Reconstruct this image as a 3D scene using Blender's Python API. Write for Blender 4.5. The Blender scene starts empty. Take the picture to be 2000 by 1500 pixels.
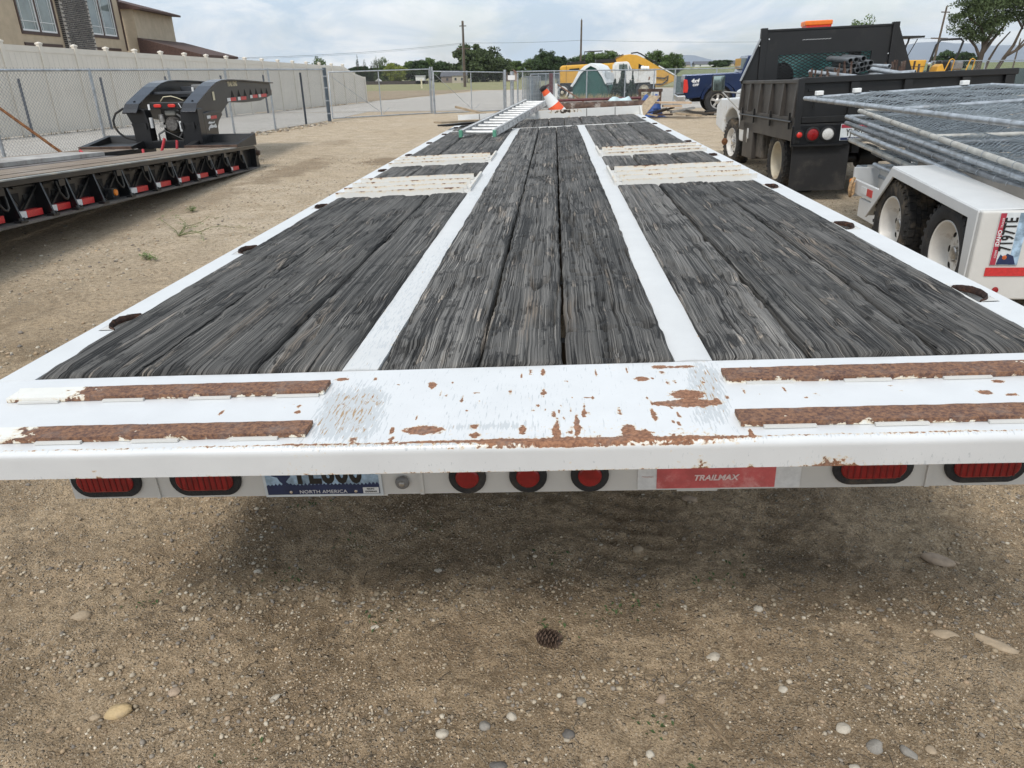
import bpy, bmesh, math, random
import numpy as np
from mathutils import Vector, Matrix, Euler
from math import sin, cos, pi, radians, sqrt, atan2
random.seed(7); np.random.seed(7)
sc = bpy.context.scene
C = sc.collection

# ------------------------------------------------------------------ camera
cam_d = bpy.data.cameras.new('camera'); cam = bpy.data.objects.new('camera', cam_d); C.objects.link(cam)
_yaw, _pitch, _roll = radians(-3.43611627), radians(23.75298882), radians(0.85937224)
_fw = Vector((sin(_yaw)*cos(_pitch), cos(_yaw)*cos(_pitch), -sin(_pitch)))
_rt0 = Vector((cos(_yaw), -sin(_yaw), 0)); _up0 = _rt0.cross(_fw)
_rt = cos(_roll)*_rt0 - sin(_roll)*_up0; _up = sin(_roll)*_rt0 + cos(_roll)*_up0
mw = Matrix((_rt, _up, -_fw)).transposed().to_4x4(); mw.translation = (0, 0, 1.48)
cam.matrix_world = mw
cam_d.sensor_width = 36; cam_d.lens = 1390/2000*36
cam_d.clip_start = .05; cam_d.clip_end = 20000
sc.camera = cam

# ------------------------------------------------------------------ light
SUN_EL, SUN_ROT = radians(52), radians(-158)
w = bpy.data.worlds.new('World'); sc.world = w; w.use_nodes = True
nt = w.node_tree; nt.nodes.clear()
def N(t, **k):
    n = nt.nodes.new(t)
    for a, b in k.items():
        if a.startswith('i_'):
            key = a[2:]; n.inputs[int(key) if key.isdigit() else key].default_value = b
        else: setattr(n, a, b)
    return n
L = lambda a, b: nt.links.new(a, b)
sky = N('ShaderNodeTexSky', sky_type='NISHITA', sun_disc=False, sun_elevation=SUN_EL, sun_rotation=SUN_ROT, air_density=1.0, dust_density=1.5)
bg1 = N('ShaderNodeBackground', i_Strength=.12); L(sky.outputs[0], bg1.inputs[0])
tc = N('ShaderNodeTexCoord'); sep = N('ShaderNodeSeparateXYZ'); L(tc.outputs['Generated'], sep.inputs[0])
zz = N('ShaderNodeMath', operation='MAXIMUM', i_1=0.0); L(sep.outputs[2], zz.inputs[0])
za = N('ShaderNodeMath', operation='ADD', i_1=.30); L(zz.outputs[0], za.inputs[0])
dx = N('ShaderNodeMath', operation='DIVIDE'); L(sep.outputs[0], dx.inputs[0]); L(za.outputs[0], dx.inputs[1])
dy = N('ShaderNodeMath', operation='DIVIDE'); L(sep.outputs[1], dy.inputs[0]); L(za.outputs[0], dy.inputs[1])
cb = N('ShaderNodeCombineXYZ'); L(dx.outputs[0], cb.inputs[0]); L(dy.outputs[0], cb.inputs[1])
n1 = N('ShaderNodeTexNoise', i_Scale=1.0, i_Detail=9.0, i_Roughness=.58, i_Distortion=.6); L(cb.outputs[0], n1.inputs['Vector'])
n2 = N('ShaderNodeTexNoise', i_Scale=1.9, i_Detail=10.0, i_Roughness=.62, i_Distortion=.8); L(cb.outputs[0], n2.inputs['Vector'])
cr = N('ShaderNodeMapRange', interpolation_type='SMOOTHSTEP', i_1=.36, i_2=.56, i_3=.45, i_4=1.0); L(n1.outputs[0], cr.inputs[0])
col = N('ShaderNodeValToRGB'); L(n2.outputs[0], col.inputs[0])
col.color_ramp.elements[0].position = .40; col.color_ramp.elements[0].color = (.50, .62, .745, 1)
col.color_ramp.elements[1].position = .60; col.color_ramp.elements[1].color = (.88, .90, .91, 1)
bg2 = N('ShaderNodeBackground', i_Strength=.98); L(col.outputs[0], bg2.inputs[0])
mx = N('ShaderNodeMixShader'); L(cr.outputs[0], mx.inputs[0]); L(bg1.outputs[0], mx.inputs[1]); L(bg2.outputs[0], mx.inputs[2])
out = N('ShaderNodeOutputWorld'); L(mx.outputs[0], out.inputs[0])
sd = bpy.data.lights.new('sun', 'SUN'); sun = bpy.data.objects.new('sun', sd); C.objects.link(sun)
sd.energy = 1.9; sd.angle = radians(14); sd.color = (1, .95, .88)
sun.rotation_euler = Vector((sin(SUN_ROT)*cos(SUN_EL), cos(SUN_ROT)*cos(SUN_EL), sin(SUN_EL))).to_track_quat('Z', 'Y').to_euler()
vs = sc.view_settings; vs.view_transform = 'Standard'; vs.look = 'None'; vs.exposure = .42; vs.gamma = 1; vs.use_curve_mapping = False

# ------------------------------------------------------------------ materials
def new_mat(name):
    m = bpy.data.materials.new(name); m.use_nodes = True
    return m, m.node_tree, m.node_tree.nodes['Principled BSDF']
class NT:
    def __init__(s, t): s.t = t
    def n(s, typ, **k):
        n = s.t.nodes.new(typ)
        for a, b in k.items():
            if a.startswith('i_'):
                key = a[2:]; n.inputs[int(key) if key.isdigit() else key].default_value = b
            else: setattr(n, a, b)
        return n
    def l(s, a, b): s.t.links.new(a, b)
    def coord(s, scale=(1, 1, 1), kind='Object'):
        tc = s.n('ShaderNodeTexCoord'); mp = s.n('ShaderNodeMapping'); mp.inputs['Scale'].default_value = scale
        s.l(tc.outputs[kind], mp.inputs[0]); return mp.outputs[0]
    def noise(s, vec, scale, detail=5, rough=.6, dist=0):
        n = s.n('ShaderNodeTexNoise', i_Scale=scale, i_Detail=detail, i_Roughness=rough, i_Distortion=dist); s.l(vec, n.inputs['Vector']); return n.outputs[0]
    def rng(s, v, a, b, c=0., d=1.):
        n = s.n('ShaderNodeMapRange', interpolation_type='SMOOTHSTEP', i_1=a, i_2=b, i_3=c, i_4=d); s.l(v, n.inputs[0]); return n.outputs[0]
    def mix(s, f, a, b):
        n = s.n('ShaderNodeMix', data_type='RGBA')
        if isinstance(f, (int, float)): n.inputs[0].default_value = f
        else: s.l(f, n.inputs[0])
        for i, v in ((6, a), (7, b)):
            if isinstance(v, tuple): n.inputs[i].default_value = (*v[:3], 1)
            else: s.l(v, n.inputs[i])
        return n.outputs[2]
    def math(s, op, a, b=0):
        n = s.n('ShaderNodeMath', operation=op)
        for i, v in ((0, a), (1, b)):
            if isinstance(v, (int, float)): n.inputs[i].default_value = v
            else: s.l(v, n.inputs[i])
        return n.outputs[0]
    def bump(s, h, bsdf, strength=.4, dist=.01):
        b = s.n('ShaderNodeBump', i_Strength=strength, i_Distance=dist); s.l(h, b.inputs['Height']); s.l(b.outputs[0], bsdf.inputs['Normal'])
def mat(name, col, rough=.55, metal=0., var=.25, vs=5., bump=0., bs=60., dirt=None, dirt_amt=.5, spec=None, emit=None, ds=3.):
    m, t, b = new_mat(name); g = NT(t)
    v = g.coord()
    f = g.noise(v, vs)
    dark = tuple(c*(1-var) for c in col); lite = tuple(min(1, c*(1+var*.6)) for c in col)
    c = g.mix(g.rng(f, .3, .7), dark, lite)
    if dirt:
        c = g.mix(g.rng(g.noise(v, ds, 8, .7), .62-.3*dirt_amt, .85-.3*dirt_amt), c, dirt)
    g.l(c, b.inputs['Base Color'])
    b.inputs['Roughness'].default_value = rough; b.inputs['Metallic'].default_value = metal
    if spec is not None: b.inputs['Specular IOR Level'].default_value = spec
    if bump: g.bump(g.noise(v, bs, 4), b, bump, .01)
    if emit: b.inputs['Emission Color'].default_value = (*emit, 1); b.inputs['Emission Strength'].default_value = 1
    return m
def paint(name, col, rough=.4, amt=0., rust=((.13, .045, .022), (.30, .12, .045)), rs=45., scuffs=True, amp=1.5, dirt=(.45, .38, .28), dirt_amt=.12, stretch=(1, 1, 1)):
    """painted steel: attribute 'wear' (rust) and 'scuff' (bare primer) on the mesh drive where the noise lets them show"""
    m, t, b = new_mat(name); g = NT(t)
    v = g.coord(stretch); v0 = g.coord()
    aw = g.n('ShaderNodeAttribute', attribute_name='wear').outputs['Fac']
    asf = g.n('ShaderNodeAttribute', attribute_name='scuff').outputs['Fac']
    n = g.noise(v, rs, 8, .62)
    n3 = g.noise(v0, 7, 5, .6)
    s = g.math('ADD', g.math('ADD', aw, amt), g.math('MULTIPLY', g.math('SUBTRACT', n, .5), amp))
    s = g.math('ADD', s, g.math('MULTIPLY', g.math('SUBTRACT', n3, .5), .5))
    rustm = g.rng(s, .5, .56)
    halo = g.rng(s, .33, .52, 0, .55)
    base = g.mix(g.rng(n3, .25, .75), tuple(c*.93 for c in col), col)
    base = g.mix(g.rng(g.noise(v0, 2.3, 8, .7), .6, .9, 0, dirt_amt*2.5), base, dirt)
    v2 = g.coord((16, 150, 20)); v3 = g.coord((220, 22, 60))
    sc1 = g.math('ADD', asf, g.math('MULTIPLY', g.math('SUBTRACT', g.noise(v3, 1, 5, .65), .5), 1.6))
    scm = g.rng(sc1, .5, .58)
    base = g.mix(scm, base, (.47, .49, .50))
    sc2 = g.math('ADD', asf, g.math('MULTIPLY', g.math('SUBTRACT', g.noise(v3, 1.1, 4, .6), .5), 2.0))
    base = g.mix(g.rng(sc2, .82, .9), base, (.34, .22, .11))
    base = g.mix(halo, base, (.62, .47, .27))
    rc = g.mix(g.rng(g.noise(v0, 130, 6, .7), .35, .65), rust[0], rust[1])
    rc = g.mix(g.rng(g.noise(v0, 18, 5, .7), .5, .7, 0, .45), rc, (.20, .16, .14))
    c = g.mix(rustm, base, rc)
    g.l(c, b.inputs['Base Color'])
    rr = g.rng(rustm, 0, 1, rough, .92); g.l(rr, b.inputs['Roughness'])
    h = g.math('MULTIPLY', rustm, g.noise(v0, 300, 4, .7)); g.bump(h, b, .35, .003)
    return m

WHITE = paint('white_paint', (.63, .64, .64), .42)
WHITE_OLD = paint('white_paint_worn', (.61, .60, .57), .5, amt=-.06, dirt_amt=.3, amp=1.15)
RUSTY = paint('rusty_paint', (.62, .61, .58), .55, rust=((.09, .038, .026), (.22, .105, .055)), amt=0.0, rs=35, amp=.7)
DRUST = mat('shade_darkened_rust', (.045, .024, .018), .95, 0, .5, 60, .5, 220, dirt=(.17, .075, .038), dirt_amt=.35, ds=30)  # rust darkened so its colour carries the shade inside the torn pockets
RUST = mat('rust', (.17, .07, .035), .95, 0, .5, 60, .5, 220, dirt=(.30, .14, .05), dirt_amt=.7, ds=30)
BLACKP = mat('black_paint', (.009, .0095, .011), .30, 0, .3, 4, dirt=(.035, .032, .029), dirt_amt=.2)
BLACKM = mat('matt_black_paint', (.0105, .0105, .011), .45, 0, .3, 4, dirt=(.04, .036, .031), dirt_amt=.22)
BROWNM = mat('faded_black_paint', (.046, .040, .035), .5, 0, .25, 4, dirt=(.085, .072, .058), dirt_amt=.4)
RUBBER = mat('tyre_rubber', (.022, .022, .023), .8, 0, .3, 12, .3, 90, dirt=(.16, .12, .08), dirt_amt=.30, ds=5)
RUBBER_MUD = mat('muddy_tyre_rubber', (.024, .023, .022), .88, 0, .35, 12, .4, 90, dirt=(.15, .115, .075), dirt_amt=.55, ds=6)
FLAP = mat('flap_rubber', (.015, .015, .016), .6, 0, .2, 4, dirt=(.05, .045, .04), dirt_amt=.5)
GALV = mat('galvanised_steel', (.42, .45, .48), .42, .55, .25, 14, .1, 90, dirt=(.26, .25, .23), dirt_amt=.35)
GALVD = mat('dark_galvanised_steel', (.22, .25, .28), .5, .5, .3, 9)
WIRE = mat('fence_wire', (.22, .23, .235), .5, .5, .2, 9)
WIRE2 = mat('bright_fence_wire', (.34, .38, .41), .45, .6, .3, 9)
ALU = mat('aluminium', (.62, .62, .61), .5, .3, .2, 14, dirt=(.35, .34, .32), dirt_amt=.3)
VINYL = mat('beige_vinyl', (.66, .61, .53), .5, 0, .06, 1.5)
STUCCO = mat('tan_stucco', (.47, .39, .285), .9, 0, .1, 2, .4, 160)
BROWN = mat('brown_trim', (.060, .032, .025), .6, 0, .2, 3)
SHING = mat('brown_shingles', (.085, .048, .038), .9, 0, .35, 14, .5, 40)
BRICK = mat('dark_stone', (.085, .08, .078), .8, 0, .55, 9, .3, 60)
MORTAR = mat('mortar', (.50, .47, .43), .9, 0, .15, 20)
WFRAME = mat('white_window_frame', (.74, .75, .75), .4, 0, .05, 4)
GLASS = mat('window_glass', (.16, .20, .20), .06, 0, .3, .8, spec=.9)
CURTAIN = mat('pale_curtain', (.42, .44, .42), .9, 0, .2, 3)
RIBR = mat('dark_red_rib', (.15, .006, .008), .4)
RED = mat('red_lens', (.26, .010, .012), .28, 0, .25, 40)
REDB = mat('bright_red_lens', (.62, .03, .02), .3, 0, .2, 40)
REDT = mat('red_reflective_tape', (.55, .035, .035), .4, 0, .15, 60)
REDF = mat('faded_red_tape', (.56, .11, .11), .45, 0, .2, 20, dirt=(.72, .35, .33), dirt_amt=.45, ds=14)
WHT = mat('white_reflective_tape', (.68, .69, .69), .4, 0, .1, 60)
AMBER = mat('amber_lens', (.75, .22, .02), .3, 0, .2, 30)
CLEAR = mat('clear_lens', (.62, .62, .60), .25, 0, .15, 60)
PINK = mat('faint_pink_print', (.78, .60, .58), .5, 0, .1, 60)
GREY = mat('grey_plastic', (.18, .18, .18), .5, 0, .2, 20)
STEEL = mat('machined_steel', (.45, .44, .42), .35, .8, .3, 30)
ENGINE = mat('engine_metal', (.16, .15, .14), .45, .6, .5, 30, .4, 60)
GREENP = mat('green_plastic', (.10, .30, .20), .5, 0, .2, 20)
ORANGE = mat('orange_plastic', (.80, .11, .03), .5, 0, .1, 9, dirt=(.6, .2, .1), dirt_amt=.2)
WHITEPL = mat('white_plastic', (.78, .78, .76), .5, 0, .08, 9, dirt=(.5, .46, .4), dirt_amt=.2)
BEACON = mat('orange_beacon_plastic', (.85, .19, .02), .35, 0, .1, 20)
YELLOW = mat('yellow_machine_paint', (.62, .33, .035), .45, 0, .12, 3, dirt=(.35, .22, .08), dirt_amt=.3)
BLUEP = mat('blue_car_paint', (.010, .024, .075), .18, .3, .2, 2, dirt=(.05, .06, .08), dirt_amt=.2)
TENTG = mat('green_canvas', (.018, .085, .07), .75, 0, .2, 1.5)
TENTW = mat('white_canvas', (.74, .76, .76), .6, 0, .08, 3)
SCREEN = mat('grey_green_screen_fabric', (.075, .105, .105), .85, 0, .2, .6)
MAROON = mat('maroon_paint', (.10, .018, .022), .5, 0, .3, 8)
PIPE_R = mat('rusty_pipe', (.085, .050, .036), .8, 0, .5, 6, .3, 40, dirt=(.45, .43, .40), dirt_amt=.35, ds=2.5)
TARP = mat('blue_tarp', (.02, .07, .26), .6, 0, .3, 6, .4, 20)
TARPL = mat('pale_blue_sheet', (.48, .60, .62), .6, 0, .2, 4)
CREAM = mat('cream_wheel_paint', (.56, .50, .38), .5, 0, .15, 8, dirt=(.3, .22, .14), dirt_amt=.35)
WHEELW = mat('white_wheel_paint', (.72, .70, .66), .4, 0, .1, 8, dirt=(.40, .33, .25), dirt_amt=.25, ds=9)
CHROME = mat('chrome', (.70, .70, .70), .2, .95, .1, 8)
DARKVOID = mat('underbody_and_hole_shade', (.012, .011, .010), .9, 0, .4, 5)  # underbody parts; also dark patches painting the shade inside holes
BARK = mat('bark', (.085, .065, .048), .95, 0, .4, 4, .5, 30)
TWIG = mat('dry_twig', (.22, .16, .10), .9, 0, .4, 20)
POLEW = mat('weathered_pole_wood', (.11, .085, .065), .9, 0, .3, 3)
LUMBER = mat('weathered_lumber', (.36, .28, .19), .85, 0, .3, 9, .3, 50, dirt=(.2, .16, .11), dirt_amt=.4)
PLY = mat('plywood', (.52, .38, .26), .8, 0, .15, 4)
BLACKTXT = mat('black_ink', (.012, .012, .012), .5, 0, .05, 5)
WHITETXT = mat('white_ink', (.72, .72, .72), .5, 0, .05, 5)
CREAMTXT = mat('cream_ink', (.66, .60, .42), .5, 0, .05, 5)
PLATE_SKY = mat('plate_sky_print', (.34, .47, .60), .45, 0, .5, 26)
PLATE_PALE = mat('plate_pale_print', (.62, .66, .68), .45, 0, .1, 20)
PLATE_NAVY = mat('plate_navy_print', (.018, .030, .085), .45, 0, .2, 30)
PLATE_RED = mat('plate_red_print', (.38, .035, .06), .45, 0, .2, 20)
PLATE_ORG = mat('plate_orange_print', (.55, .12, .03), .5, 0, .3, 40)
MOSS = mat('green_moss', (.09, .12, .03), .95, 0, .4, 20)

def leaf_mat(name, col):
    m, t, b = new_mat(name); g = NT(t)
    a = g.n('ShaderNodeAttribute', attribute_name='tint').outputs['Fac']
    c = g.mix(a, tuple(x*.45 for x in col), tuple(x*1.5 for x in col)); g.l(c, b.inputs['Base Color'])
    b.inputs['Roughness'].default_value = .6; b.inputs['Specular IOR Level'].default_value = .25
    tr = g.n('ShaderNodeBsdfTranslucent'); g.l(c, tr.inputs[0]); ms = g.n('ShaderNodeMixShader', i_0=.25)
    g.l(b.outputs[0], ms.inputs[1]); g.l(tr.outputs[0], ms.inputs[2]); g.l(ms.outputs[0], t.nodes['Material Output'].inputs[0])
    return m
LEAF = {'dark': leaf_mat('dark_leaves', (.055, .090, .034)), 'mid': leaf_mat('green_leaves', (.10, .15, .045)),
        'lime': leaf_mat('yellow_green_leaves', (.20, .23, .05)), 'grey': leaf_mat('olive_leaves', (.085, .115, .048)),
        'cyp': leaf_mat('cypress_leaves', (.022, .045, .018))}

def wood_mat():
    m, t, b = new_mat('charred_weathered_wood'); g = NT(t)
    uv = g.n('ShaderNodeUVMap', uv_map='grain').outputs[0]
    def mp(sx, sy, src=uv):
        q = g.n('ShaderNodeMapping'); q.inputs['Scale'].default_value = (sx, sy, 1); g.l(src, q.inputs[0]); return q.outputs[0]
    # slightly disturbed coordinates so that splits are ragged
    nz = g.n('ShaderNodeTexNoise', i_Scale=1., i_Detail=5., i_Roughness=.7); g.l(mp(55, 26), nz.inputs['Vector'])
    sub = g.n('ShaderNodeVectorMath', operation='SUBTRACT'); g.l(nz.outputs['Color'], sub.inputs[0]); sub.inputs[1].default_value = (.5, .5, .5)
    sc_ = g.n('ShaderNodeVectorMath', operation='MULTIPLY'); g.l(sub.outputs[0], sc_.inputs[0]); sc_.inputs[1].default_value = (.0045, .035, 0)
    add = g.n('ShaderNodeVectorMath', operation='ADD'); g.l(uv, add.inputs[0]); g.l(sc_.outputs[0], add.inputs[1]); duv = add.outputs[0]
    l1 = g.noise(mp(560, 2.2), 1, 2, .5); l2 = g.noise(mp(230, .9), 1, 2, .5); l3 = g.noise(mp(90, .45), 1, 2, .5); l4 = g.noise(mp(34, .3), 1, 2, .5)
    lines = g.math('ADD', g.math('ADD', g.math('MULTIPLY', l1, .26), g.math('MULTIPLY', l2, .30)), g.math('ADD', g.math('MULTIPLY', l3, .26), g.math('MULTIPLY', l4, .18)))
    big = g.noise(mp(9, 1.2), 1, 5, .6); patch = g.noise(mp(7, 3.4), 1, 6, .68)
    dmg = g.rng(patch, .50, .56)
    def cells(sx, sy):
        v = g.n('ShaderNodeTexVoronoi', feature='DISTANCE_TO_EDGE', i_Scale=1., i_Randomness=1.); g.l(mp(sx, sy, duv), v.inputs['Vector'])
        v2 = g.n('ShaderNodeTexVoronoi', i_Scale=1., i_Randomness=1.); g.l(mp(sx, sy, duv), v2.inputs['Vector'])
        sp = g.n('ShaderNodeSeparateColor'); g.l(v2.outputs['Color'], sp.inputs[0]); return v.outputs['Distance'], sp.outputs[0]
    e1, c1 = cells(75, 4.2)
    k1 = g.math('MULTIPLY', g.rng(e1, .0, .12, .9, 0), dmg)
    sp1 = g.math('ABSOLUTE', g.math('SUBTRACT', g.noise(mp(20, .26, duv), 1, 2, .5), .5)); sp2 = g.math('ABSOLUTE', g.math('SUBTRACT', g.noise(mp(55, .7, duv), 1, 2, .5), .5))
    k2 = g.math('MAXIMUM', g.rng(sp1, .0, .0085, 1, 0), g.rng(sp2, .0, .011, .8, 0))
    c = g.mix(g.rng(lines, .445, .555), (.022, .021, .0195), (.155, .148, .138))
    c = g.mix(g.rng(l2, .52, .62, 0, .5), c, (.035, .033, .031))
    c = g.mix(g.rng(big, .40, .64, 0, .40), c, (.135, .128, .118))
    c = g.mix(g.math('MULTIPLY', g.rng(c1, .2, .75, .5, 0), dmg), c, (.028, .0265, .025))
    c = g.mix(g.math('MULTIPLY', g.math('MULTIPLY', g.rng(c1, .84, .88, 0, .8), dmg), g.rng(l2, .42, .54)), c, (.33, .28, .23))
    c = g.mix(g.math('MULTIPLY', g.rng(l1, .57, .66, 0, .55), g.rng(big, .38, .55)), c, (.40, .375, .34))
    c = g.mix(g.math('MULTIPLY', g.rng(g.noise(mp(8, .7), 1, 5, .65), .58, .68, 0, .6), g.rng(l2, .40, .56)), c, (.26, .205, .155))
    kk = g.math('MAXIMUM', k2, k1)
    c = g.mix(g.math('MULTIPLY', kk, .95), c, (.008, .0078, .0075))
    oi = g.n('ShaderNodeObjectInfo'); hsv = g.n('ShaderNodeHueSaturation'); g.l(c, hsv.inputs['Color']); g.l(g.rng(oi.outputs['Random'], 0, 1, .82, 1.28), hsv.inputs['Value']); c = hsv.outputs[0]
    g.l(c, b.inputs['Base Color'])
    b.inputs['Roughness'].default_value = .75; b.inputs['Specular IOR Level'].default_value = .30
    h = g.math('ADD', g.math('MULTIPLY', lines, 2.2), g.math('MULTIPLY', g.math('MULTIPLY', c1, dmg), .8))
    h = g.math('SUBTRACT', h, g.math('MULTIPLY', kk, 1.2))
    g.bump(h, b, .85, .004)
    return m
WOOD = wood_mat()

def lowboy_wood():
    m, t, b = new_mat('brown_deck_boards'); g = NT(t)
    v = g.coord((1.2, 40, 3)); v1 = g.coord()
    c = g.mix(g.rng(g.noise(v, 3, 5), .3, .7), (.13, .095, .07), (.30, .24, .18))
    c = g.mix(g.rng(g.noise(v1, 1.2, 5), .45, .75, 0, .6), c, (.34, .31, .28))
    g.l(c, b.inputs['Base Color']); b.inputs['Roughness'].default_value = .85
    g.bump(g.noise(v, 8, 4), b, .4, .01); return m
LBWOOD = lowboy_wood()

def soil_mat(name, cols, pebble=.5, fine=1., green=0., near=None):
    m, t, b = new_mat(name); g = NT(t); v = g.coord()
    big = g.noise(v, .35, 6, .6, .4); mid = g.noise(v, 2.6, 7, .65, .3); sm = g.noise(v, 24, 8, .75)
    c0, c1_, c2_ = cols
    if near:        # looser brown soil around the trailer tail gives way to pale packed sand
        sp = g.n('ShaderNodeSeparateXYZ'); g.l(v, sp.inputs[0])
        w_ = g.rng(g.math('ADD', sp.outputs[1], g.math('MULTIPLY', g.math('SUBTRACT', mid, .5), 5.)), 2.2, 7.5)
        c0, c1_, c2_ = [g.mix(w_, near[i], cols[i]) for i in range(3)]
    c = g.mix(g.rng(big, .32, .68), c0, c1_)
    c = g.mix(g.rng(mid, .42, .62, 0, .75), c, c2_)
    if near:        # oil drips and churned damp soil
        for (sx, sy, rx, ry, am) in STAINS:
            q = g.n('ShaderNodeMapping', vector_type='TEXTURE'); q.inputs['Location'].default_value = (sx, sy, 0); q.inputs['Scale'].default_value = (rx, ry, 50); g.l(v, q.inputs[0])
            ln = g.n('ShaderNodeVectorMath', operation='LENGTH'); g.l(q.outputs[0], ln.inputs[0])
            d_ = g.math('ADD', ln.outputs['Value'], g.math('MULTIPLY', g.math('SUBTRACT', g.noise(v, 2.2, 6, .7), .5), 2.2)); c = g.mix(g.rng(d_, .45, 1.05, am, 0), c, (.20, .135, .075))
    if near: c = g.mix(g.math('MULTIPLY', g.rng(g.noise(v, 1.7, 8, .72, .5), .50, .60, 0, .7), g.rng(w_, 0, 1, 1, 0)), c, (.225, .16, .095))
    c = g.mix(g.rng(sm, .46, .60, 0, .6 if near else .35), c, tuple(x*.42 for x in (near or cols)[0]))
    grit = g.noise(v, 170, 6, .8); c = g.mix(g.rng(grit, .51, .60, 0, .78 if near else .3), c, tuple(x*.30 for x in (near or cols)[0])); c = g.mix(g.rng(grit, .38, .46, .6, 0), c, (.74, .64, .50))
    vo = g.n('ShaderNodeTexVoronoi', i_Scale=115*fine, i_Randomness=1.); g.l(v, vo.inputs['Vector'])
    pm = g.math('MULTIPLY', g.rng(vo.outputs['Distance'], .22, .42, 1, 0), g.rng(g.noise(v, 3.2, 5, .6), .42, .58, .25, 1))
    pc = g.mix(g.n('ShaderNodeSeparateColor').outputs[0], (.30, .25, .19), (.56, .50, .42))
    sepc = pc.node.inputs[0].links[0].from_node; g.l(vo.outputs['Color'], sepc.inputs[0])
    c = g.mix(g.math('MULTIPLY', pm, pebble), c, pc)
    vo2 = g.n('ShaderNodeTexVoronoi', i_Scale=42*fine, i_Randomness=1.); g.l(v, vo2.inputs['Vector'])
    s2 = g.n('ShaderNodeSeparateColor'); g.l(vo2.outputs['Color'], s2.inputs[0])
    pm2 = g.math('MULTIPLY', g.rng(vo2.outputs['Distance'], .16, .30, 1, 0), g.rng(s2.outputs[1], .62, .66))
    c = g.mix(g.math('MULTIPLY', pm2, pebble), c, g.mix(s2.outputs[0], (.20, .16, .12), (.58, .54, .47)))
    if green: c = g.mix(g.rng(g.noise(v, 1.1, 8, .75), .62-.2*green, .75-.2*green, 0, .8), c, (.17, .19, .075))
    g.l(c, b.inputs['Base Color']); b.inputs['Roughness'].default_value = .95; b.inputs['Specular IOR Level'].default_value = .2
    h = g.math('ADD', g.math('MULTIPLY', grit, -.35), g.math('MULTIPLY', sm, 1.5)); h = g.math('ADD', h, g.math('MULTIPLY', pm, .6)); h = g.math('ADD', h, g.math('MULTIPLY', pm2, 1.0))
    g.bump(h, b, .95, .016)
    return m
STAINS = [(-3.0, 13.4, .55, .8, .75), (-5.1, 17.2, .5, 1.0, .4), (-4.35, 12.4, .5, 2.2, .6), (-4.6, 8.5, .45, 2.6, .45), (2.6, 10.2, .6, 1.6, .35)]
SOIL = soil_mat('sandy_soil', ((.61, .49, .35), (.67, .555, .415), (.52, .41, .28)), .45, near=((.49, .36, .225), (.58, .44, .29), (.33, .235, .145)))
SOIL_FAR = soil_mat('dry_field_soil', ((.34, .29, .20), (.40, .33, .24), (.27, .23, .15)), .3, .2, .45)
GRAVEL = soil_mat('grey_gravel', ((.50, .475, .44), (.57, .545, .51), (.43, .405, .37)), .9, .5)
GRASS_D = soil_mat('dry_grass_field', ((.26, .25, .12), (.32, .30, .16), (.21, .22, .09)), .1, .1, .5)
GRASS_G = soil_mat('green_field', ((.13, .17, .06), (.16, .20, .075), (.22, .21, .10)), .05, .1, .7)
DIRTB = soil_mat('bare_dirt', ((.33, .25, .17), (.38, .30, .21), (.24, .19, .12)), .2, .2, .25)

def stone_mat():
    m, t, b = new_mat('pebble_stone'); g = NT(t)
    a = g.n('ShaderNodeAttribute', attribute_name='tint').outputs['Color']
    c = g.mix(g.rng(g.noise(g.coord(), 120, 5), .35, .7, 0, .35), a, (.20, .17, .13)); g.l(c, b.inputs['Base Color']); b.inputs['Roughness'].default_value = .8
    return m
PEB = stone_mat()
def stone_obj_mat(name, col): return mat(name, col, .75, 0, .2, 30, .25, 140, dirt=(.26, .20, .14), dirt_amt=.35, ds=14)

# ------------------------------------------------------------------ noise (numpy)
_P = np.random.RandomState(3).rand(4096)
def vn(x, y, s=0):
    x = np.asarray(x, float); y = np.asarray(y, float)
    xi = np.floor(x).astype(np.int64); yi = np.floor(y).astype(np.int64); fx = x-xi; fy = y-yi
    fx = fx*fx*(3-2*fx); fy = fy*fy*(3-2*fy)
    h = lambda a, b: _P[((a*73856093) ^ (b*19349663) ^ (s*83492791+1013)) & 4095]
    return (h(xi, yi)*(1-fx)+h(xi+1, yi)*fx)*(1-fy)+(h(xi, yi+1)*(1-fx)+h(xi+1, yi+1)*fx)*fy
def fbm(x, y, o=4, s=0, r=.5):
    t = 0; a = 1; n = 0
    for k in range(o): t = t+a*vn(x*2**k, y*2**k, s+k*17); n += a; a *= r
    return t/n
def sstep(x, a, b):
    t = np.clip((x-a)/(b-a), 0, 1); return t*t*(3-2*t)

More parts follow.
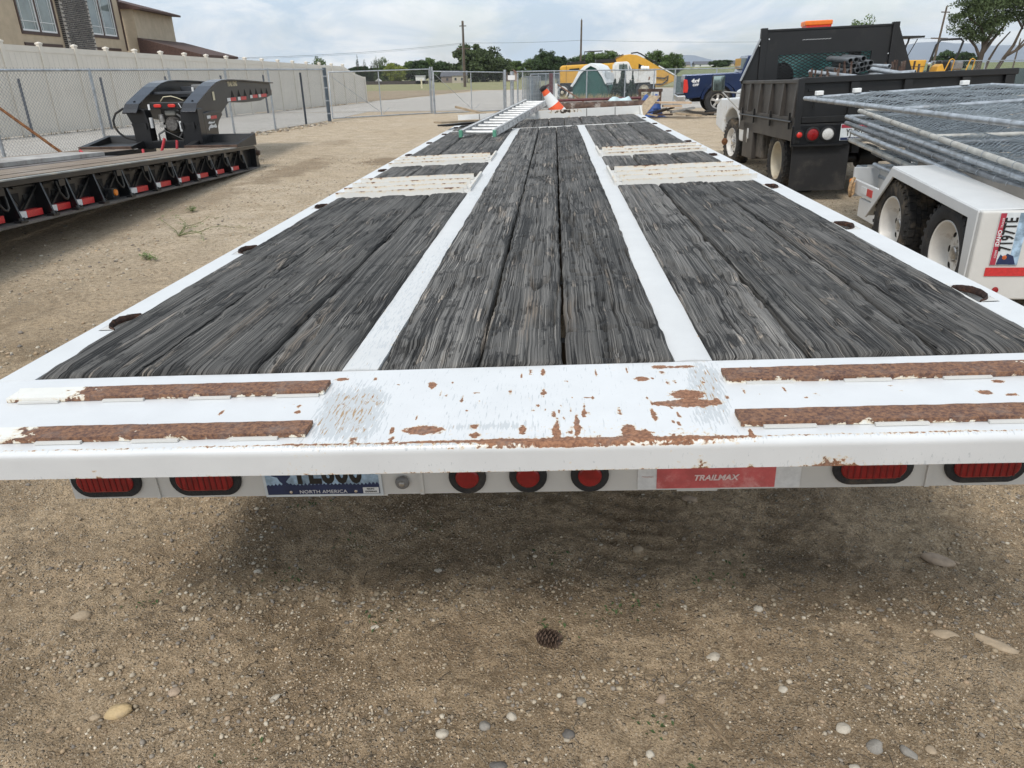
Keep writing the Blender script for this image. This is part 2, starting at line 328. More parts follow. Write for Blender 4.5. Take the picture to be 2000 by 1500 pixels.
# ------------------------------------------------------------------ mesh helpers
class MB:
    def __init__(s): s.v = []; s.f = []; s.m = []; s.mats = []; s.cur = 0
    def use(s, m):
        if m not in s.mats: s.mats.append(m)
        s.cur = s.mats.index(m); return s
    def add(s, vs, fs, M=None):
        o = len(s.v)
        if M is not None: vs = [tuple(M @ Vector(v)) for v in vs]
        s.v += [tuple(v) for v in vs]
        for f in fs: s.f.append(tuple(i+o for i in f)); s.m.append(s.cur)
        return s
    def box(s, x0, x1, y0, y1, z0, z1, M=None):
        vs = [(x, y, z) for z in (z0, z1) for y in (y0, y1) for x in (x0, x1)]
        return s.add(vs, [(0, 2, 3, 1), (4, 5, 7, 6), (0, 1, 5, 4), (2, 6, 7, 3), (0, 4, 6, 2), (1, 3, 7, 5)], M)
    def bar(s, p, q, w, h=None, up=(0, 0, 1)):
        p = Vector(p); q = Vector(q); d = q-p; L = d.length; d.normalize(); h = h or w
        x = d.cross(Vector(up))
        if x.length < 1e-4: x = d.cross(Vector((1, 0, 0)))
        x.normalize(); z = x.cross(d)
        M = Matrix((x, d, z)).transposed().to_4x4(); M.translation = p
        return s.box(-w/2, w/2, 0, L, -h/2, h/2, M)
    def tube(s, pts, r, n=6, cap=True, rs=None):
        pts = [Vector(p) for p in pts]; o = len(s.v); k = len(pts); rr = rs or [r]*k
        t = (pts[1]-pts[0]).normalized(); a = t.cross(Vector((0, 0, 1)))
        if a.length < 1e-3: a = t.cross(Vector((1, 0, 0)))
        a.normalize()
        for i, p in enumerate(pts):
            t = (pts[min(i+1, k-1)]-pts[max(i-1, 0)]).normalized()
            a = (a-t*a.dot(t)); a.normalize(); b = t.cross(a)
            for j in range(n):
                an = 2*pi*j/n; s.v.append(tuple(p+(a*cos(an)+b*sin(an))*rr[i]))
        for i in range(k-1):
            for j in range(n):
                j2 = (j+1) % n; s.f.append((o+i*n+j, o+i*n+j2, o+(i+1)*n+j2, o+(i+1)*n+j)); s.m.append(s.cur)
        if cap:
            s.f.append(tuple(o+j for j in range(n))[::-1]); s.m.append(s.cur)
            s.f.append(tuple(o+(k-1)*n+j for j in range(n))); s.m.append(s.cur)
        return s
    def pipe(s, p, q, r, t=.2, n=10):      # open-ended pipe with wall
        s.tube([p, q], r, n, False); s.tube([p, q], r*(1-t), n, False)
        o = len(s.v)-4*n
        for e in (0, n):
            for j in range(n):
                j2 = (j+1) % n; s.f.append((o+e+j, o+e+j2, o+2*n+e+j2, o+2*n+e+j)); s.m.append(s.cur)
        return s
    def prism(s, poly, a0, a1, plane='xz', M=None):
        k = len(poly)
        if plane == 'xz': P = lambda u, v, a: (u, a, v)
        elif plane == 'yz': P = lambda u, v, a: (a, u, v)
        else: P = lambda u, v, a: (u, v, a)
        vs = [P(u, v, a0) for u, v in poly]+[P(u, v, a1) for u, v in poly]
        fs = [tuple(range(k))[::-1], tuple(range(k, 2*k))]+[(i, (i+1) % k, k+(i+1) % k, k+i) for i in range(k)]
        return s.add(vs, fs, M)
    def lathe(s, prof, n=24, M=None, closed=False, arc=2*pi):
        """prof = [(r, a)], revolved about local X axis at offset a"""
        k = len(prof); vs = []
        for j in range(n):
            an = arc*j/n
            for r, a in prof: vs.append((a, r*cos(an), r*sin(an)))
        fs = []
        for j in range(n):
            j2 = (j+1) % n
            for i in range(k-1 if not closed else k):
                i2 = (i+1) % k; fs.append((j*k+i, j*k+i2, j2*k+i2, j2*k+i))
        return s.add(vs, fs, M)
    def mesh(s, name, mt=None, smooth=None):
        me = bpy.data.meshes.new(name); me.from_pydata(s.v, [], s.f)
        ms = s.mats or ([mt] if mt else [])
        for x in ms: me.materials.append(x)
        if len(ms) > 1: me.polygons.foreach_set('material_index', s.m)
        bm = bmesh.new(); bm.from_mesh(me); bmesh.ops.recalc_face_normals(bm, faces=bm.faces); bm.to_mesh(me); bm.free()
        if smooth:
            me.polygons.foreach_set('use_smooth', [True]*len(me.polygons)); me.set_sharp_from_angle(angle=radians(smooth))
        me.update(); return me
def link(name, data, parent=None, loc=None, rot=None):
    o = bpy.data.objects.new(name, data); C.objects.link(o)
    if parent: o.parent = parent
    if loc is not None: o.location = loc
    if rot is not None: o.rotation_euler = rot
    return o
def part(name, mb, mt=None, parent=None, smooth=None, bevel=0, label=None, loc=None, rot=None, seg=2):
    o = link(name, mb.mesh(name, mt, smooth), parent, loc, rot)
    if label: o['label'] = label
    if bevel:
        b = o.modifiers.new('bevel', 'BEVEL'); b.width = bevel; b.segments = seg; b.limit_method = 'ANGLE'; b.angle_limit = radians(40)
    return o
def tag(o, label, cat, group=None, kind=None):
    if label: o['label'] = label
    if cat: o['category'] = cat
    if group: o['group'] = group
    if kind: o['kind'] = kind
    return o
def thing(name, label, cat, loc=(0, 0, 0), rot=(0, 0, 0), group=None):
    return tag(link(name, None, None, loc, rot), label, cat, group)
def struct(name, mb, mt, smooth=None):
    o = part(name, mb, mt, None, smooth); o['kind'] = 'structure'; return o
def npmesh(name, V, F, mt, smooth=True, uv=None, attrs=None, cattr=None):
    me = bpy.data.meshes.new(name); V = np.asarray(V, np.float32); F = np.asarray(F, np.int32)
    k = F.shape[1]
    me.vertices.add(len(V)); me.vertices.foreach_set('co', V.ravel())
    me.loops.add(F.size); me.loops.foreach_set('vertex_index', F.ravel())
    me.polygons.add(len(F)); me.polygons.foreach_set('loop_start', np.arange(0, F.size, k, dtype=np.int32)); 
    me.update(calc_edges=True); me.validate()
    if smooth: me.polygons.foreach_set('use_smooth', np.ones(len(me.polygons), bool))
    if uv is not None:
        l = me.uv_layers.new(name='grain'); l.data.foreach_set('uv', np.asarray(uv, np.float32)[F.ravel()].ravel())
    for k2, a in (attrs or {}).items():
        at = me.attributes.new(k2, 'FLOAT', 'POINT'); at.data.foreach_set('value', np.asarray(a, np.float32))
    if cattr is not None:
        at = me.attributes.new('tint', 'FLOAT_COLOR', 'POINT'); at.data.foreach_set('color', np.asarray(cattr, np.float32).ravel())
    me.materials.append(mt); return me
def grid_faces(nx, ny):
    i, j = np.meshgrid(np.arange(nx-1), np.arange(ny-1)); a = (j*nx+i).ravel()
    return np.stack([a, a+1, a+nx+1, a+nx], 1)
_tc = {}
def text(name, s, size, mt, parent, M, depth=.001, spacing=1., sx=1., shear=0., bold=0., al='CENTER'):
    key = (s, size, depth, spacing, sx, shear, bold, al, mt.name)
    if key not in _tc:
        c = bpy.data.curves.new(name, 'FONT'); c.body = s; c.size = size; c.extrude = depth; c.align_x = al; c.align_y = 'CENTER'
        c.space_character = spacing; c.shear = shear; c.offset = bold; c.resolution_u = 3
        o = bpy.data.objects.new('tmp', c); C.objects.link(o); bpy.context.view_layer.update()
        me = bpy.data.meshes.new_from_object(o.evaluated_get(bpy.context.evaluated_depsgraph_get()))
        bpy.data.objects.remove(o); bpy.data.curves.remove(c)
        me.transform(Matrix.Diagonal((sx, 1, 1, 1))); me.materials.clear(); me.materials.append(mt); me.name = name; _tc[key] = me
    o = link(name, _tc[key], parent); o.matrix_local = M; return o
def FM(right, up, loc):     # frame with text facing right x up
    r = Vector(right).normalized(); u = Vector(up).normalized(); n = r.cross(u)
    M = Matrix((r, u, n)).transposed().to_4x4(); M.translation = loc; return M
def copy_tree(o, parent=None):
    c = o.copy(); C.objects.link(c); c.parent = parent
    for ch in list(o.children): copy_tree(ch, c)
    return c

# ================================================================== TERRAIN
def gz(x, y):
    x = np.asarray(x, float); y = np.asarray(y, float)
    near = 1-sstep(y, 6, 14)
    z = (.020*(fbm(x*1.1+5, y*1.1, 3, 2)-.5)+.012*(fbm(x*4, y*4, 3, 9)-.5))*near
    rise = 1.75*sstep(y, 48, 190)*sstep(x+y*.02, 6, 34)
    return z+rise
def gzf(x, y):      # with the fine relief of the soil right in front of the camera
    m = (1-sstep(np.abs(x), 2.2, 3.0))*(1-sstep(y, 3.2, 4.4))
    z = gz(x, y)
    f = .030*(fbm(x*8, y*8, 4, 21)-.5)+.013*(fbm(x*38, y*38, 3, 31)-.5)
    # old tyre ruts with lug marks under the tail
    rut = np.exp(-((x-.05-.1*y)/.16)**2)+np.exp(-((x-.75-.02*y)/.14)**2)*.8
    lug = (np.sin((y+.25*x)*75)*.5+.5)*rut*sstep(y, 1.75, 2.1)*(1-sstep(y, 2.9, 3.4))
    crack = np.abs(fbm(x*5+3, y*5, 3, 55)-.5); crack = -(1-sstep(crack, .0, .012))*.007*sstep(x, .3, .9)*sstep(y, 1.6, 2.0)
    return z+m*(f*1.25-.016*lug-.018*rut*sstep(y, 1.6, 2.2)+crack)
def axis(lo, hi, d, a, b, n):
    core = np.arange(lo, hi, d)
    L_ = lo-(np.geomspace(d, lo-a+d, n)-d)[1:][::-1]; R_ = core[-1]+(np.geomspace(d, b-core[-1]+d, n)-d)[1:]
    return np.concatenate([L_, core, R_])
xs = axis(-2.3, 2.3, .0105, -2500, 2500, 80); ys = axis(.95, 3.3, .0105, -60, 6000, 110)
X, Y = np.meshgrid(xs, ys)
V = np.stack([X.ravel(), Y.ravel(), gzf(X, Y).ravel()], 1)
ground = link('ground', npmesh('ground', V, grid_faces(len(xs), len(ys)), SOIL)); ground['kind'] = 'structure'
def sheet(name, ys_, xl, xr, mt, dz, nx=24, wob=.0):
    V = []
    for y in ys_:
        a, b = xl(y), xr(y)
        for i in range(nx): V.append((a+(b-a)*i/(nx-1), y))
    V = np.array(V); 
    if wob: V[:, 0] += wob*(fbm(V[:, 0]*.5, V[:, 1]*.5, 3, 77)-.5)*2; V[:, 1] += wob*(fbm(V[:, 0]*.5+50, V[:, 1]*.5, 3, 78)-.5)*2
    V = np.column_stack([V, gz(V[:, 0], V[:, 1])+dz])
    o = link(name, npmesh(name, V, grid_faces(nx, len(ys_)), mt)); o['kind'] = 'structure'; return o
sheet('field', np.geomspace(66, 3500, 60), lambda y: -y*1.5-60, lambda y: y*1.5+60, GRASS_D, .004, 80)
sheet('green_field', np.geomspace(72, 190, 30), lambda y: 14+y*.03, lambda y: y*1.3+40, GRASS_G, .010, 60, .6)
sheet('gravel_lane', np.linspace(2, 31, 60), lambda y: -18.6+.194*y, lambda y: -10.95+.13*y if y < 25 else -7.7, GRAVEL, .006, 20, .10)
sheet('gravel_road', np.linspace(31.2, 64, 50), lambda y: -12.3+.194*(y-31), lambda y: 34, GRAVEL, .008, 50, .35)
sheet('dirt_bank', np.linspace(42, 67, 30), lambda y: -17-.35*(y-42), lambda y: -10.4+.16*(y-42), DIRTB, .014, 24, .5)
# mountains on the horizon
def ridge(name, pts, y, depth, mt, seed):
    mb = MB(); xs_ = np.linspace(pts[0][0], pts[-1][0], 140); hs = np.interp(xs_, [p[0] for p in pts], [p[1] for p in pts])
    hs = hs*(1+.10*(fbm(xs_/90., xs_*0, 5, seed)-.5)) 
    V = []; k = 8
    for r in range(k):
        t = r/(k-1)
        for x, h in zip(xs_, hs): V.append((x*(1+.0*t), y+depth*(1-abs(1-2*t))*0+depth*t, h*sin(pi*min(1, t*1.0)) if 0 < t < 1 else -5))
    V = np.array(V); n = len(xs_)
    V[:, 2] += np.where(V[:, 2] > 0, V[:, 2]*.25*(fbm(V[:, 0]/130, V[:, 1]/130, 5, seed+3)-.5), 0)
    o = link(name, npmesh(name, V, grid_faces(n, k), mt)); o['kind'] = 'structure'
MTN = mat('haze_blue_hillside', (.16, .20, .26), .95, 0, .15, .002)  # blue-grey base: distance haze put into the colour, besides the haze volume
ridge('mountain_range', [(380, 0), (450, 12), (505, 52), (560, 50), (640, 30), (760, 20), (950, 12), (1100, 16), (1220, 26), (1330, 50), (1420, 74), (1500, 86), (1620, 74), (1700, 66), (1820, 72), (2100, 60), (2600, 80), (3200, 40)], 2700, 1100, MTN, 5)

# ================================================================== LOOSE STONES, TWIGS
def gheight(x, y): return float(gzf(np.array([x]), np.array([y]))[0])
ICO = []
_t = (1+5**.5)/2
for a in (-1, 1):
    for b in (-_t, _t): ICO += [(0, a, b), (a, b, 0), (b, 0, a)]
ICO = np.array(ICO)/np.linalg.norm(ICO[0])
from itertools import combinations
_d = np.linalg.norm(ICO[:, None]-ICO[None], axis=2); _e = _d[_d > .1].min()*1.05
ICOF = []
for a, b, c in combinations(range(12), 3):
    if _d[a, b] < _e and _d[b, c] < _e and _d[a, c] < _e:
        n = np.cross(ICO[b]-ICO[a], ICO[c]-ICO[a]); ICOF.append((a, b, c) if n @ ICO[a] > 0 else (a, c, b))
ICOF = np.array(ICOF)
PAL = np.array([(.38, .30, .20), (.46, .38, .27), (.32, .26, .19), (.50, .43, .33), (.27, .235, .195), (.44, .32, .20), (.36, .26, .17), (.54, .48, .38), (.20, .175, .15), (.42, .34, .24)])
PAL_S = np.array([(.50, .40, .28), (.42, .33, .22), (.58, .48, .35), (.34, .27, .19), (.62, .55, .44), (.46, .34, .22)])
def pebbles(name, xy, rad, seed, pal=PAL):
    r = np.random.RandomState(seed); n = len(xy)
    S = rad[:, None]*np.stack([r.uniform(.8, 1.45, n), r.uniform(.7, 1.1, n), r.uniform(.45, .8, n)], 1)
    P = ICO[None]*(1+r.uniform(-.16, .16, (n, 12, 1)))*S[:, None]
    an = r.uniform(0, 2*pi, n); c, s = np.cos(an)[:, None], np.sin(an)[:, None]
    px = P[..., 0]*c-P[..., 1]*s; py = P[..., 0]*s+P[..., 1]*c
    z = gzf(xy[:, 0], xy[:, 1])+S[:, 2]*r.uniform(.0, .55, n)
    V = np.stack([px+xy[:, :1], py+xy[:, 1:], P[..., 2]+z[:, None]], 2).reshape(-1, 3)
    F = (ICOF[None]+12*np.arange(n)[:, None, None]).reshape(-1, 3)
    col = pal[r.randint(0, len(pal), n)]*r.uniform(.75, 1.15, (n, 1)); col = np.repeat(np.column_stack([col, np.ones(n)]), 12, 0)
    o = link(name, npmesh(name, V, F, PEB, cattr=col)); o['kind'] = 'stuff'; return o
r = np.random.RandomState(11)
def scatter(n, x0, x1, y0, y1, dens=None, pw=1.):
    out = []
    while len(out) < n:
        x = r.uniform(x0, x1, 4000); y = y0+(y1-y0)*r.uniform(0, 1, 4000)**pw
        k = r.uniform(0, 1, 4000) < (dens(x, y) if dens else 1)
        out += list(zip(x[k], y[k]))
    return np.array(out[:n])
clump = lambda x, y: .15+.85*sstep(fbm(x*2.2, y*2.2, 3, 41), .50, .68)
band = lambda x, y: np.clip(.06+np.exp(-((y-1.36-.10*np.sin(x*3))/.05)**2)*1.0+np.exp(-((y-1.75-.06*np.sin(x*4+1))/.07)**2)*.8+np.exp(-(((x+1.05)+.25*(y-1.7))/.22)**2)*.5+sstep(x-.3*y, .55, 1.0)*.35, 0, 1)
pebbles('gravel', scatter(24000, -2.6, 2.6, 1.0, 3.2, clump), r.uniform(.0012, .0036, 24000), 1, PAL_S)
pebbles('coarse_gravel', scatter(4200, -2.2, 2.2, 1.0, 2.7, band), r.uniform(.0035, .0085, 4200)*r.uniform(.7, 1.1, 4200), 2)
pebbles('yard_pebbles', scatter(9000, -6.5, 7.5, 2.6, 14, clump, 1.4), r.uniform(.004, .016, 9000), 3)
pebbles('fence_line_rubble', np.column_stack([-10.8+.13*(yy := r.uniform(17.5, 24.5, 260))+r.normal(.25, .16, 260), yy]), r.uniform(.02, .07, 260), 4)

def rock(name, x, y, a, b, c, rot, mt, seed, label, group=None, sink=.46, cat='stone'):
    rr = np.random.RandomState(seed); mb = MB(); nu, nv = 14, 9; V = []
    o = rr.uniform(0, 50, 3)
    for i in range(nv):
        ph = pi*i/(nv-1)
        for j in range(nu):
            th = 2*pi*j/nu; d = Vector((sin(ph)*cos(th), sin(ph)*sin(th), cos(ph)))
            k = 1+.45*(float(vn(np.array(d.x*1.6+o[0]+d.z), np.array(d.y*1.6+o[1]-d.z), seed))-.5)+.10*(float(vn(np.array(d.x*5+o[1]), np.array(d.y*5+d.z*4), seed))-.5)
            V.append((d.x*a*k, d.y*b*k, d.z*c*k))
    fs = [(i*nu+j, i*nu+(j+1) % nu, (i+1)*nu+(j+1) % nu, (i+1)*nu+j) for i in range(nv-1) for j in range(nu)]
    mb.add(V, fs)
    ob = part(name, mb, mt, None, 60, loc=(x, y, gheight(x, y)+c*(1-2*sink)), rot=(rr.uniform(-.15, .15), rr.uniform(-.15, .15), rot))
    return tag(ob, label, cat, group)
ST = {'ochre': stone_obj_mat('ochre_stone', (.50, .37, .20)), 'tan': stone_obj_mat('tan_stone', (.37, .29, .20)), 'pale': stone_obj_mat('pale_stone', (.50, .45, .37)),
      'dark': stone_obj_mat('dark_grey_stone', (.13, .12, .11)), 'grey': stone_obj_mat('grey_stone', (.27, .25, .22)), 'pink': stone_obj_mat('pinkish_stone', (.38, .29, .21))}
rocks = [(-1.088, 1.262, .036, .024, .018, .35, 'ochre', 'largest smooth ochre stone in the lower left foreground'),
 (-1.40, 1.60, .027, .018, .015, .5, 'tan', 'egg shaped tan stone at the left edge below the oval tail lights'),
 (-1.14, 1.245, .014, .010, .007, .2, 'tan', 'small flat tan stone just left of the ochre stone'),
 (-.98, 1.335, .016, .015, .006, .0, 'pink', 'flat dull pinkish stone behind the ochre stone'),
 (-.71, 1.325, .020, .010, .006, 1.1, 'pale', 'pointed pale stone lying near the dry twig tangle'),
 (-.255, 1.225, .017, .012, .009, .1, 'pale', 'white angular stone at the bottom middle of the gravel band'),
 (-.155, 1.25, .016, .013, .009, .4, 'grey', 'blue grey stone in the gravel band left of the pine cone'),
 (-.09, 1.285, .013, .012, .010, .4, 'pale', 'upright white stone at the right end of the middle gravel band'),
 (-.115, 1.155, .019, .012, .007, .1, 'dark', 'flat dark grey stone at the bottom edge'),
 (.085, 1.345, .014, .014, .010, .5, 'grey', 'round grey stone with white flecks right of the pine cone'),
 (.048, 1.235, .015, .013, .010, .2, 'dark', 'round dark slate stone below the pine cone'),
 (.29, 1.365, .016, .012, .008, .9, 'pink', 'pale pinkish broken stone alone in the sand'),
 (.24, 1.195, .011, .009, .009, .3, 'pale', 'small bright white stone low in the middle of the sand'),
 (.455, 1.52, .019, .014, .009, .2, 'pale', 'triangular pale stone in the middle right gravel heap'),
 (.605, 1.40, .014, .011, .008, .6, 'pale', 'oval whitish stone right of the middle on bare sand'),
 (.715, 1.285, .021, .016, .010, .3, 'pale', 'pale flat stone in the cluster right of the long twig'),
 (.77, 1.235, .021, .019, .011, 1.2, 'grey', 'rounded grey stone in the cluster right of the long twig'),
 (.845, 1.225, .020, .014, .008, 2.2, 'grey', 'slanted grey stone at the right of the lower right cluster'),
 (.90, 1.235, .013, .014, .007, .1, 'tan', 'tan stone beside the slanted grey stone'),
 (.70, 1.175, .014, .010, .007, .4, 'pale', 'small whitish stone near the bottom of the lower right cluster'),
 (1.255, 1.94, .050, .026, .016, 2.7, 'pink', 'large half buried pinkish stone in the shade at the right'),
 (1.115, 1.615, .040, .016, .010, 2.9, 'tan', 'long half buried tan stone at the right'),
 (1.235, 1.59, .060, .017, .011, 2.5, 'tan', 'longest half buried tan stone near the right edge'),
 (.52, 2.30, .030, .018, .012, 2.7, 'pink', 'flat brown stone in the shade just under the trailer tail'),
 (.30, 2.00, .020, .015, .012, .8, 'tan', 'round tan stone in the shadow under the trailer lights'),
 (.62, 1.70, .014, .012, .010, .3, 'pale', 'round cream stone alone in the shaded soil'),
 (-.36, 1.86, .014, .009, .008, .1, 'pale', 'pale oval stone in the shade below the licence plate'),
 (-.95, 1.83, .013, .010, .009, .3, 'pale', 'pale stone below the left oval lights'),
 (-.51, 1.60, .013, .011, .009, .3, 'pale', 'white stone in the middle left gravel')]
for i, (x, y, a, b, c, ro, k, lab) in enumerate(rocks): rock('stone', x, y, a, b, c, ro, ST[k], 100+i, lab)
# pine cone
def pine_cone():
    t = thing('pine_cone', 'brown pine cone lying on its side on the soil', 'pine cone', (-.005, 1.555, gheight(-.005, 1.555)+.016), (radians(82), 0, radians(70)))
    co = MB().lathe([(.001, -.036), (.012, -.028), (.015, -.008), (.013, .012), (.006, .032), (.001, .037)], 12, Matrix.Rotation(-pi/2, 4, 'Y'))
    part('cone_core', co, mat('cone_core_brown', (.06, .040, .03), .9), t, 50)
    CM = mat('pine_cone_scale', (.13, .085, .06), .8, 0, .4, 60); sm = MB()
    sm.add([(0, -.004, 0), (0, .004, 0), (.011, -.0065, .002), (.011, .0065, .002), (.0155, -.002, .0055), (.0155, .002, .0055), (.010, 0, .0045)], [(0, 1, 3, 2), (2, 3, 5, 4), (0, 2, 6), (1, 6, 3), (2, 4, 6), (3, 6, 5), (4, 5, 6), (0, 6, 1)])
    me = sm.mesh('scale', CM)
    for i in range(70):
        h = -.032+.064*i/70; rr_ = .011*sqrt(max(.05, 1-(h/.038)**2)); an = i*2.39996
        o = link('scale', me, t); o.matrix_local = Matrix.Translation((rr_*cos(an), rr_*sin(an), h)) @ Matrix.Rotation(an, 4, 'Z') @ Matrix.Rotation(-.25, 4, 'Y')
        s_ = .7+.5*sqrt(max(.05, 1-(h/.040)**2)); o.scale = (s_, s_, s_)
pine_cone()
def twig(name, pts, rad, label, cat='twig'):
    mb = MB(); P = [(x, y, gheight(x, y)+z) for x, y, z in pts]; k = len(P)
    mb.tube(P, rad, 6, rs=[rad*(1-.6*i/(k-1)) for i in range(k)]); return tag(part(name, mb, TWIG, None, 50), label, cat)
twig('twig', [(.435, 1.215, .006), (.415, 1.26, .007), (.385, 1.30, .008), (.372, 1.345, .009), (.345, 1.385, .006)], .0038, 'long curved dry twig on the sand right of the middle')
twig('twig', [(-.30, 1.70, .004), (-.25, 1.80, .007), (-.20, 1.86, .008), (-.17, 1.97, .004)], .0024, 'thin dark twig in the shade below the licence plate')
twig('twig', [(.70, 1.37, .003), (.80, 1.365, .006), (.90, 1.40, .004)], .0015, 'thin pale stem of dry grass lying flat at the right')
twig('twig', [(.38, 2.02, .003), (.40, 2.12, .008), (.385, 2.25, .006)], .0018, 'thin bent dry stem under the round tail lights')
twig('twig', [(-.95, 1.20, .003), (-.80, 1.28, .006), (-.68, 1.36, .004), (-.62, 1.42, .003)], .0022, 'long thin dry twig right of the ochre stone')
twig('twig', [(-.68, 1.14, .003), (-.60, 1.22, .006), (-.55, 1.27, .004)], .0020, 'short forked dry twig near the bottom left')
# dry litter and little weeds: nobody could count them
def litter():
    mb = MB(); rr = random.Random(4)
    cl = [(-.62, 1.50, .10), (-.7, 1.2, .18), (-.35, 1.15, .15), (-.5, 1.75, .14), (-1.22, 1.66, .10), (.35, 1.42, .07), (.75, 1.10, .12), (-.2, 1.55, .25), (.9, 1.55, .3), (-.95, 1.9, .2), (.2, 1.95, .25), (0, 1.2, .4), (.6, 1.8, .3)]
    for i in range(620):
        cx, cy, s = cl[rr.randrange(len(cl))]; x = rr.gauss(cx, s); y = rr.gauss(cy, s*.8)
        if y < 1.02: continue
        a = rr.uniform(-1.2, 1.2)+.6; L_ = rr.uniform(.012, .06); z = gheight(x, y)+rr.uniform(.001, .006)
        q = (x+L_*cos(a), y+L_*sin(a)); mb.tube([(x, y, z), ((x+q[0])/2+rr.gauss(0, .003), (y+q[1])/2+rr.gauss(0, .003), z+rr.uniform(.001, .008)), (q[0], q[1], gheight(*q)+.002)], rr.uniform(.0005, .0012), 3, False)
    o = part('dry_plant_litter', mb, mat('dark_dry_litter', (.13, .10, .07), .95, 0, .5, 9)); o['kind'] = 'stuff'
    mb = MB()
    for i in range(230):
        cx, cy = [(-1.24, 1.66), (.16, 1.68), (.02, 1.62), (.5, 1.83), (.27, 1.72), (-.68, 1.98), (-.42, 2.10), (.33, 1.16), (-.75, 1.12), (-.5, 1.62), (-.84, 1.80), (.02, 1.95), (.62, 1.9), (.27, 1.28), (-.9, 2.2)][i % 15]
        x = rr.gauss(cx, .035); y = rr.gauss(cy, .03); z = gheight(x, y); a = rr.uniform(0, 6.3); l = rr.uniform(.004, .010)
        mb.add([(x, y, z), (x+l*cos(a), y+l*sin(a), z+l*.8), (x+l*1.6*cos(a+.5), y+l*1.6*sin(a+.5), z+l*.9), (x+l*cos(a+1), y+l*sin(a+1), z+l*.6)], [(0, 1, 2, 3)])
    o = part('tiny_weeds', mb, mat('tiny_weed_green', (.06, .10, .03), .8)); o['kind'] = 'stuff'
litter()
def weed(x, y, spread, label, seed, n=7, tall=.10):
    rr = random.Random(seed); t = thing('weed', label, 'weed', (x, y, gheight(x, y)))
    st = MB(); lf = MB()
    for i in range(n):
        a = rr.uniform(0, 2*pi) if i else 2.05; L_ = spread*(rr.uniform(.25, .7) if i else 1.0); pts = []
        for k in range(8):
            u = k/7; pts.append((L_*u*cos(a+.25*sin(3*u+i)), L_*u*sin(a+.25*sin(3*u+i)), .01+tall*sin(u*2.2)*(.5+.5*rr.random())))
        st.tube(pts, .003, 4, rs=[.0045*(1-.8*k/7) for k in range(8)])
        for k in range(1, 8):
            for m in range(4):
                p = Vector(pts[k])+Vector((rr.gauss(0, .012), rr.gauss(0, .012), rr.gauss(0, .008))); b = rr.uniform(0, 6.3); l = rr.uniform(.010, .022)
                d = Vector((cos(b), sin(b), rr.uniform(-.2, .5)))*l; e = Vector((-sin(b), cos(b), rr.uniform(-.3, .3)))*l*.45
                lf.add([p, p+d*.5+e, p+d, p+d*.5-e], [(0, 1, 2, 3)])
    part('stem', st, mat('weed_stem_green', (.16, .17, .07), .8), t, 50)
    o = part('leaves', lf, mat('weed_leaf_green', (.13, .19, .05), .7, 0, .4, 20), t); o['kind'] = 'stuff'
weed(-3.75, 6.95, 1.15, 'sprawling green weed growing in the gravel beside the trailer', 3)
weed(-3.55, 6.0, .22, 'small low weed in the gravel below the sprawling one', 5, 6, .03)
weed(-4.25, 8.3, .14, 'tiny tuft of weed near the lowboy side', 6, 5, .05)

# ================================================================== MAIN TRAILER
TR_LOC = Vector((-.06435894, 1.53392106, .849003976)); TR_ROT = (0, -.038733357, -.00058671)
TR = thing('flatbed_trailer', 'white flatbed equipment trailer with charred dark deck planks and a rusty scraped tail plate', 'trailer', TR_LOC, TR_ROT)
TRM = Matrix.Translation(TR_LOC) @ Euler(TR_ROT).to_matrix().to_4x4()
def on_trailer(x, y, z): return TRM @ Vector((x, y, z))

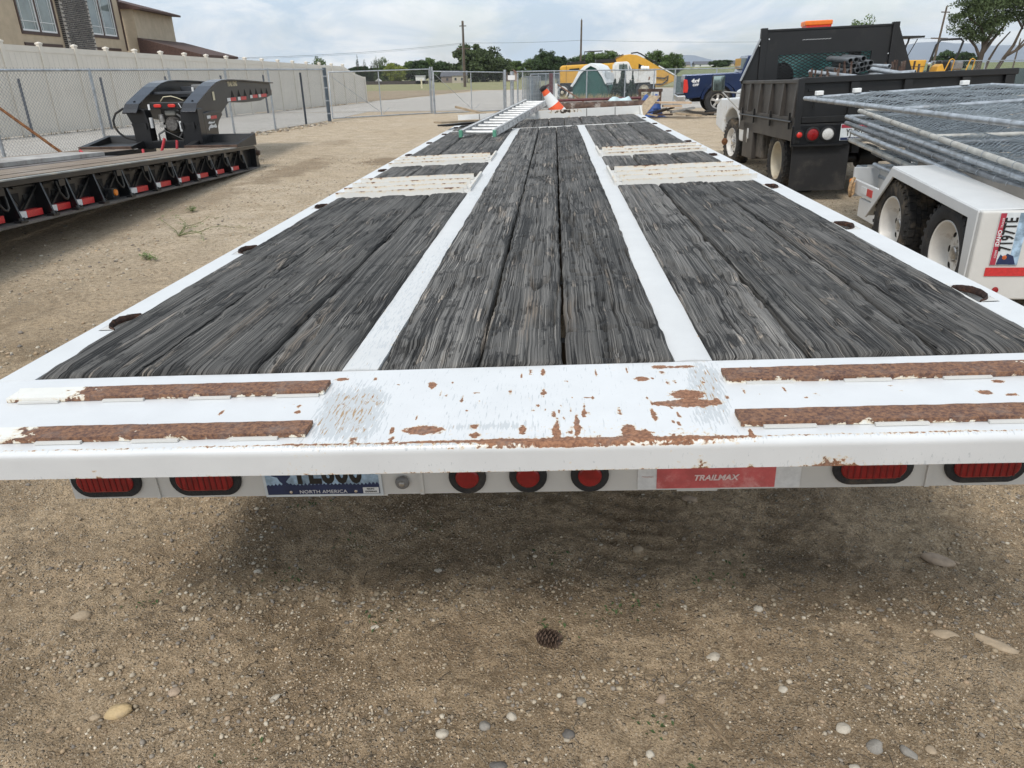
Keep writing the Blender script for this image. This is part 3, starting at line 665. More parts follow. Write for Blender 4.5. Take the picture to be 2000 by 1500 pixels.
def plank(x0, x1, y0, y1, seed, top=.010, rough=1., ystep=.014, knots=None, parent=TR, th=.045, nx=None):
    rr = np.random.RandomState(seed); wd = x1-x0
    nx = nx or max(12, int(wd/.0052)); ys_ = [y0]
    while ys_[-1] < y1: ys_.append(ys_[-1]+ystep*(1+max(0, ys_[-1]-1.2)*.42))
    ys_ = np.array(ys_); ys_ = y0+(ys_-y0)*(y1-y0)/(ys_[-1]-y0); ny = len(ys_)
    X, Y = np.meshgrid(np.linspace(0, wd, nx), ys_); o = rr.uniform(0, 100)
    if knots is None:
        knots = [(rr.uniform(.15, .85)*wd, rr.uniform(y0, y1), rr.uniform(.016, .030)) for _ in range(int((y1-y0)*.5+rr.uniform(0, .9)))]
    U = X+.020*(fbm(X*1.6+o, Y*.5, 2, seed)-.5)
    kn = np.zeros_like(X)
    for kx, ky, kr in knots:
        r2 = ((X-kx)/kr)**2+((Y-ky)/(kr*2.6))**2
        U = U-(X-kx)*.80*np.exp(-r2*.9)
        kn += np.exp(-r2*3)
    g = fbm(U*95+o, Y*.9, 2, seed+2); g2 = fbm(U*38+o, Y*.5, 2, seed+3)
    h = .0028*(g-.5)+.0022*(g2-.5)+.0040*(fbm(X*5, Y*1.6+o, 3, seed+9)-.5)
    ck = np.abs(fbm(U*11+o, Y*.45, 2, seed+4)-.5); h -= .012*rough*(1-sstep(ck, .0, .010))
    dmg = sstep(fbm(X*7+o, Y*3.0, 4, seed+6), .52, .58)*rough             # torn out splinters
    h -= dmg*(.004+.008*(fbm(U*50+o, Y*2.5, 3, seed+7) > .5)*fbm(X*20, Y*9+o, 2, seed+8))
    cc = np.abs(fbm(X*3+o, Y*22, 3, seed+14)-.5); h -= .008*rough*(1-sstep(cc, 0, .012))*sstep(fbm(X*7, Y*3+o, 2, seed+15), .55, .65)
    h += .004*kn
    e = np.minimum(X, wd-X); h -= .010*np.exp(-e/.0035)*(1+.8*(vn(Y*22, X*0+o, seed)-.5))
    e2 = np.minimum(Y-y0, y1-Y); h -= .006*np.exp(-e2/.012)*(.4+vn(X*60, Y*0+o, seed))
    jag = .0030*(fbm(Y*9+o, Y*0, 4, seed+11)-.5)*rough; jag2 = .0030*(fbm(Y*9+o+40, Y*0, 4, seed+12)-.5)*rough
    t = X/wd; XX = x0+X+jag*(1-t)*2+jag2*t*2
    jy = .007*(fbm(X*40+o, X*0, 3, seed+13)-.5); YY = Y+np.where(Y == y0, jy, 0)-np.where(Y == y1, jy, 0)
    Z = top+h+rr.uniform(-.003, .003)+rr.uniform(-.004, .004)*(X/wd-.5); V = np.stack([XX.ravel(), YY.ravel(), Z.ravel()], 1); F = grid_faces(nx, ny)
    idx = np.arange(nx*ny).reshape(ny, nx)
    ring = np.concatenate([idx[0], idx[1:, -1], idx[-1, ::-1][1:], idx[::-1, 0][1:-1]])
    b0 = len(V); VB = V[ring].copy(); VB[:, 2] = top-th; V = np.vstack([V, VB]); n = len(ring); k = np.arange(n)
    F = np.vstack([F, np.stack([ring, b0+k, b0+(k+1) % n, ring[(k+1) % n]], 1)])
    uv = np.stack([U.ravel()+seed*1.37, Y.ravel()+seed*.71], 1); uvb = uv[ring].copy(); uvb[:, 0] += .02; uv = np.vstack([uv, uvb])
    return link('deck_plank', npmesh('deck_plank', V, F, WOOD, uv=uv), parent)
LX = [(-1.198, -.952), (-.941, -.655), (-.644, -.433)]; RX = [(.433, .655), (.667, .934), (.946, 1.198)]
sd_ = 10
for cols in (LX, RX):
    for (a, b) in cols:
        sd_ += 1; plank(a, b, .004, 2.683, sd_, rough=1.15 if abs(a) < .6 else .8)
        sd_ += 1; plank(a, b, 3.505, 4.165, sd_, rough=.7, ystep=.012, nx=22)
        sd_ += 1; plank(a, b, 4.865, 7.58, sd_, rough=.7, ystep=.010, nx=22)
for a, b, s in ((-.346, -.113, 61), (-.103, .090, 62), (.100, .346, 63)): plank(a, b, .004, 7.58, s, rough=1.45)
fs_ = [-1.2, -.955, -.672, -.42, -.199, .0, .199, .42, .672, .955, 1.2]
for k in range(10): plank(fs_[k]+.005, fs_[k+1]-.005, 7.70, 9.28, 80+k, rough=.6, ystep=.012, nx=16)

def pbox(name, x0, x1, y0, y1, z0, z1, mt, step=.02, wear=None, scuff=None, parent=TR, disp=None, label=None, topstep=None):
    """box with gridded faces carrying 'wear'/'scuff' fields and optional dents"""
    V = []; F = []; o = 0
    def face(A, B, P):
        nonlocal o
        nu, nv = len(A), len(B); a, b = np.meshgrid(A, B); V.append(P(a.ravel(), b.ravel())); F.append(grid_faces(nu, nv)+o); o += nu*nv
    lin = lambda a, b, s=step: np.linspace(a, b, max(2, int(abs(b-a)/s)+1))
    xs_, ys_, zs_ = lin(x0, x1), lin(y0, y1), lin(z0, z1, max(step, .02))
    one = lambda a, v: np.full_like(a, v)
    face(xs_, ys_, lambda a, b: np.stack([a, b, one(a, z1)], 1)); face(xs_, [y0, y1][::-1], lambda a, b: np.stack([a, b, one(a, z0)], 1))
    face(xs_, zs_, lambda a, b: np.stack([a, one(a, y0), b], 1)); face(xs_, zs_, lambda a, b: np.stack([a, one(a, y1), b], 1))
    face(ys_, zs_, lambda a, b: np.stack([one(a, x0), a, b], 1)); face(ys_, zs_, lambda a, b: np.stack([one(a, x1), a, b], 1))
    V = np.vstack(V); F = np.vstack(F)
    at = {}
    if wear: at['wear'] = wear(V)
    if scuff: at['scuff'] = scuff(V)
    if disp: V = disp(V)
    me = npmesh(name, V, F, mt, smooth=False, attrs=at)
    bm = bmesh.new(); bm.from_mesh(me); bmesh.ops.remove_doubles(bm, verts=bm.verts, dist=1e-5); bmesh.ops.recalc_face_normals(bm, faces=bm.faces); bm.to_mesh(me); bm.free()
    me.polygons.foreach_set('use_smooth', [True]*len(me.polygons)); me.set_sharp_from_angle(angle=radians(40))
    ob = link(name, me, parent)
    if label: ob['label'] = label
    return ob
# --- side rails with torn tie-down pockets
PK = [.44, 1.385, 2.43, 3.98, 5.05, 6.2, 7.3, 8.4]
RAILD = lambda V: np.column_stack([V[:, 0], V[:, 1], V[:, 2]+.0025*(fbm(V[:, 1]*2.5, V[:, 0]*3, 3, 90)-.5)])
def rail_wear(s):
    def f(V):
        w_ = .06+.10*sstep(fbm(V[:, 1]*1.2, V[:, 0]*3, 3, 33), .5, .7)+.16*np.exp(-np.abs(np.abs(V[:, 0])-1.2)/.012)*(V[:, 2] > -.02)
        for p in PK: w_ += .30*np.exp(-((V[:, 1]-p-.02)/.075)**2)*np.exp(-((np.abs(V[:, 0])-1.235)/.035)**2)*(V[:, 2] > -.02)
        return w_
    return f
ends = [-.002]+[e for p in PK for e in (p-.075, p+.085)]+[9.42]
for s in (-1, 1):
    rail_root = None
    for i in range(0, len(ends), 2):
        a, b = sorted((s*1.201, s*1.295)); ob = pbox('side_rail', a, b, ends[i], ends[i+1], -.085, 0, WHITE, .018 if ends[i] < 3 else .04, rail_wear(s), disp=RAILD)
    for p in PK:
        a, b = sorted((s*1.262, s*1.295)); pbox('side_rail', a, b, p-.075, p+.085, -.085, -.0, WHITE, .016, rail_wear(s), disp=RAILD)
        a, b = sorted((s*1.201, s*1.214)); pbox('pocket_wall', a, b, p-.075, p+.085, -.085, -.004, WHITE_OLD, .03)
        mb = MB(); n = 14; V = []
        for k in range(n):      # torn, curled lip around the hole: a rusty crescent
            t_ = k/(n-1); an = pi*(.06+.90*t_); cy = p+.005-.072*cos(an); cx = 1.206+.052*sin(an)
            wv = .010*(.6+.8*random.random())*(1 if 0 < k < n-1 else .4); zt = .003+.006*sin(an)*random.uniform(.5, 1.2)
            wv *= .55; V += [(s*(cx+.004), cy, -.001), (s*(cx+.001), cy, zt), (s*(cx-wv), cy, -.003), (s*(cx-wv*.4), cy, -.012)]
        fs = [(k*4+j, k*4+j+1, k*4+j+5, k*4+j+4) for k in range(n-1) for j in range(3)]
        mb.add(V, fs); part('torn_pocket_lip', mb, DRUST, TR, 60)
        mb = MB()   # plate that fills the rest of the rail around the crescent hole
        for k in range(n-1):
            t0, t1 = k/(n-1), (k+1)/(n-1)
            q = [(p+.005-.072*cos(pi*(.06+.90*t)), 1.206+.052*sin(pi*(.06+.90*t))) for t in (t0, t1)]
            mb.add([(s*(q[0][1]+.004), q[0][0], -.001), (s*(q[1][1]+.004), q[1][0], -.001), (s*1.263, q[1][0], -.001), (s*1.263, q[0][0], -.001),
                    (s*(q[0][1]+.004), q[0][0], -.006), (s*(q[1][1]+.004), q[1][0], -.006), (s*1.263, q[1][0], -.006), (s*1.263, q[0][0], -.006)], [(0, 1, 2, 3), (4, 5, 6, 7), (0, 1, 5, 4)])
        part('pocket_plate', mb, WHITE_OLD, TR)
    # hanging dirt lines on the outside
# --- centre rails
def crail(x0, x1):
    def wearf(V):
        e = np.minimum(V[:, 0]-x0, x1-V[:, 0]); return .06+.20*np.exp(-e/.006)*(fbm(V[:, 1]*3, V[:, 0]*0, 3, 12) > .5)+.10*sstep(V[:, 1], 2.5, 5)
    def sc_(V): return .26+.20*sstep(fbm(V[:, 1]*1.5, V[:, 0]*6, 3, 8), .5, .7)
    def d(V):
        V = V.copy(); c = (x0+x1)/2; jag = .010*(fbm(V[:, 1]*7, V[:, 0]*0+x0*9, 4, 5)-.5)+.012*(fbm(V[:, 1]*1.6, V[:, 0]*0+x0*3, 3, 6)-.5)
        V[:, 0] += jag*np.where((V[:, 0] > c) == (x0 < 0), 1, .35); t = (V[:, 0]-c)/(x1-x0)*2
        V[:, 2] += np.where(V[:, 2] > -.02, .004*(1-t**2)+.004*(fbm(V[:, 0]*8, V[:, 1]*5, 3, 4)-.5), 0); return V
    pbox('deck_rail', x0, x1, .002, 7.60, -.07, .001, CRAIL, .012, wearf, sc_, disp=d)
CRAIL = paint('scraped_white_rail_paint', (.60, .605, .60), .5, dirt=(.36, .38, .32), dirt_amt=.45, rs=38)
crail(-.432, -.347); crail(.347, .432)
pbox('crossbar', -1.2, 1.2, 7.602, 7.685, -.07, .003, WHITE_OLD, .04, lambda V: np.full(len(V), .12))
# --- ribbed cleat plates over the wheels
def cleat(xa, xb, y0, y1, bars):
    s = 1 if xa > 0 else -1
    pbox('cleat_plate', xa, xb, y0, y1, -.06, -.014, WHITE_OLD, .05, lambda V: .05*fbm(V[:, 0]*6, V[:, 1]*6, 3, 3), disp=lambda V: V+np.array([0, 0, .0])+np.column_stack([0*V[:, 0], 0*V[:, 0], .006*(fbm(V[:, 0]*5, V[:, 1]*8, 3, 7)-.5)]))
    for y in bars:
        a, b = (xa+.03, xb+.035) if s > 0 else (xa-.035, xb-.03)
        pbox('grip_bar', a, b, y-.005, y+.005, -.012, .026, RUSTY, .016, lambda V: np.where(V[:, 2] > .015, .50, .0), disp=lambda V: V+np.column_stack([0*V[:, 0], .006*(fbm(V[:, 0]*2, V[:, 0]*0+y, 3, 4)-.5), .004*(fbm(V[:, 0]*9, V[:, 0]*0+y, 3, 5)-.5)]))
        pbox('cleat_strip', a+.01, b-.01, y+.012, y+.085, -.012, .006, WHITE_OLD, .05, lambda V: np.full(len(V), .04))
    xi = xa-.004 if s > 0 else xb+.004
    pbox('grip_bar', min(xi, xi-s*.014), max(xi, xi-s*.014), y0+.03, y1-.05, .001, .026, RUSTY, .02, lambda V: np.where(V[:, 2] > .015, .40, .15))
for (a, b) in ((-1.2, -.436), (.436, 1.2)):
    cleat(a, b, 2.690, 3.498, (2.76, 2.95, 3.15, 3.36)); cleat(a, b, 4.172, 4.858, (4.24, 4.46, 4.68))
# --- tail plate: folded sheet, flat top then a bent lip
def tail_plate():
    ysf = list(np.linspace(0.0, -.362, 74)); path = [(y, 0.0) for y in ysf]
    for k in range(1, 6): a = k/5*radians(84); path.append((-.362-.014*sin(a), -.014*(1-cos(a))))
    for k in range(1, 14): path.append((-.376+.005*k/13, -.014-.048*k/13))
    path += [(-.368, -.063), (-.362, -.060), (-.360, -.02), (-.345, -.012), (0, -.012)]
    P = np.array(path); n = len(P); xs_ = np.linspace(-1.297, 1.297, 560); nx = len(xs_)
    X = np.tile(xs_, n); Yp = np.repeat(P[:, 0], nx); Zp = np.repeat(P[:, 1], nx); S = np.repeat(np.arange(n), nx)
    nz = fbm(X*9, Yp*14, 4, 60); nz2 = fbm(X*3, Yp*4, 3, 61)
    wv = np.full(len(X), .015)+.06*(np.abs(X) < .44)
    wv += .58*np.exp(-((Yp+.362-.006*(nz2-.5))/.0055)**2)*(Zp > -.012)*(.55+.9*nz2)*np.where(np.abs(X) < 1.2, 1, .1)*np.where(np.abs(X) < .44, 1, .9)
    cen = np.exp(-((X-.12)/.33)**4)
    wv += .30*cen*np.exp(-(Yp+.362)/.045)*(Zp > -.01)*(.4+1.2*fbm(X*16, Yp*0, 3, 62))
    wv += .40*np.exp(-(np.abs(Yp+.003))/.006)*(np.abs(X) < .46)*fbm(X*6, Yp*0, 3, 63)*(S < 20)
    B = [(-.185, -.311, .037, .016, 1.0), (-.199, -.098, .010, .020, .62), (-.155, -.085, .003, .006, .5), (.262, -.094, .017, .014, .62), (.341, -.222, .062, .016, 1.0), (.345, -.180, .036, .024, .62),
         (.045, -.040, .005, .026, .55), (.048, -.152, .006, .022, .5), (-.418, -.047, .018, .010, .6), (.309, -.028, .020, .012, .55), (.36, -.030, .03, .010, .5), (.925, -.200, .016, .012, .62), (.976, -.150, .015, .009, .55), (.968, -.214, .016, .008, .5),
         (-.472, -.190, .006, .013, .5), (-.466, -.218, .008, .012, .55), (-.635, -.21, .005, .020, .5), (-.34, -.05, .006, .012, .4), (.115, -.30, .005, .045, .62), (.075, -.322, .007, .028, .6), (.070, -.255, .004, .02, .5), (.213, -.33, .014, .030, .5), (.235, -.345, .02, .014, .5),
         (.01, -.318, .008, .017, .5), (-.085, -.30, .010, .014, .5), (-.08, -.335, .012, .012, .5), (-.246, -.31, .005, .018, .55), (-.24, -.345, .006, .012, .5), (-.315, -.345, .010, .012, .45), (.266, -.27, .006, .028, .5), (.28, -.22, .009, .008, .5), (.130, -.255, .005, .020, .5), (.20, -.25, .005, .020, .4), (.545, -.168, .003, .018, .55),
         (.31, -.06, .008, .012, .4), (-.10, -.145, .005, .007, .4), (.60, -.19, .01, .004, .4), (-.03, -.36, .05, .012, .3), (.08, -.365, .06, .014, .35)]
    rb = random.Random(14)
    for k in range(60):
        x_ = rb.gauss(.10, .22); y_ = -rb.uniform(.03, .355); B.append((x_, y_, rb.uniform(.0015, .005), rb.uniform(.004, .022), rb.uniform(.30, .50)))
    for k in range(26): B.append((rb.uniform(-1.2, 1.2), -rb.uniform(.16, .26), rb.uniform(.002, .006), rb.uniform(.002, .007), rb.uniform(.30, .46)))
    for cx, cy, rx, ry, s in B:
        wv += min(1.1, s*1.35)*np.exp(-(((X-cx)/rx)**2+((Yp-cy)/ry)**2)**1.5)*(Zp > -.01)*1.15
    # drag streaks and the slanted scrape
    dd = (X-(.559+.045*((Yp+.17)/-.03)))/.006; wv += .0*dd
    # lip: chips along the bottom edge and a group of pock marks
    lip = (Zp < -.012)*(S < 95)
    wv += lip*(.34*np.exp(-(Zp+.062)/.004)*sstep(fbm(X*5, X*0, 3, 70), .42, .62)+.02)
    for cx, s, wd in ((-1.10, .40, .03), (-1.06, .35, .02), (-.83, .40, .008), (.345, .45, .012), (.40, .3, .006), (.43, .4, .006), (.56, .42, .035), (.60, .38, .05), (-.50, .16, .06), (-.44, .12, .03)):
        wv += lip*s*np.exp(-((X-cx)/wd)**2)*(.3+.9*fbm(X*60, Zp*60, 2, 71))*sstep(-Zp, .026, .05)
    scf = np.zeros(len(X))+(.32-.14*sstep(np.abs(X), .40, .50)+.22*(nz2-.5))*(Zp > -.01)
    scf += .46*np.exp(-((X+.355+.12*(Yp+.2))/.075)**4)*np.exp(-((Yp+.225)/.13)**4)*(Zp > -.012)
    scf += .42*np.exp(-((X-.385-.10*(Yp+.2))/.040)**4)*np.exp(-((Yp+.17)/.15)**4)*(Zp > -.012)
    scf += .22*np.exp(-((Yp+.300)/.012)**2)*np.exp(-((X+.07)/.10)**4)
    scf += .30*np.exp(-((Yp+.366)/.006)**2)*(np.abs(X) < 1.15)
    scf += lip*(.10+.22*fbm(X*4, Zp*10, 3, 72))
    Zp2 = Zp+np.where(S < 74, .0035*(fbm(X*2.2, Yp*5, 3, 64)-.5)-.0025*np.exp(-((X-.05)/.35)**2)*np.exp(-((Yp+.33)/.05)**2), 0)
    Yp2 = Yp+np.where(Zp < -.01, .003*(fbm(X*3, Zp*5, 3, 65)-.5), 0)
    V = np.stack([X, Yp2, Zp2], 1)
    me = npmesh('tail_plate', V, grid_faces(nx, n), TAIL, attrs={'wear': wv, 'scuff': scf}); me.set_sharp_from_angle(angle=radians(50))
    o = link('tail_plate', me, TR); o['label'] = 'scraped and rust spotted white tail plate'
    return o
TAIL = paint('scraped_tail_paint', (.64, .65, .655), .38, dirt_amt=.10, rs=105, rust=((.15, .068, .040), (.33, .165, .092)))
TP_ = tail_plate()
def tbar(x0, x1, yc, hw, slant, outer_paint):
    def wr(V):
        ax = np.abs(V[:, 0]); pa = sstep(ax, outer_paint, outer_paint+.14)
        return np.where(V[:, 2] > .006, .85-.62*pa+.1*(fbm(V[:, 0]*8, V[:, 1]*20, 3, 20)-.5), .36+.34*fbm(V[:, 0]*7, V[:, 0]*0, 3, 24))
    def d(V):
        V = V.copy(); jag = .003*(fbm(V[:, 0]*25, V[:, 0]*0, 3, 22)-.5); V[:, 1] += jag
        V[:, 2] += np.where(V[:, 2] > .006, .0016*(fbm(V[:, 0]*60, V[:, 1]*60, 3, 23)-.5), 0)
        e = min(abs(x0), abs(x1)); V[:, 0] += np.where(np.abs(np.abs(V[:, 0])-max(abs(x0), abs(x1))) < 1e-3, np.sign(V[:, 0])*-(yc-V[:, 1]+hw)*slant, 0); return V
    pbox('rusty_grip_bar', x0, x1, yc-hw, yc+hw, .0005, .0110, TBAR, .008, wr, disp=d)
    for k in range(int((x1-x0)/.10)):       # skip-weld plates under the bar
        if k % 2 == 0: pbox('weld_plate', x0+.04+k*.1, x0+.135+k*.1, yc-hw-.009, yc-hw-.001, .0003, .005, WHITE_OLD, .03, lambda V: np.full(len(V), .12))
TBAR = paint('rusted_bar_paint', (.74, .73, .68), .5, dirt_amt=.3, rust=((.085, .044, .036), (.26, .135, .075)), rs=50)
tbar(-1.18, -.436, -.105, .029, .6, .93); tbar(-1.20, -.412, -.307, .0265, .5, .93); tbar(.437, 1.275, -.098, .030, -.0, 1.02); tbar(.420, 1.275, -.301, .0275, 0, 1.10)
# --- apron under the tail with the lamps
AP = pbox('rear_apron', -1.185, 1.185, -.020, .005, -.330, -.075, WHITE_OLD, .04, lambda V: .02+.10*np.exp(-(V[:, 2]+.33)/.01), label='dull white lamp panel under the tail')
yf = -.0215
def oval(name, cx, cz, wd, ht, y0, y1, mt, parent, n=28, **k):
    P = []; r = ht/2; e = wd/2-r
    for i in range(n):
        a = 2*pi*i/n; P.append((cx+r*cos(a)+(e if cos(a) >= 0 else -e), cz+r*sin(a)))
    return part(name, MB().prism(P, y0, y1, 'xz'), mt, parent, 40, **k)
for cx, cz in ((-1.083, -.275), (-.820, -.275), (.818, -.272), (1.075, -.272)):
    g = oval('oval_tail_light', cx, cz, .186, .094, yf-.008, yf+.002, RUBBER, TR, bevel=.003)
    oval('red_lens', cx, cz, .150, .058, yf-.014, yf-.006, RED, g, bevel=.004)
    rbm = MB()
    for k in range(9): rbm.box(cx-.060+.015*k-.0018, cx-.060+.015*k+.0018, yf-.0152, yf-.0142, cz-.024, cz+.024)
    part('lens_ribs', rbm, RIBR, g)['kind'] = 'stuff'
for cx in (-.151, -.001, .150):
    g = oval('round_tail_light', cx, -.280, .093, .093, yf-.010, yf+.002, RUBBER, TR, bevel=.003)
    oval('red_lens', cx, -.280, .058, .058, yf-.016, yf-.006, RED, g, bevel=.005)
g = oval('clear_lamp', -.315, -.292, .036, .036, yf-.014, yf, GREY, TR, bevel=.007); oval('lamp_cap', -.315, -.292, .016, .016, yf-.018, yf-.010, STEEL, g, bevel=.004)
for x in (-.955, -.268, .950): pbox('weld_seam', x-.005, x+.005, yf-.004, yf+.001, -.329, -.08, WHITE_OLD, .03, lambda V: np.full(len(V), .30))
# reflective strip with the maker's lettering
ts = MB().box(.266, .654, yf-.0022, yf+.0005, -.325, -.262); tb = part('conspicuity_strip', ts, WHT, TR)
part('red_tape', MB().box(.312, .594, yf-.0040, yf-.0025, -.323, -.264), REDF, tb)
FACE = lambda x, z, y=yf: FM((1, 0, 0), (0, 0, 1), (x, y, z))
text('maker_lettering', 'TRAILMAX', .021, PINK, tb, FACE(.452, -.294, yf-.0050), .0006, 1.0, 1.05, .25, .0006)
text('faint_lettering', 'TRAILMAX', .006, PINK, tb, FACE(.290, -.290, yf-.0032), .0004)
# licence plate
lp = part('licence_plate', MB().box(-.672, -.367, yf-.0035, yf-.001, -.331, -.179), PLATE_PALE, TR, bevel=.002)
y1 = yf-.0045
def ridge_poly(x0, x1, zb, amp, base, n, seed, spike=False):
    rr = random.Random(seed); P = [(x0, zb)]+[(x1, zb)]; up = []
    for i in range(n+1):
        t = i/n; z = base+amp*(float(vn(np.array(t*6.), np.array(seed*3.1), seed)))+(rr.uniform(0, amp*.8) if not spike else (amp*1.1 if i % 2 else 0)*rr.uniform(.6, 1.2)); up.append((x1+(x0-x1)*t, z))
    return P+up
part('mountain_print', MB().prism(ridge_poly(-.664, -.375, -.300, .012, -.276, 22, 3), y1, y1+.001, 'xz'), PLATE_SKY, lp)
part('forest_print', MB().prism(ridge_poly(-.664, -.375, -.323, .006, -.300, 60, 5, True), y1-.0009, y1-.0001, 'xz'), PLATE_NAVY, lp)
text('plate_lettering', 'NORTH AMERICA', .0135, WHITETXT, lp, FACE(-.520, -.3155, y1-.0013), .0003, 1.05, 1.1)
text('plate_number', 'TL600', .088, BLACKTXT, lp, FACE(-.505, -.262, y1-.0013), .0008, 1.08, .74, 0, .0035)
part('bear_print', MB().prism([(-.652, -.262), (-.645, -.268), (-.632, -.272), (-.628, -.282), (-.620, -.292), (-.604, -.299), (-.594, -.296), (-.603, -.294), (-.612, -.286), (-.604, -.276), (-.598, -.270), (-.600, -.255), (-.650, -.250)], y1-.0018, y1-.0010, 'xz'), PLATE_NAVY, lp)
stk = part('renewal_sticker', MB().box(-.417, -.377, yf-.0070, yf-.0060, -.321, -.304), WHT, lp)
text('sticker_text', 'NON-', .0068, BLACKTXT, stk, FACE(-.397, -.3085, yf-.0073), .0002, 1, 1.1, 0, .0002); text('sticker_text', 'EXPIRING', .0062, BLACKTXT, stk, FACE(-.397, -.3160, yf-.0073), .0002, 1, 1.1, 0, .0002)
for x in (-.603, -.436): part('plate_screw', MB().lathe([(.0001, -.004), (.004, -.003), (.005, 0)], 10, Matrix.Translation((x, yf-.0045, -.315)) @ Matrix.Rotation(pi/2, 4, 'Z')), CHROME, lp, 40)
PEEL = paint('peeling_white_paint', (.68, .68, .66), .5, rust=((.02, .018, .016), (.07, .05, .04)), rs=26)
# --- bulkhead at the front
pbox('bulkhead', -1.31, 1.31, 9.30, 9.34, -.02, .110, PEEL, .03, lambda V: .10+.36*np.exp(-(V[:, 2]+.0)/.02)*fbm(V[:, 0]*4, V[:, 2]*9, 3, 3)+.55*np.exp(-((V[:, 0]-.20)/.30)**4)*np.exp(-((V[:, 2]-.085)/.02)**2)+.25*(V[:, 2] > .1)*fbm(V[:, 0]*5, V[:, 0]*0, 3, 4), label='low peeling white bulkhead at the front of the deck')
for x in (-1.0, -.62, .53, .93): pbox('bulkhead_seam', x-.004, x+.004, 9.296, 9.301, .0, .109, BROWNM, .03)
part('bulkhead_gusset', MB().prism([(9.06, .001), (9.30, .001), (9.30, .109), (9.27, .109)], 1.27, 1.295, 'yz'), WHITE_OLD, TR, bevel=.002)
pbox('front_ledge', -1.2, 1.2, 9.345, 10.3, -.09, -.045, WHITE_OLD, .2)
# --- frame, axles and wheels below
for x in (-.42, .42): part('frame_beam', MB().box(x-.05, x+.05, .02, 10.2, -.36, -.088), WHITE_OLD, TR)
for k in range(16): part('cross_member', MB().box(-1.19, 1.19, .35+k*.6, .39+k*.6, -.19, -.075), BROWNM, TR)
part('tongue', MB().bar((-.42, 10.2, -.28), (0, 12.6, -.32), .10, .16).bar((.42, 10.2, -.28), (0, 12.6, -.32), .10, .16), WHITE_OLD, TR)

def wheel(parent, c, R, wd, rimR, side, tyre=RUBBER, rim=WHEELW, dish=.3, holes=8, lug=True, spokes=0, hub=CHROME, n=48, lugn=34, steer=0., oval_holes=True):
    """side=+1: outer face towards +X. axis along X."""
    M = Matrix.Translation(c) @ Matrix.Rotation(steer, 4, 'Z') @ (Matrix.Identity(4) if side > 0 else Matrix.Rotation(pi, 4, 'Z'))
    h = wd/2; sr = R*.045
    prof = [(rimR, -h*.80), (rimR+.35*(R-rimR), -h), (R-.35*(R-rimR), -h*1.02), (R-sr*1.4, -h*.90), (R-sr*.4, -h*.78), (R-sr*.4, h*.78), (R-sr*1.4, h*.90), (R-.35*(R-rimR), h*1.02), (rimR+.35*(R-rimR), h), (rimR+.08*(R-rimR), h*.93), (rimR, h*.80)]
    mb = MB().lathe(prof, n, M)
    if lug:
        for j in range(lugn):
            for k, (a0, a1) in enumerate(((-.80, -.36), (-.30, .04), (.06, .34), (.38, .80))):
                an = 2*pi*(j+.5*(k % 2))/lugn; wl = 2*pi*R/lugn*.36
                T = M @ Matrix.Rotation(an, 4, 'X') @ Matrix.Rotation(.0, 4, 'Z')
                mb.box(a0*h, a1*h, -wl, wl, R-sr*.6, R, T)
            an = 2*pi*j/lugn
            for s_ in (-1, 1): mb.box(min(s_*h*.80, s_*h*.99), max(s_*h*.80, s_*h*.99), -R*.035, R*.035, R-sr*2.6, R-sr*.7, M @ Matrix.Rotation(an, 4, 'X'))
    ty = part('tyre', mb, tyre, parent, 35)
    d = h*dish; rp = [(rimR*1.0, h*.84), (rimR*.985, h*.90), (rimR*.94, h*.86), (rimR*.90, h*.60), (rimR*.86, d+.02), (rimR*.80, d), (rimR*.62, d+h*.12), (rimR*.40, d+h*.10), (rimR*.34, d+h*.04), (.001, d+h*.04)]
    if spokes: rp = [(rimR*1.0, h*.84), (rimR*.97, h*.90), (rimR*.92, h*.84), (rimR*.86, h*.35), (rimR*.84, 0), (.001, 0)]
    r_ = part('rim', MB().lathe(rp, 40, M), rim if not spokes else DARKVOID, parent, 40)
    if spokes:
        sp = MB()
        for j in range(spokes):
            T = M @ Matrix.Rotation(2*pi*j/spokes, 4, 'X'); sp.prism([(-rimR*.11, rimR*.2), (rimR*.11, rimR*.2), (rimR*.19, rimR*.93), (-rimR*.19, rimR*.93)], h*.25, h*.62, 'yz', T)
        sp.lathe([(rimR*.99, h*.82), (rimR*.96, h*.90), (rimR*.84, h*.70), (rimR*.84, h*.4)], 40, M); sp.lathe([(.001, h*.75), (rimR*.22, h*.72), (rimR*.34, h*.6), (rimR*.34, h*.2)], 24, M)
        part('spokes', sp, rim, parent, 40, bevel=.004)
    hb = MB()
    for j in range(holes):
        an = 2*pi*j/holes; T = M @ Matrix.Rotation(an, 4, 'X') @ Matrix.Translation((d+h*.07, 0, rimR*.66))
        hb.lathe([(.001, .006+h*.02), (rimR*.085, .004+h*.02), (rimR*.10, -.004)], 10, T @ Matrix.Diagonal((1, 1.25, .8, 1)))
    if holes: part('hand_holes', hb, DARKVOID, r_, 40)  # raised discs, the shade of open holes put into their colour
    hc = MB().lathe([(.001, d+h*.52), (rimR*.17, d+h*.50), (rimR*.20, d+h*.44), (rimR*.20, d)], 18, M)
    for j in range(6): hc.lathe([(.001, d+h*.26), (rimR*.055, d+h*.24), (rimR*.06, d)], 6, M @ Matrix.Rotation(2*pi*j/6+.3, 4, 'X') @ Matrix.Translation((0, 0, rimR*.36)))
    part('hub', hc, hub, r_, 35); return ty
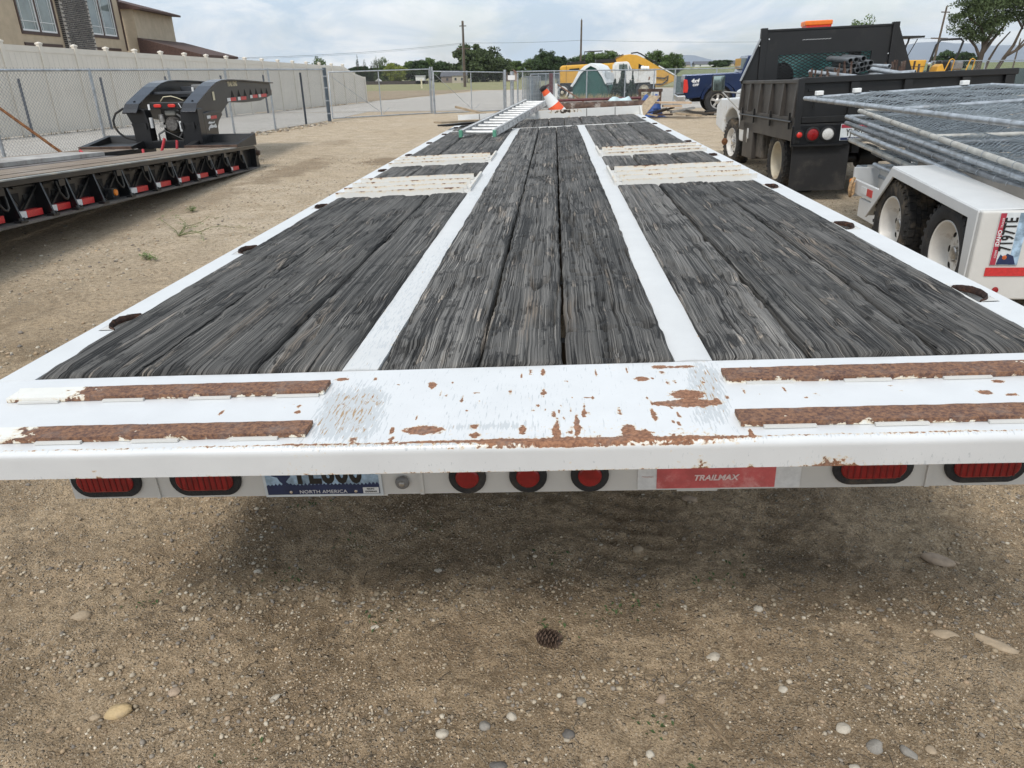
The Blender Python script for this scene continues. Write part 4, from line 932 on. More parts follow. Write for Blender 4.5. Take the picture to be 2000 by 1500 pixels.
for y in (2.85, 3.75, 4.65):
    part('axle', MB().tube([(-.95, y, -.50), (.95, y, -.50)], .05, 10), BLACKM, TR)
    for s in (-1, 1):
        wm = thing('w', '', '', (0, 0, 0)); bpy.data.objects.remove(wm)
        w_ = link('wheel', None, TR, (s*.90, y, -.849+.345-s*.035))
        wheel(w_, (0, 0, 0), .345, .24, .20, s, lug=False, holes=0)

# ================================================================== THINGS LYING ON THE TRAILER
def frame_between(p, q, upv=(0, 0, 1)):
    p = Vector(p); q = Vector(q); d = (q-p).normalized(); x = d.cross(Vector(upv)).normalized(); z = x.cross(d)
    M = Matrix((x, d, z)).transposed().to_4x4(); M.translation = p; return M, (q-p).length
M_, Ln = frame_between(on_trailer(-.745, 6.45, .055), on_trailer(-.20, 10.5, .19))
lad = thing('ladder', 'aluminium extension ladder with green feet resting on the deck and the front bulkhead', 'ladder'); lad.matrix_world = M_
for s in (-1, 1):
    part('side_rail', MB().box(s*.185-.012, s*.185+.012, 0, Ln, -.036, .036).box(s*.185-.012 if s < 0 else s*.185-.030, s*.185+.030 if s < 0 else s*.185+.012, 0, Ln, .030, .036).box(s*.185-.012 if s < 0 else s*.185-.030, s*.185+.030 if s < 0 else s*.185+.012, 0, Ln, -.036, -.030), ALU, lad)
    part('rubber_foot', MB().box(s*.185-.018, s*.185+.018, -.02, .035, -.042, .034), GREENP, lad, bevel=.006)
rm = MB().tube([(-.175, 0, 0), (.175, 0, 0)], .019, 10).mesh('rung', ALU, 40)
for k in range(int(Ln/.30)+1): link('rung', rm, lad, (0, .10+.30*k, 0))
mk = MB().box(-.002, .002, -.006, .006, -.014, .014).mesh('rung_swage', GREY)
for k in range(int(Ln/.30)+1): link('rung_swage', mk, lad, (.199, .10+.30*k, 0))
# traffic cone
base = on_trailer(.175, 9.50, -.005); tip = on_trailer(-.07, 9.44, .385); ax = (tip-base).normalized(); H = .56
q = ax.to_track_quat('Z', 'Y'); cone = thing('traffic_cone', 'tilted traffic cone with orange and white bands leaning at the ladder', 'traffic cone'); cone.matrix_world = Matrix.Translation(tip-ax*H) @ q.to_matrix().to_4x4()
RX_ = Matrix.Rotation(-pi/2, 4, 'Y')
cr_ = lambda z: .145-.105*z/H
def band(z0, z1, m, nm, d=0.): part(nm, MB().lathe([(cr_(z0)+d, z0), (cr_(z1)+d, z1)], 28, RX_), m, cone, 60)
band(0, H*.36, WHITEPL, 'cone_body'); band(H*.36, H*.56, ORANGE, 'orange_band', .001); band(H*.56, H*.86, WHITEPL, 'white_band'); band(H*.86, H*.985, ORANGE, 'orange_band', .001)
part('cone_cap', MB().lathe([(.046, H*.985), (.052, H*1.0), (.05, H*1.05), (.03, H*1.08), (.001, H*1.085)], 18, RX_), RUBBER, cone, 40)
part('cone_base', MB().box(-.19, .19, -.19, .19, -.02, .003), RUBBER, cone, bevel=.01)
def board(name, p, q, wd, th, mt, label, cat='board', group=None):
    M, L_ = frame_between(p, q); o = part(name, MB().box(-wd/2, wd/2, 0, L_, -th/2, th/2), mt, None, bevel=.002); o.matrix_world = M; return tag(o, label, cat, group)
board('loose_board', on_trailer(-1.40, 7.95, .10), on_trailer(-.93, 8.60, .065), .14, .022, LUMBER, 'top weathered board sticking out over the left deck edge beside the ladder foot')
board('loose_board', on_trailer(-1.36, 8.05, .055), on_trailer(-.96, 8.66, .035), .16, .020, BROWNM, 'dark board under the weathered one at the left deck edge')
board('loose_stick', on_trailer(-1.41, 9.9, .20), on_trailer(-.93, 9.5, .095), .035, .03, LUMBER, 'grey stick of wood pointing up behind the left end of the bulkhead')

# ================================================================== CHAIN LINK FENCES
def wires(mb, L_, z0, z1, sp=.072, r=.0015, x0=0.):
    """two crossing sets of wires in the local XZ plane, x in 0..L_"""
    H_ = z1-z0; n = int((L_+H_)/sp)
    for k in range(n+1):
        a = -H_+k*sp
        for s in (0, 1):
            u0, u1 = max(a, 0), min(a+H_, L_)
            if u1-u0 < .01: continue
            za, zb = z0+(u0-a), z0+(u1-a)
            if s: za, zb = z1-(u0-a), z1-(u1-a)
            y = .002*(1 if s else -1)
            mb.add([(u0+x0, y-r, za), (u0+x0, y+r, za), (u0+x0+r*1.2, y, za+(r if s else -r)*1.2), (u1+x0, y-r, zb), (u1+x0, y+r, zb), (u1+x0+r*1.2, y, zb+(r if s else -r)*1.2)], [(0, 1, 4, 3), (1, 2, 5, 4), (2, 0, 3, 5)])
def flat_frame(a, b, z=0):
    a = Vector((*a, z)); b = Vector((*b, z)); d = (b-a); L_ = d.length; d.normalize()
    M = Matrix((d, Vector((0, 0, 1)).cross(d), Vector((0, 0, 1)))).transposed().to_4x4(); M.translation = a; return M, L_
def chain_fence(label, a, b, h, posts, mt_post=GALV, rail_r=.022, post_r=.028, wire=WIRE, barbs=True, z=0, bottom_rail=False, cap=True, sp=.072, wr=.0022, group=None):
    M, L_ = flat_frame(a, b, z); t = thing('chain_link_fence', label, 'fence', group=group); t.matrix_world = M
    mb = MB(); wires(mb, L_, .03, h-.02, sp, wr)
    if barbs:
        for k in range(int(L_/.072)):
            x = k*.072; mb.add([(x, -.0022, h-.02), (x, .0022, h-.02), (x+.004, 0, h+.045), (x-.002, .002, h+.05)], [(0, 1, 2), (0, 2, 3), (1, 2, 3)])
    o = part('wire_mesh', mb, wire, t); o['kind'] = 'stuff'
    part('top_rail', MB().tube([(0, 0, h), (L_, 0, h)], rail_r, 8), mt_post, t, 50)
    if bottom_rail: part('bottom_rail', MB().tube([(0, 0, .04), (L_, 0, .04)], rail_r*.8, 8), mt_post, t, 50)
    pm = MB().tube([(0, 0, -.1), (0, 0, h+(.03 if cap else 0))], post_r, 8).mesh('post', mt_post, 50)
    for p in posts: link('post', pm, t, (p*L_, .0, 0))
    return t
fl = lambda y: (-10.85+.13*y, y)
def fpos(y, y0, y1): return (y-y0)/(y1-y0)
FL0, FL1 = 6.0, 25.2
chain_fence('long silver chain link fence behind the black lowboy trailer', fl(FL0), fl(FL1), 1.605, [fpos(y, FL0, FL1) for y in (7.5, 9.8, 12.1, 14.55, 17.0, 19.3, 21.5)])
# gate post and gates
def post_thing(x, y, h, r, mt, label, name='fence_post', lean=0, group=None):
    t = part(name, MB().tube([(0, 0, -.1), (0, 0, h)], r, 10), mt, None, 50, loc=(x, y, 0), rot=(0, lean, 0)); return tag(t, label, 'post', group)
gp = post_thing(-7.56, 25.25, 1.66, .062, mat('dark_gate_post_steel', (.10, .125, .15), .5, .4), 'thick dark steel post where the chain link fence meets the gate', 'gate_post')
for z_ in (.25, .65, 1.05, 1.4): part('tension_band', MB().lathe([(.060, -.02), (.068, -.02), (.068, .02), (.060, .02)], 12, Matrix.Translation((0, 0, z_)) @ RX_, True), GALV, gp, 40)
def gate(label, a, b, h0, h1, z0, z1, mids, brace=True):
    M, L_ = flat_frame(a, b); t = thing('chain_link_gate', label, 'gate'); t.matrix_world = M
    mb = MB(); wires(mb, L_, z0+.02, (h0+h1)/2-.02, .075, .0017); o = part('wire_mesh', mb, WIRE, t); o['kind'] = 'stuff'
    part('gate_frame', MB().tube([(0, 0, z0), (0, 0, h0), (L_, 0, h1), (L_, 0, z1), (0, 0, z0)], .021, 8), GALV, t, 50)
    for m in mids: part('upright', MB().tube([(m*L_, 0, z0), (m*L_, 0, h0+(h1-h0)*m)], .019, 8), GALV, t, 50)
    if brace:
        part('brace', MB().tube([(.05, -.01, h0-.1), (mids[0]*L_-.04, -.01, z0+.12)], .008, 5).tube([(mids[0]*L_+.35, -.01, z0+.25), (mids[0]*L_+.02, -.01, z0+.04)], .008, 5), GALV, t)
    return t
gate('wide left gate leaf of wire mesh standing closed by the beige fence', (-7.66, 26.0), (-4.74, 29.25), 1.52, 1.58, .05, .03, [.47])
gate('right gate leaf of wire mesh in front of the gravel road', (-4.52, 28.95), (-2.02, 30.85), 1.50, 1.43, .03, .03, [.52])
for x, y, lab in ((-4.70, 29.30, 'slim silver post at the free end of the left gate leaf'), (-4.56, 28.92, 'slim silver post at the free end of the right gate leaf')): post_thing(x, y, 1.66, .03, GALV, lab, 'gate_post')
for x, y, r_, h, lab in ((-1.96, 30.9, .055, 1.52, 'left one of the two thick gate posts beside the white sign'), (-1.66, 30.6, .075, 1.46, 'widest grey gate post right under the white sign'), (-1.42, 30.3, .035, 1.40, 'thin galvanised post right of the white sign')): post_thing(x, y, h, r_, GALV, lab, 'gate_post')
sg = tag(part('sign', MB().box(-.14, .14, -.004, .004, -.085, .085), WHITETXT, None, loc=(-1.67, 30.40, 1.235)), 'small white notice sign on the gate post', 'sign')
# middle fence running to the right behind the trailer front
cf_ = chain_fence('chain link fence running right behind the trailer in front of the green tent', (-1.42, 29.6), (9.6, 37.4), 1.45, [.02, .13, .25, .40, .52, .61, .80, .97], GALV, .022, .026, WIRE2, False, 0)
chain_fence('far chain link fence with a silver top rail in front of the green field', (9.6, 37.4), (30, 40.5), 1.62, [i/9 for i in range(1, 10)], GALV, .02, .022, WIRE2, False, 0, sp=.12)
chain_fence('short chain link fence run seen end on beside the stacked grey panels', (-.95, 31.5), (.25, 36.0), 1.34, [0, .25, .5, .75, 1], GALV, .02, .022, WIRE2, False)
for i, (x, y) in enumerate([(-1.22, 31.8), (-1.16, 32.0), (-1.10, 32.2), (-1.04, 32.4), (-.98, 32.6)]):
    t = thing('temporary_fence', ['frontmost', 'second', 'middle', 'fourth', 'rearmost'][i]+' grey chain link panel of the row standing on edge beside the gate posts', 'fence panel', (x, y, 0), (radians(3), 0, radians(8)), 'spare panels beside the gate'); mb = MB(); wires(mb, .40, .2, 1.24, .05, .003); o = part('wire_mesh', mb, WIRE2, t); o['kind'] = 'stuff'
    part('panel_frame', MB().tube([(0, 0, .1), (0, 0, 1.26), (.40, 0, 1.26), (.40, 0, .1), (0, 0, .1)], .02, 6), GALV, t, 50)
# dark posts of the older fence by the vinyl fence
for i, (y, lab) in enumerate(((19.6, 'dark steel post nearest the left edge before the beige fence'), (22.4, 'dark steel post before the beige fence left of the lowboy'), (25.2, 'dark steel post before the beige fence above the hose loop'), (28.2, 'dark steel post half hidden behind the black gooseneck'), (31.0, 'dark steel post with a small bracket seen over the gooseneck'))):
    post_thing(-17.85+.194*y, y, 1.47, .035, mat('dark_post_steel', (.07, .08, .10), .6), lab)
post_thing(-7.78, 23.45, 1.52, .032, mat('blackened_post_steel', (.05, .06, .075), .6), 'dark round post in the fence run left of the gate post')
o = tag(part('leaning_pipe', MB().tube([(0, 0, 0), (-.95, -.3, .98)], .024, 8), RUST, None, 50, loc=(-8.05, 12.1, .15)), 'rusty pipe leaning on the fence at the left edge', 'pipe')
# ------------------------------------------------------------------ vinyl fence
def vinyl_fence():
    t = thing('vinyl_fence', 'long beige vinyl privacy fence with square capped posts', 'fence', (-18.27, 0, 0))
    d = 1.2; y0 = 12.6; hz = lambda y: 2.36-.0262*(y-20) if y < 42 else 1.75
    pts = [(.194*(y0+d*k), y0+d*k) for k in range(25)]
    pm = None
    for k, (x, y) in enumerate(pts):
        h = hz(y) if k < 23 else (1.52 if k == 23 else 1.30)
        p = part('fence_post', MB().box(-.055, .055, -.055, .055, -.1, h-.01), VINYL, t, loc=(x, y, 0), rot=(0, 0, -.19), bevel=.006)
        if k < 23: part('post_cap', MB().add([(-.07, -.07, h-.01), (.07, -.07, h-.01), (.07, .07, h-.01), (-.07, .07, h-.01), (-.07, -.07, h+.025), (.07, -.07, h+.025), (.07, .07, h+.025), (-.07, .07, h+.025), (0, 0, h+.06)], [(0, 1, 5, 4), (1, 2, 6, 5), (2, 3, 7, 6), (3, 0, 4, 7), (4, 5, 8), (5, 6, 8), (6, 7, 8), (7, 4, 8), (0, 3, 2, 1)]), VINYL, p)
        if k < 24:
            x2, y2 = pts[k+1]; hb = hz(y2)-.06 if k < 22 else (1.46 if k == 22 else 1.26); ha = h-.06
            M, L_ = flat_frame((x, y), (x2, y2)); n = 7
            o = link('vinyl_panel', MB().add([(0, -.018, .04), (L_, -.018, .04), (L_, -.018, hb-.14), (0, -.018, ha-.14), (0, .018, .04), (L_, .018, .04), (L_, .018, hb-.14), (0, .018, ha-.14)], [(0, 1, 2, 3), (4, 5, 6, 7), (0, 1, 5, 4), (3, 2, 6, 7)]).mesh('vinyl_panel', VINYL), t); o.matrix_local = M
            o = part('top_rail', MB().add([(0, -.032, ha-.15), (L_, -.032, hb-.15), (L_, -.032, hb), (0, -.032, ha), (0, .032, ha-.15), (L_, .032, hb-.15), (L_, .032, hb), (0, .032, ha)], [(0, 1, 2, 3), (4, 5, 6, 7), (0, 1, 5, 4), (3, 2, 6, 7)]), VINYL, t); o.matrix_local = M
            g = MB()
            for j in range(1, n): g.box(L_*j/n-.004, L_*j/n+.004, -.0195, -.0181, .05, min(ha, hb)-.16)
            o = part('board_grooves', g, BROOVE, t); o.matrix_local = M; o['kind'] = 'stuff'
BROOVE = mat('vinyl_joint', (.52, .48, .42), .6, 0, .05, 3)
vinyl_fence()
vg = MB(); rr = random.Random(9)
for i in range(900):
    y = rr.uniform(14, 42); x = -18.27+.194*y+.10+abs(rr.gauss(0, .06)); 
    if vn(np.array(y*.35), np.array(3.3), 4) < .45: continue
    a = rr.uniform(0, 6.3); h = rr.uniform(.02, .09); vg.add([(x, y, 0), (x+.03*cos(a), y+.03*sin(a), 0), (x+.02*cos(a+1), y+.02*sin(a+1), h)], [(0, 1, 2)])
o = part('fence_base_weeds', vg, mat('dry_weed_clump', (.20, .15, .08), .9, 0, .5, 3)); o['kind'] = 'stuff'

# ================================================================== HOUSE BEHIND THE FENCE
def house():
    A = Vector((-25.7, 46, 0)); h = Vector((-.12891523, .99165562, 0)); M = Matrix((h, Vector((0, 0, 1)).cross(h), Vector((0, 0, 1)))).transposed().to_4x4(); M.translation = A
    t = thing('house', 'two storey tan stucco house with brown trim behind the beige fence', 'house'); t.matrix_world = M    # local x along wall (away), y to the left, z up
    # wall with window openings: strips
    def wallseg(x0, x1, z0, z1): return part('wall', MB().box(x0, x1, .0, .25, z0, z1), STUCCO, t)
    W1 = (-11.05, -7.86, 3.48, 6.35); W2 = (-4.28, -.90, 3.62, 6.35)
    wallseg(-15, W1[0], 0, 6.8); wallseg(W1[1], W2[0], 0, 6.8); wallseg(W2[1], .10, 0, 6.8)
    for a, b, c, d in (W1, W2): wallseg(a, b, 0, c); wallseg(a, b, d, 6.8)
    part('return_wall', MB().box(.5, 7, -.62, 6, 2.2, 5.25), STUCCO, t); part('garage_wall', MB().box(.6, 8, -3.8, 6, 0, 2.6), STUCCO, t)
    for (a, b, c, d) in (W1, W2):
        w_ = part('window', MB().box(a-.02, b+.02, -.035, .03, c-.14, c+.0).box(a-.14, a, -.035, .03, c-.14, d+.1).box(b, b+.14, -.035, .03, c-.14, d+.1), BROWN, t)
        m = (a+b)/2; part('mullion', MB().box(m-.07, m+.07, -.02, .06, c, d), BROWN, w_)
        for u0, u1 in ((a, m-.07), (m+.07, b)):
            part('window_frame', MB().box(u0, u0+.07, .0, .06, c, d).box(u1-.07, u1, .0, .06, c, d).box(u0+.07, u1-.07, .0, .06, c, c+.08), WFRAME, w_)
            part('pane', MB().box(u0+.07, u1-.07, .035, .045, c+.08, d), GLASS, w_)
            part('grille_bar', MB().box(u0+.07, u1-.07, .022, .034, c+.42, c+.445).box(u0+.25, u0+.275, .022, .034, c+.08, d).box(u1-.275, u1-.25, .022, .034, c+.08, d), WFRAME, w_)
            part('curtain', MB().box(u1-.55, u1-.1, .05, .08, c+.08, d), CURTAIN, w_)
    part('brick_column', MB().box(-7.42, -4.40, -.22, -.002, 0, 6.8), MORTAR, t, label='dark split stone column between the windows')
    bms = [MB().box(0, .34, -.035, .0, 0, .075).mesh('brick', BRICK)]
    rr = random.Random(2); n = 0
    for r_ in range(40):
        z = 2.55+r_*.092
        for k in range(9):
            x = -7.40+k*.372-(.18 if r_ % 2 else 0)
            if x < -7.42 or x+.34 > -4.39: continue
            if n >= 300: break
            o = link('brick', bms[0], t, (x+rr.uniform(0, .02), -.222, z)); o.scale = (rr.uniform(.82, 1.02), rr.uniform(.6, 1.3), rr.uniform(.8, 1)); n += 1
    sd_b = MB()
    for r_ in range(40):
        for k in range(1): sd_b.box(-7.455, -7.422, -.20+(.03 if r_ % 2 else 0), -.02, 2.55+r_*.092, 2.62+r_*.092)
    o = part('side_bricks', sd_b, BRICK, t); o['kind'] = 'stuff'
    part('corner_trim', MB().box(.02, .16, -.05, .10, 2.9, 6.8), BROWN, t)
    for a, b in ((-11.2, -10.35), (-9.75, -7.75), (-4.28, -.85)): part('lintel', MB().box(a, b, -.05, -.002, 2.86, 2.99), BROWN, t)
    part('shade_wing', MB().box(-16, -12.5, -.25, -.003, 0, 6.8), STUCCO, t)
    # upper eave of the rear wing and lower garage roof
    part('upper_roof', MB().prism([(-1.15, 5.12), (-1.15, 5.24), (.3, 5.62), (3, 6.3), (3, 5.2), (-.6, 5.16)], .22, 7.2, 'yz'), SHING, t)
    part('lower_roof', MB().prism([(-.63, 3.62), (-4.25, 2.66), (-4.25, 2.52), (-3.8, 2.50), (-.63, 2.60)], .3, 8.4, 'yz'), SHING, t)
    return t
house()

# ================================================================== BLACK LOWBOY TRAILER
def lowboy():
    h = Vector((-.0740, .99726, 0)); yaw = atan2(.0740, .99726)
    t = thing('lowboy_trailer', 'black lowboy trailer deck with brown boards and red and white tape along its ribbed side', 'trailer', (-5.141, 12.608, .0), (radians(-2.72), 0, yaw))
    Wd, Ln = 2.45, 12.0       # local: +x right, -y towards the camera, z up
    part('side_channel', MB().box(-.14, 0, -Ln, .0, .315, .362).box(-.14, -.10, -Ln, .0, .0, .315), BLACKP, t, bevel=.004)
    part('deck_edge_strip', MB().box(-.06, .004, -Ln, -.05, .3625, .374), mat('dusty_edge_metal', (.34, .35, .33), .5, .2, .3, 3, dirt=(.5, .42, .3), dirt_amt=.5), t)
    part('bottom_flange', MB().box(-.14, .045, -Ln, .02, -.012, .010), mat('dusty_flange', (.12, .11, .10), .7, .0, .3, 3), t)
    part('nose_plate', MB().prism([(0, -.01), (.20, -.01), (.14, .07), (.12, .15), (.17, .20), (.13, .30), (.0, .36)], -.12, -.0, 'yz'), BLACKP, t, bevel=.003)
    ribx = [.62, 1.35, 2.0, 2.70, 3.32, 3.97, 4.62, 5.22, 5.72, 6.14, 6.62, 7.2, 7.8, 8.4]
    rib = MB().prism([(-.135, .02), (.04, .02), (.02, .10), (-.03, .31), (-.135, .31)], -.012, .012, 'xz').mesh('side_rib', BLACKP)
    foot = MB().box(-.01, .055, -.05, .05, .0105, .03).tube([(.03, -.03, .03), (.03, -.03, .05)], .012, 6).tube([(.03, .03, .03), (.03, .03, .05)], .012, 6).mesh('rib_foot', BLACKM)
    loop = MB().tube([(.0, -.055, .30), (.012, -.05, .20), (.03, -.02, .14), (.035, .01, .13), (.03, .04, .15), (.015, .055, .22), (.0, .05, .30)], .010, 6).mesh('chain_loop', mat('worn_loop_steel', (.05, .048, .045), .45, .4), 60)
    lb = MB().box(-.02, .025, -.05, .05, .255, .315).mesh('loop_bracket', BLACKP)
    tri = MB().prism([(-.13, .28), (.13, .28), (.13, .25), (-.10, .05), (-.13, .05)], 0, .016, 'yz').mesh('gusset', BLACKM)
    strut = MB().bar((.008, .17, .28), (.010, -.16, .045), .02, .02).bar((.008, .17, .29), (.008, -.17, .29), .018, .018).mesh('strut', BLACKM)
    hole = MB().prism([(-.055, .24), (.055, .24), (.035, .12)], -.004, .0, 'yz').mesh('triangular_hole', DARKVOID)  # flat plate painting the shade of an opening on the web
    for k, s in enumerate(ribx):
        link('side_rib', rib, t, (0, -s, 0)); link('rib_foot', foot, t, (0, -s, 0))
        if k < len(ribx)-1:
            n = ribx[k+1]; w_ = n-s
            link('strut', strut, t, (-.085, -(s+w_*.36), 0)); o = link('triangular_hole', hole, t, (-.0955, -(s+w_*.62), 0)); o = link('triangular_hole', hole, t, (-.0955, -(s+w_*.30), 0)); o.scale = (1, -.9, .9)
        if k % 2 == 0 or k < 7: link('chain_loop', loop, t, (.0, -(s+.17), 0)); link('loop_bracket', lb, t, (0, -(s+.17), 0))
    for i, (a, b) in enumerate(((.84, 1.25), (1.51, 1.95), (2.16, 2.60), (2.83, 3.23), (3.43, 3.87), (4.07, 4.49), (5.30, 5.66), (5.74, 6.10), (6.20, 6.58), (6.75, 7.1))):
        m = a+(b-a)*(.66 if b < 5 else .62)
        part('red_tape', MB().box(-.098, -.03, -m, -a, .030, .088), REDT, t); part('white_tape', MB().box(-.098, -.031, -b, -m-.002, .030, .088), WHT, t)
    am = part('amber_marker', MB().lathe([(.001, .02), (.032, .016), (.036, 0)], 16, Matrix.Translation((-.02, -4.87, .085))), AMBER, t, 50); part('marker_base', MB().box(-.10, -.022, -4.93, -4.81, .035, .13), RUBBER, am)
    part('red_marker', MB().lathe([(.001, .02), (.04, .016), (.045, 0)], 16, Matrix.Translation((-.02, -6.98, .085))), REDB, t, 50)
    # deck boards
    rr = random.Random(5)
    for x0, x1, n in ((-.84, -.065, 5), (-2.40, -1.62, 5)):
        wd = (x1-x0)/n
        for k in range(n):
            z1 = .376+rr.uniform(-.004, .004); part('deck_board', MB().box(x0+wd*k+.005, x0+wd*(k+1)-.005, -Ln, -.95+rr.uniform(-.05, .05), .33, z1), LBWOOD, t)
    part('left_side_channel', MB().box(-2.45, -2.405, -Ln, 0, .0, .37), BLACKP, t)
    DUST = mat('dusty_steel_plate', (.40, .385, .36), .7, 0, .25, 2.5, dirt=(.2, .17, .15), dirt_amt=.5)
    part('centre_beam_plate', MB().box(-1.60, -1.02, -Ln, -3.0, .38, .43), DUST, t, bevel=.006); part('beam_side', MB().box(-1.60, -.86, -Ln, -3.0, .335, .379), mat('dusty_dark_steel', (.16, .14, .13), .7), t)
    part('neck_well', MB().box(-1.60, -.85, -3.0, -.1, .20, .24), BLACKM, t); part('well_edge', MB().box(-1.615, -1.60, -3.0, -.2, .24, .37).box(-.86, -.845, -3.0, -.2, .24, .372), BLACKM, t)
    RDP = mat('red_lever_paint', (.45, .03, .04), .4)
    for (x, y, a, l) in ((-1.35, -2.75, -.8, .20), (-.98, -1.45, .35, .26), (-.90, -1.05, .1, .20), (-1.10, -1.75, -.1, .10)): part('red_lever', MB().tube([(x, y, .30), (x+l*sin(a), y+.03, .30+l*cos(a))], .020, 8), RDP, t, 50)
    # sloped ramp trays at both sides of the neck
    RST = mat('rusty_tray_steel', (.10, .062, .045), .8, 0, .4, 8)
    for x0, x1 in ((-.82, .02), (-2.50, -1.66)):
        tr = part('ramp_tray', MB().add([(x0, -.90, .372), (x1, -.90, .372), (x1, .06, .372), (x0, .06, .372), (x0, -.90, .415), (x1, -.90, .415), (x1, .06, .56), (x0, .06, .56),
            (x0+.08, -.80, .420), (x1-.08, -.80, .420), (x1-.04, .0, .545), (x0+.06, .0, .545), (x0+.08, -.78, .385), (x1-.08, -.78, .385), (x1-.04, -.02, .44), (x0+.06, -.02, .44)],
            [(0, 1, 5, 4), (1, 2, 6, 5), (2, 3, 7, 6), (3, 0, 4, 7), (4, 5, 9, 8), (5, 6, 10, 9), (6, 7, 11, 10), (7, 4, 8, 11), (8, 9, 13, 12), (9, 10, 14, 13), (10, 11, 15, 14), (11, 8, 12, 15), (12, 13, 14, 15)]), BLACKM, t)
        part('tray_lip', MB().box(x0, x1, -.935, -.903, .376, .392).box(x0, x1, -.935, -.903, .398, .416), RST, tr)
    part('pin', MB().lathe([(.001, .05), (.04, .05), (.05, 0)], 10, Matrix.Translation((.0, .07, .24))), RST, t)
    # ---- gooseneck standing on the deck
    g = thing('gooseneck', 'black hydraulic gooseneck with engine and red lights standing on the lowboy deck', 'trailer neck', (-5.79, 12.1, 0), (0, 0, yaw))
    prof = [(-.08, .98), (.0, 1.05), (.35, 1.165), (.75, 1.29), (1.0, 1.35), (1.3, 1.385), (1.66, 1.39), (2.4, 1.375), (4.42, 1.30), (4.49, 1.07), (3.6, .98), (2.53, .985), (1.70, 1.02), (1.25, .87), (.87, .78), (.30, .86)]
    top = prof[:9]
    for x0, x1, nm in ((-.13, -.06, 'neck_rail'), (-1.07, -1.00, 'neck_rail')):
        part(nm, MB().prism(prof, x0, x1, 'yz'), BLACKP, g, bevel=.006)
        xc = (x0+x1)/2; fl_ = MB()
        for (a, b) in zip(top[:-1], top[1:]): fl_.add([(xc-.115, a[0], a[1]), (xc+.115, a[0], a[1]), (xc+.115, b[0], b[1]), (xc-.115, b[0], b[1]), (xc-.115, a[0], a[1]+.022), (xc+.115, a[0], a[1]+.022), (xc+.115, b[0], b[1]+.022), (xc-.115, b[0], b[1]+.022)], [(0, 1, 5, 4), (1, 2, 6, 5), (2, 3, 7, 6), (3, 0, 4, 7), (4, 5, 6, 7), (0, 3, 2, 1)])
        fl_.add([(xc-.115, -.14, .93), (xc+.115, -.14, .93), (xc+.115, -.08, .98), (xc-.115, -.08, .98), (xc-.115, -.15, .95), (xc+.115, -.15, .95), (xc+.115, -.08, 1.0), (xc-.115, -.08, 1.0)], [(0, 1, 5, 4), (1, 2, 6, 5), (4, 5, 6, 7), (0, 3, 2, 1), (0, 4, 7, 3)])
        part('rail_flange', fl_, mat('glossy_black_flange', (.022, .024, .030), .22), g, bevel=.003)
        part('flange_hole', MB().lathe([(.001, 0), (.022, 0)], 12, Matrix.Translation((xc, .10, 1.108)) @ Matrix.Rotation(-pi/2-.33, 4, 'Y') @ Matrix.Identity(4)), DARKVOID, g)
    for k in range(7): part('triangular_hole', MB().prism([(-.09, 1.10), (.09, 1.10), (.0, 1.22)], -.0595, -.056, 'yz'), DARKVOID, g, loc=(0, 1.95+.36*k, 0))  # flat dark plates painting the shade of openings in the neck rail
    part('neck_deck', MB().box(-1.0, -.13, 1.9, 4.40, 1.08, 1.12), BLACKM, g); gbs = mat('grey_black_steel', (.06, .065, .075), .3); part('neck_cross_tube', MB().box(-1.0, -.13, .62, .74, 1.20, 1.235), gbs, g); part('neck_cross_tube', MB().box(-.9, -.2, 1.7, 1.9, 1.22, 1.30), gbs, g)
    part('control_box', MB().box(-.62, -.34, 1.5, 1.75, 1.26, 1.33), GREY, g, bevel=.01); part('white_cap', MB().tube([(-.52, 1.3, 1.20), (-.52, 1.3, 1.29)], .022, 8), WHITEPL, g)
    # rear face: two columns, cross beam, light bar
    part('rear_column', MB().prism([(-1.09, .37), (-.83, .37), (-.83, .80), (-.86, .98), (-1.20, 1.02), (-1.10, .78)], .0, .22, 'xz'), BLACKP, g, bevel=.006)
    part('rear_column', MB().prism([(-.30, .37), (.0, .37), (.0, .80), (.0, .98), (-.10, 1.0), (-.28, .97), (-.30, .80)], .0, .22, 'xz'), BLACKP, g, bevel=.006)
    part('column_cap', MB().box(-1.10, -.82, -.012, .0, .735, .775).box(-.31, -.04, -.012, .0, .735, .775).box(-.90, -.86, -.03, -.013, .68, .78).box(-.30, -.26, -.03, -.013, .68, .78).box(-.12, -.08, -.03, -.013, .68, .78), BLACKM, g)
    part('cross_beam', MB().box(-.83, -.30, .0, .20, .38, .50), BLACKP, g, bevel=.006); part('back_panel', MB().box(-.83, -.30, .55, .57, .45, 1.05), DARKVOID, g)
    part('diagonal_rod', MB().tube([(-.62, .04, .66), (-.32, .04, .51)], .010, 6), BLACKM, g)
    lbx = part('light_bar', MB().box(-.79, -.24, .08, .26, .985, 1.085), BLACKM, g, bevel=.006)
    for x in (-.66, -.43): oval('red_lens', x, 1.035, .125, .052, .060, .079, REDB, lbx, bevel=.006)
    part('white_tag', MB().box(-.815, -.785, .06, .075, .975, 1.06), WHT, lbx); part('white_tag', MB().bar((-.31, .062, 1.07), (-.275, .062, 1.00), .018, .01), WHT, lbx)
    en = part('engine', MB().lathe([(.001, -.10), (.09, -.10), (.13, -.04), (.13, .04), (.09, .10), (.001, .10)], 20, Matrix.Translation((-.50, .20, .74)) @ Matrix.Rotation(pi/2, 4, 'Z')), ENGINE, g, 40)
    part('engine_tank', MB().box(-.60, -.42, .14, .32, .88, .96), mat('tan_grey_tank', (.24, .23, .20), .5), en, bevel=.02); part('engine_muffler', MB().tube([(-.66, .14, .78), (-.66, .14, .90)], .045, 10).box(-.70, -.60, .1, .2, .70, .74), STEEL, en, 40)
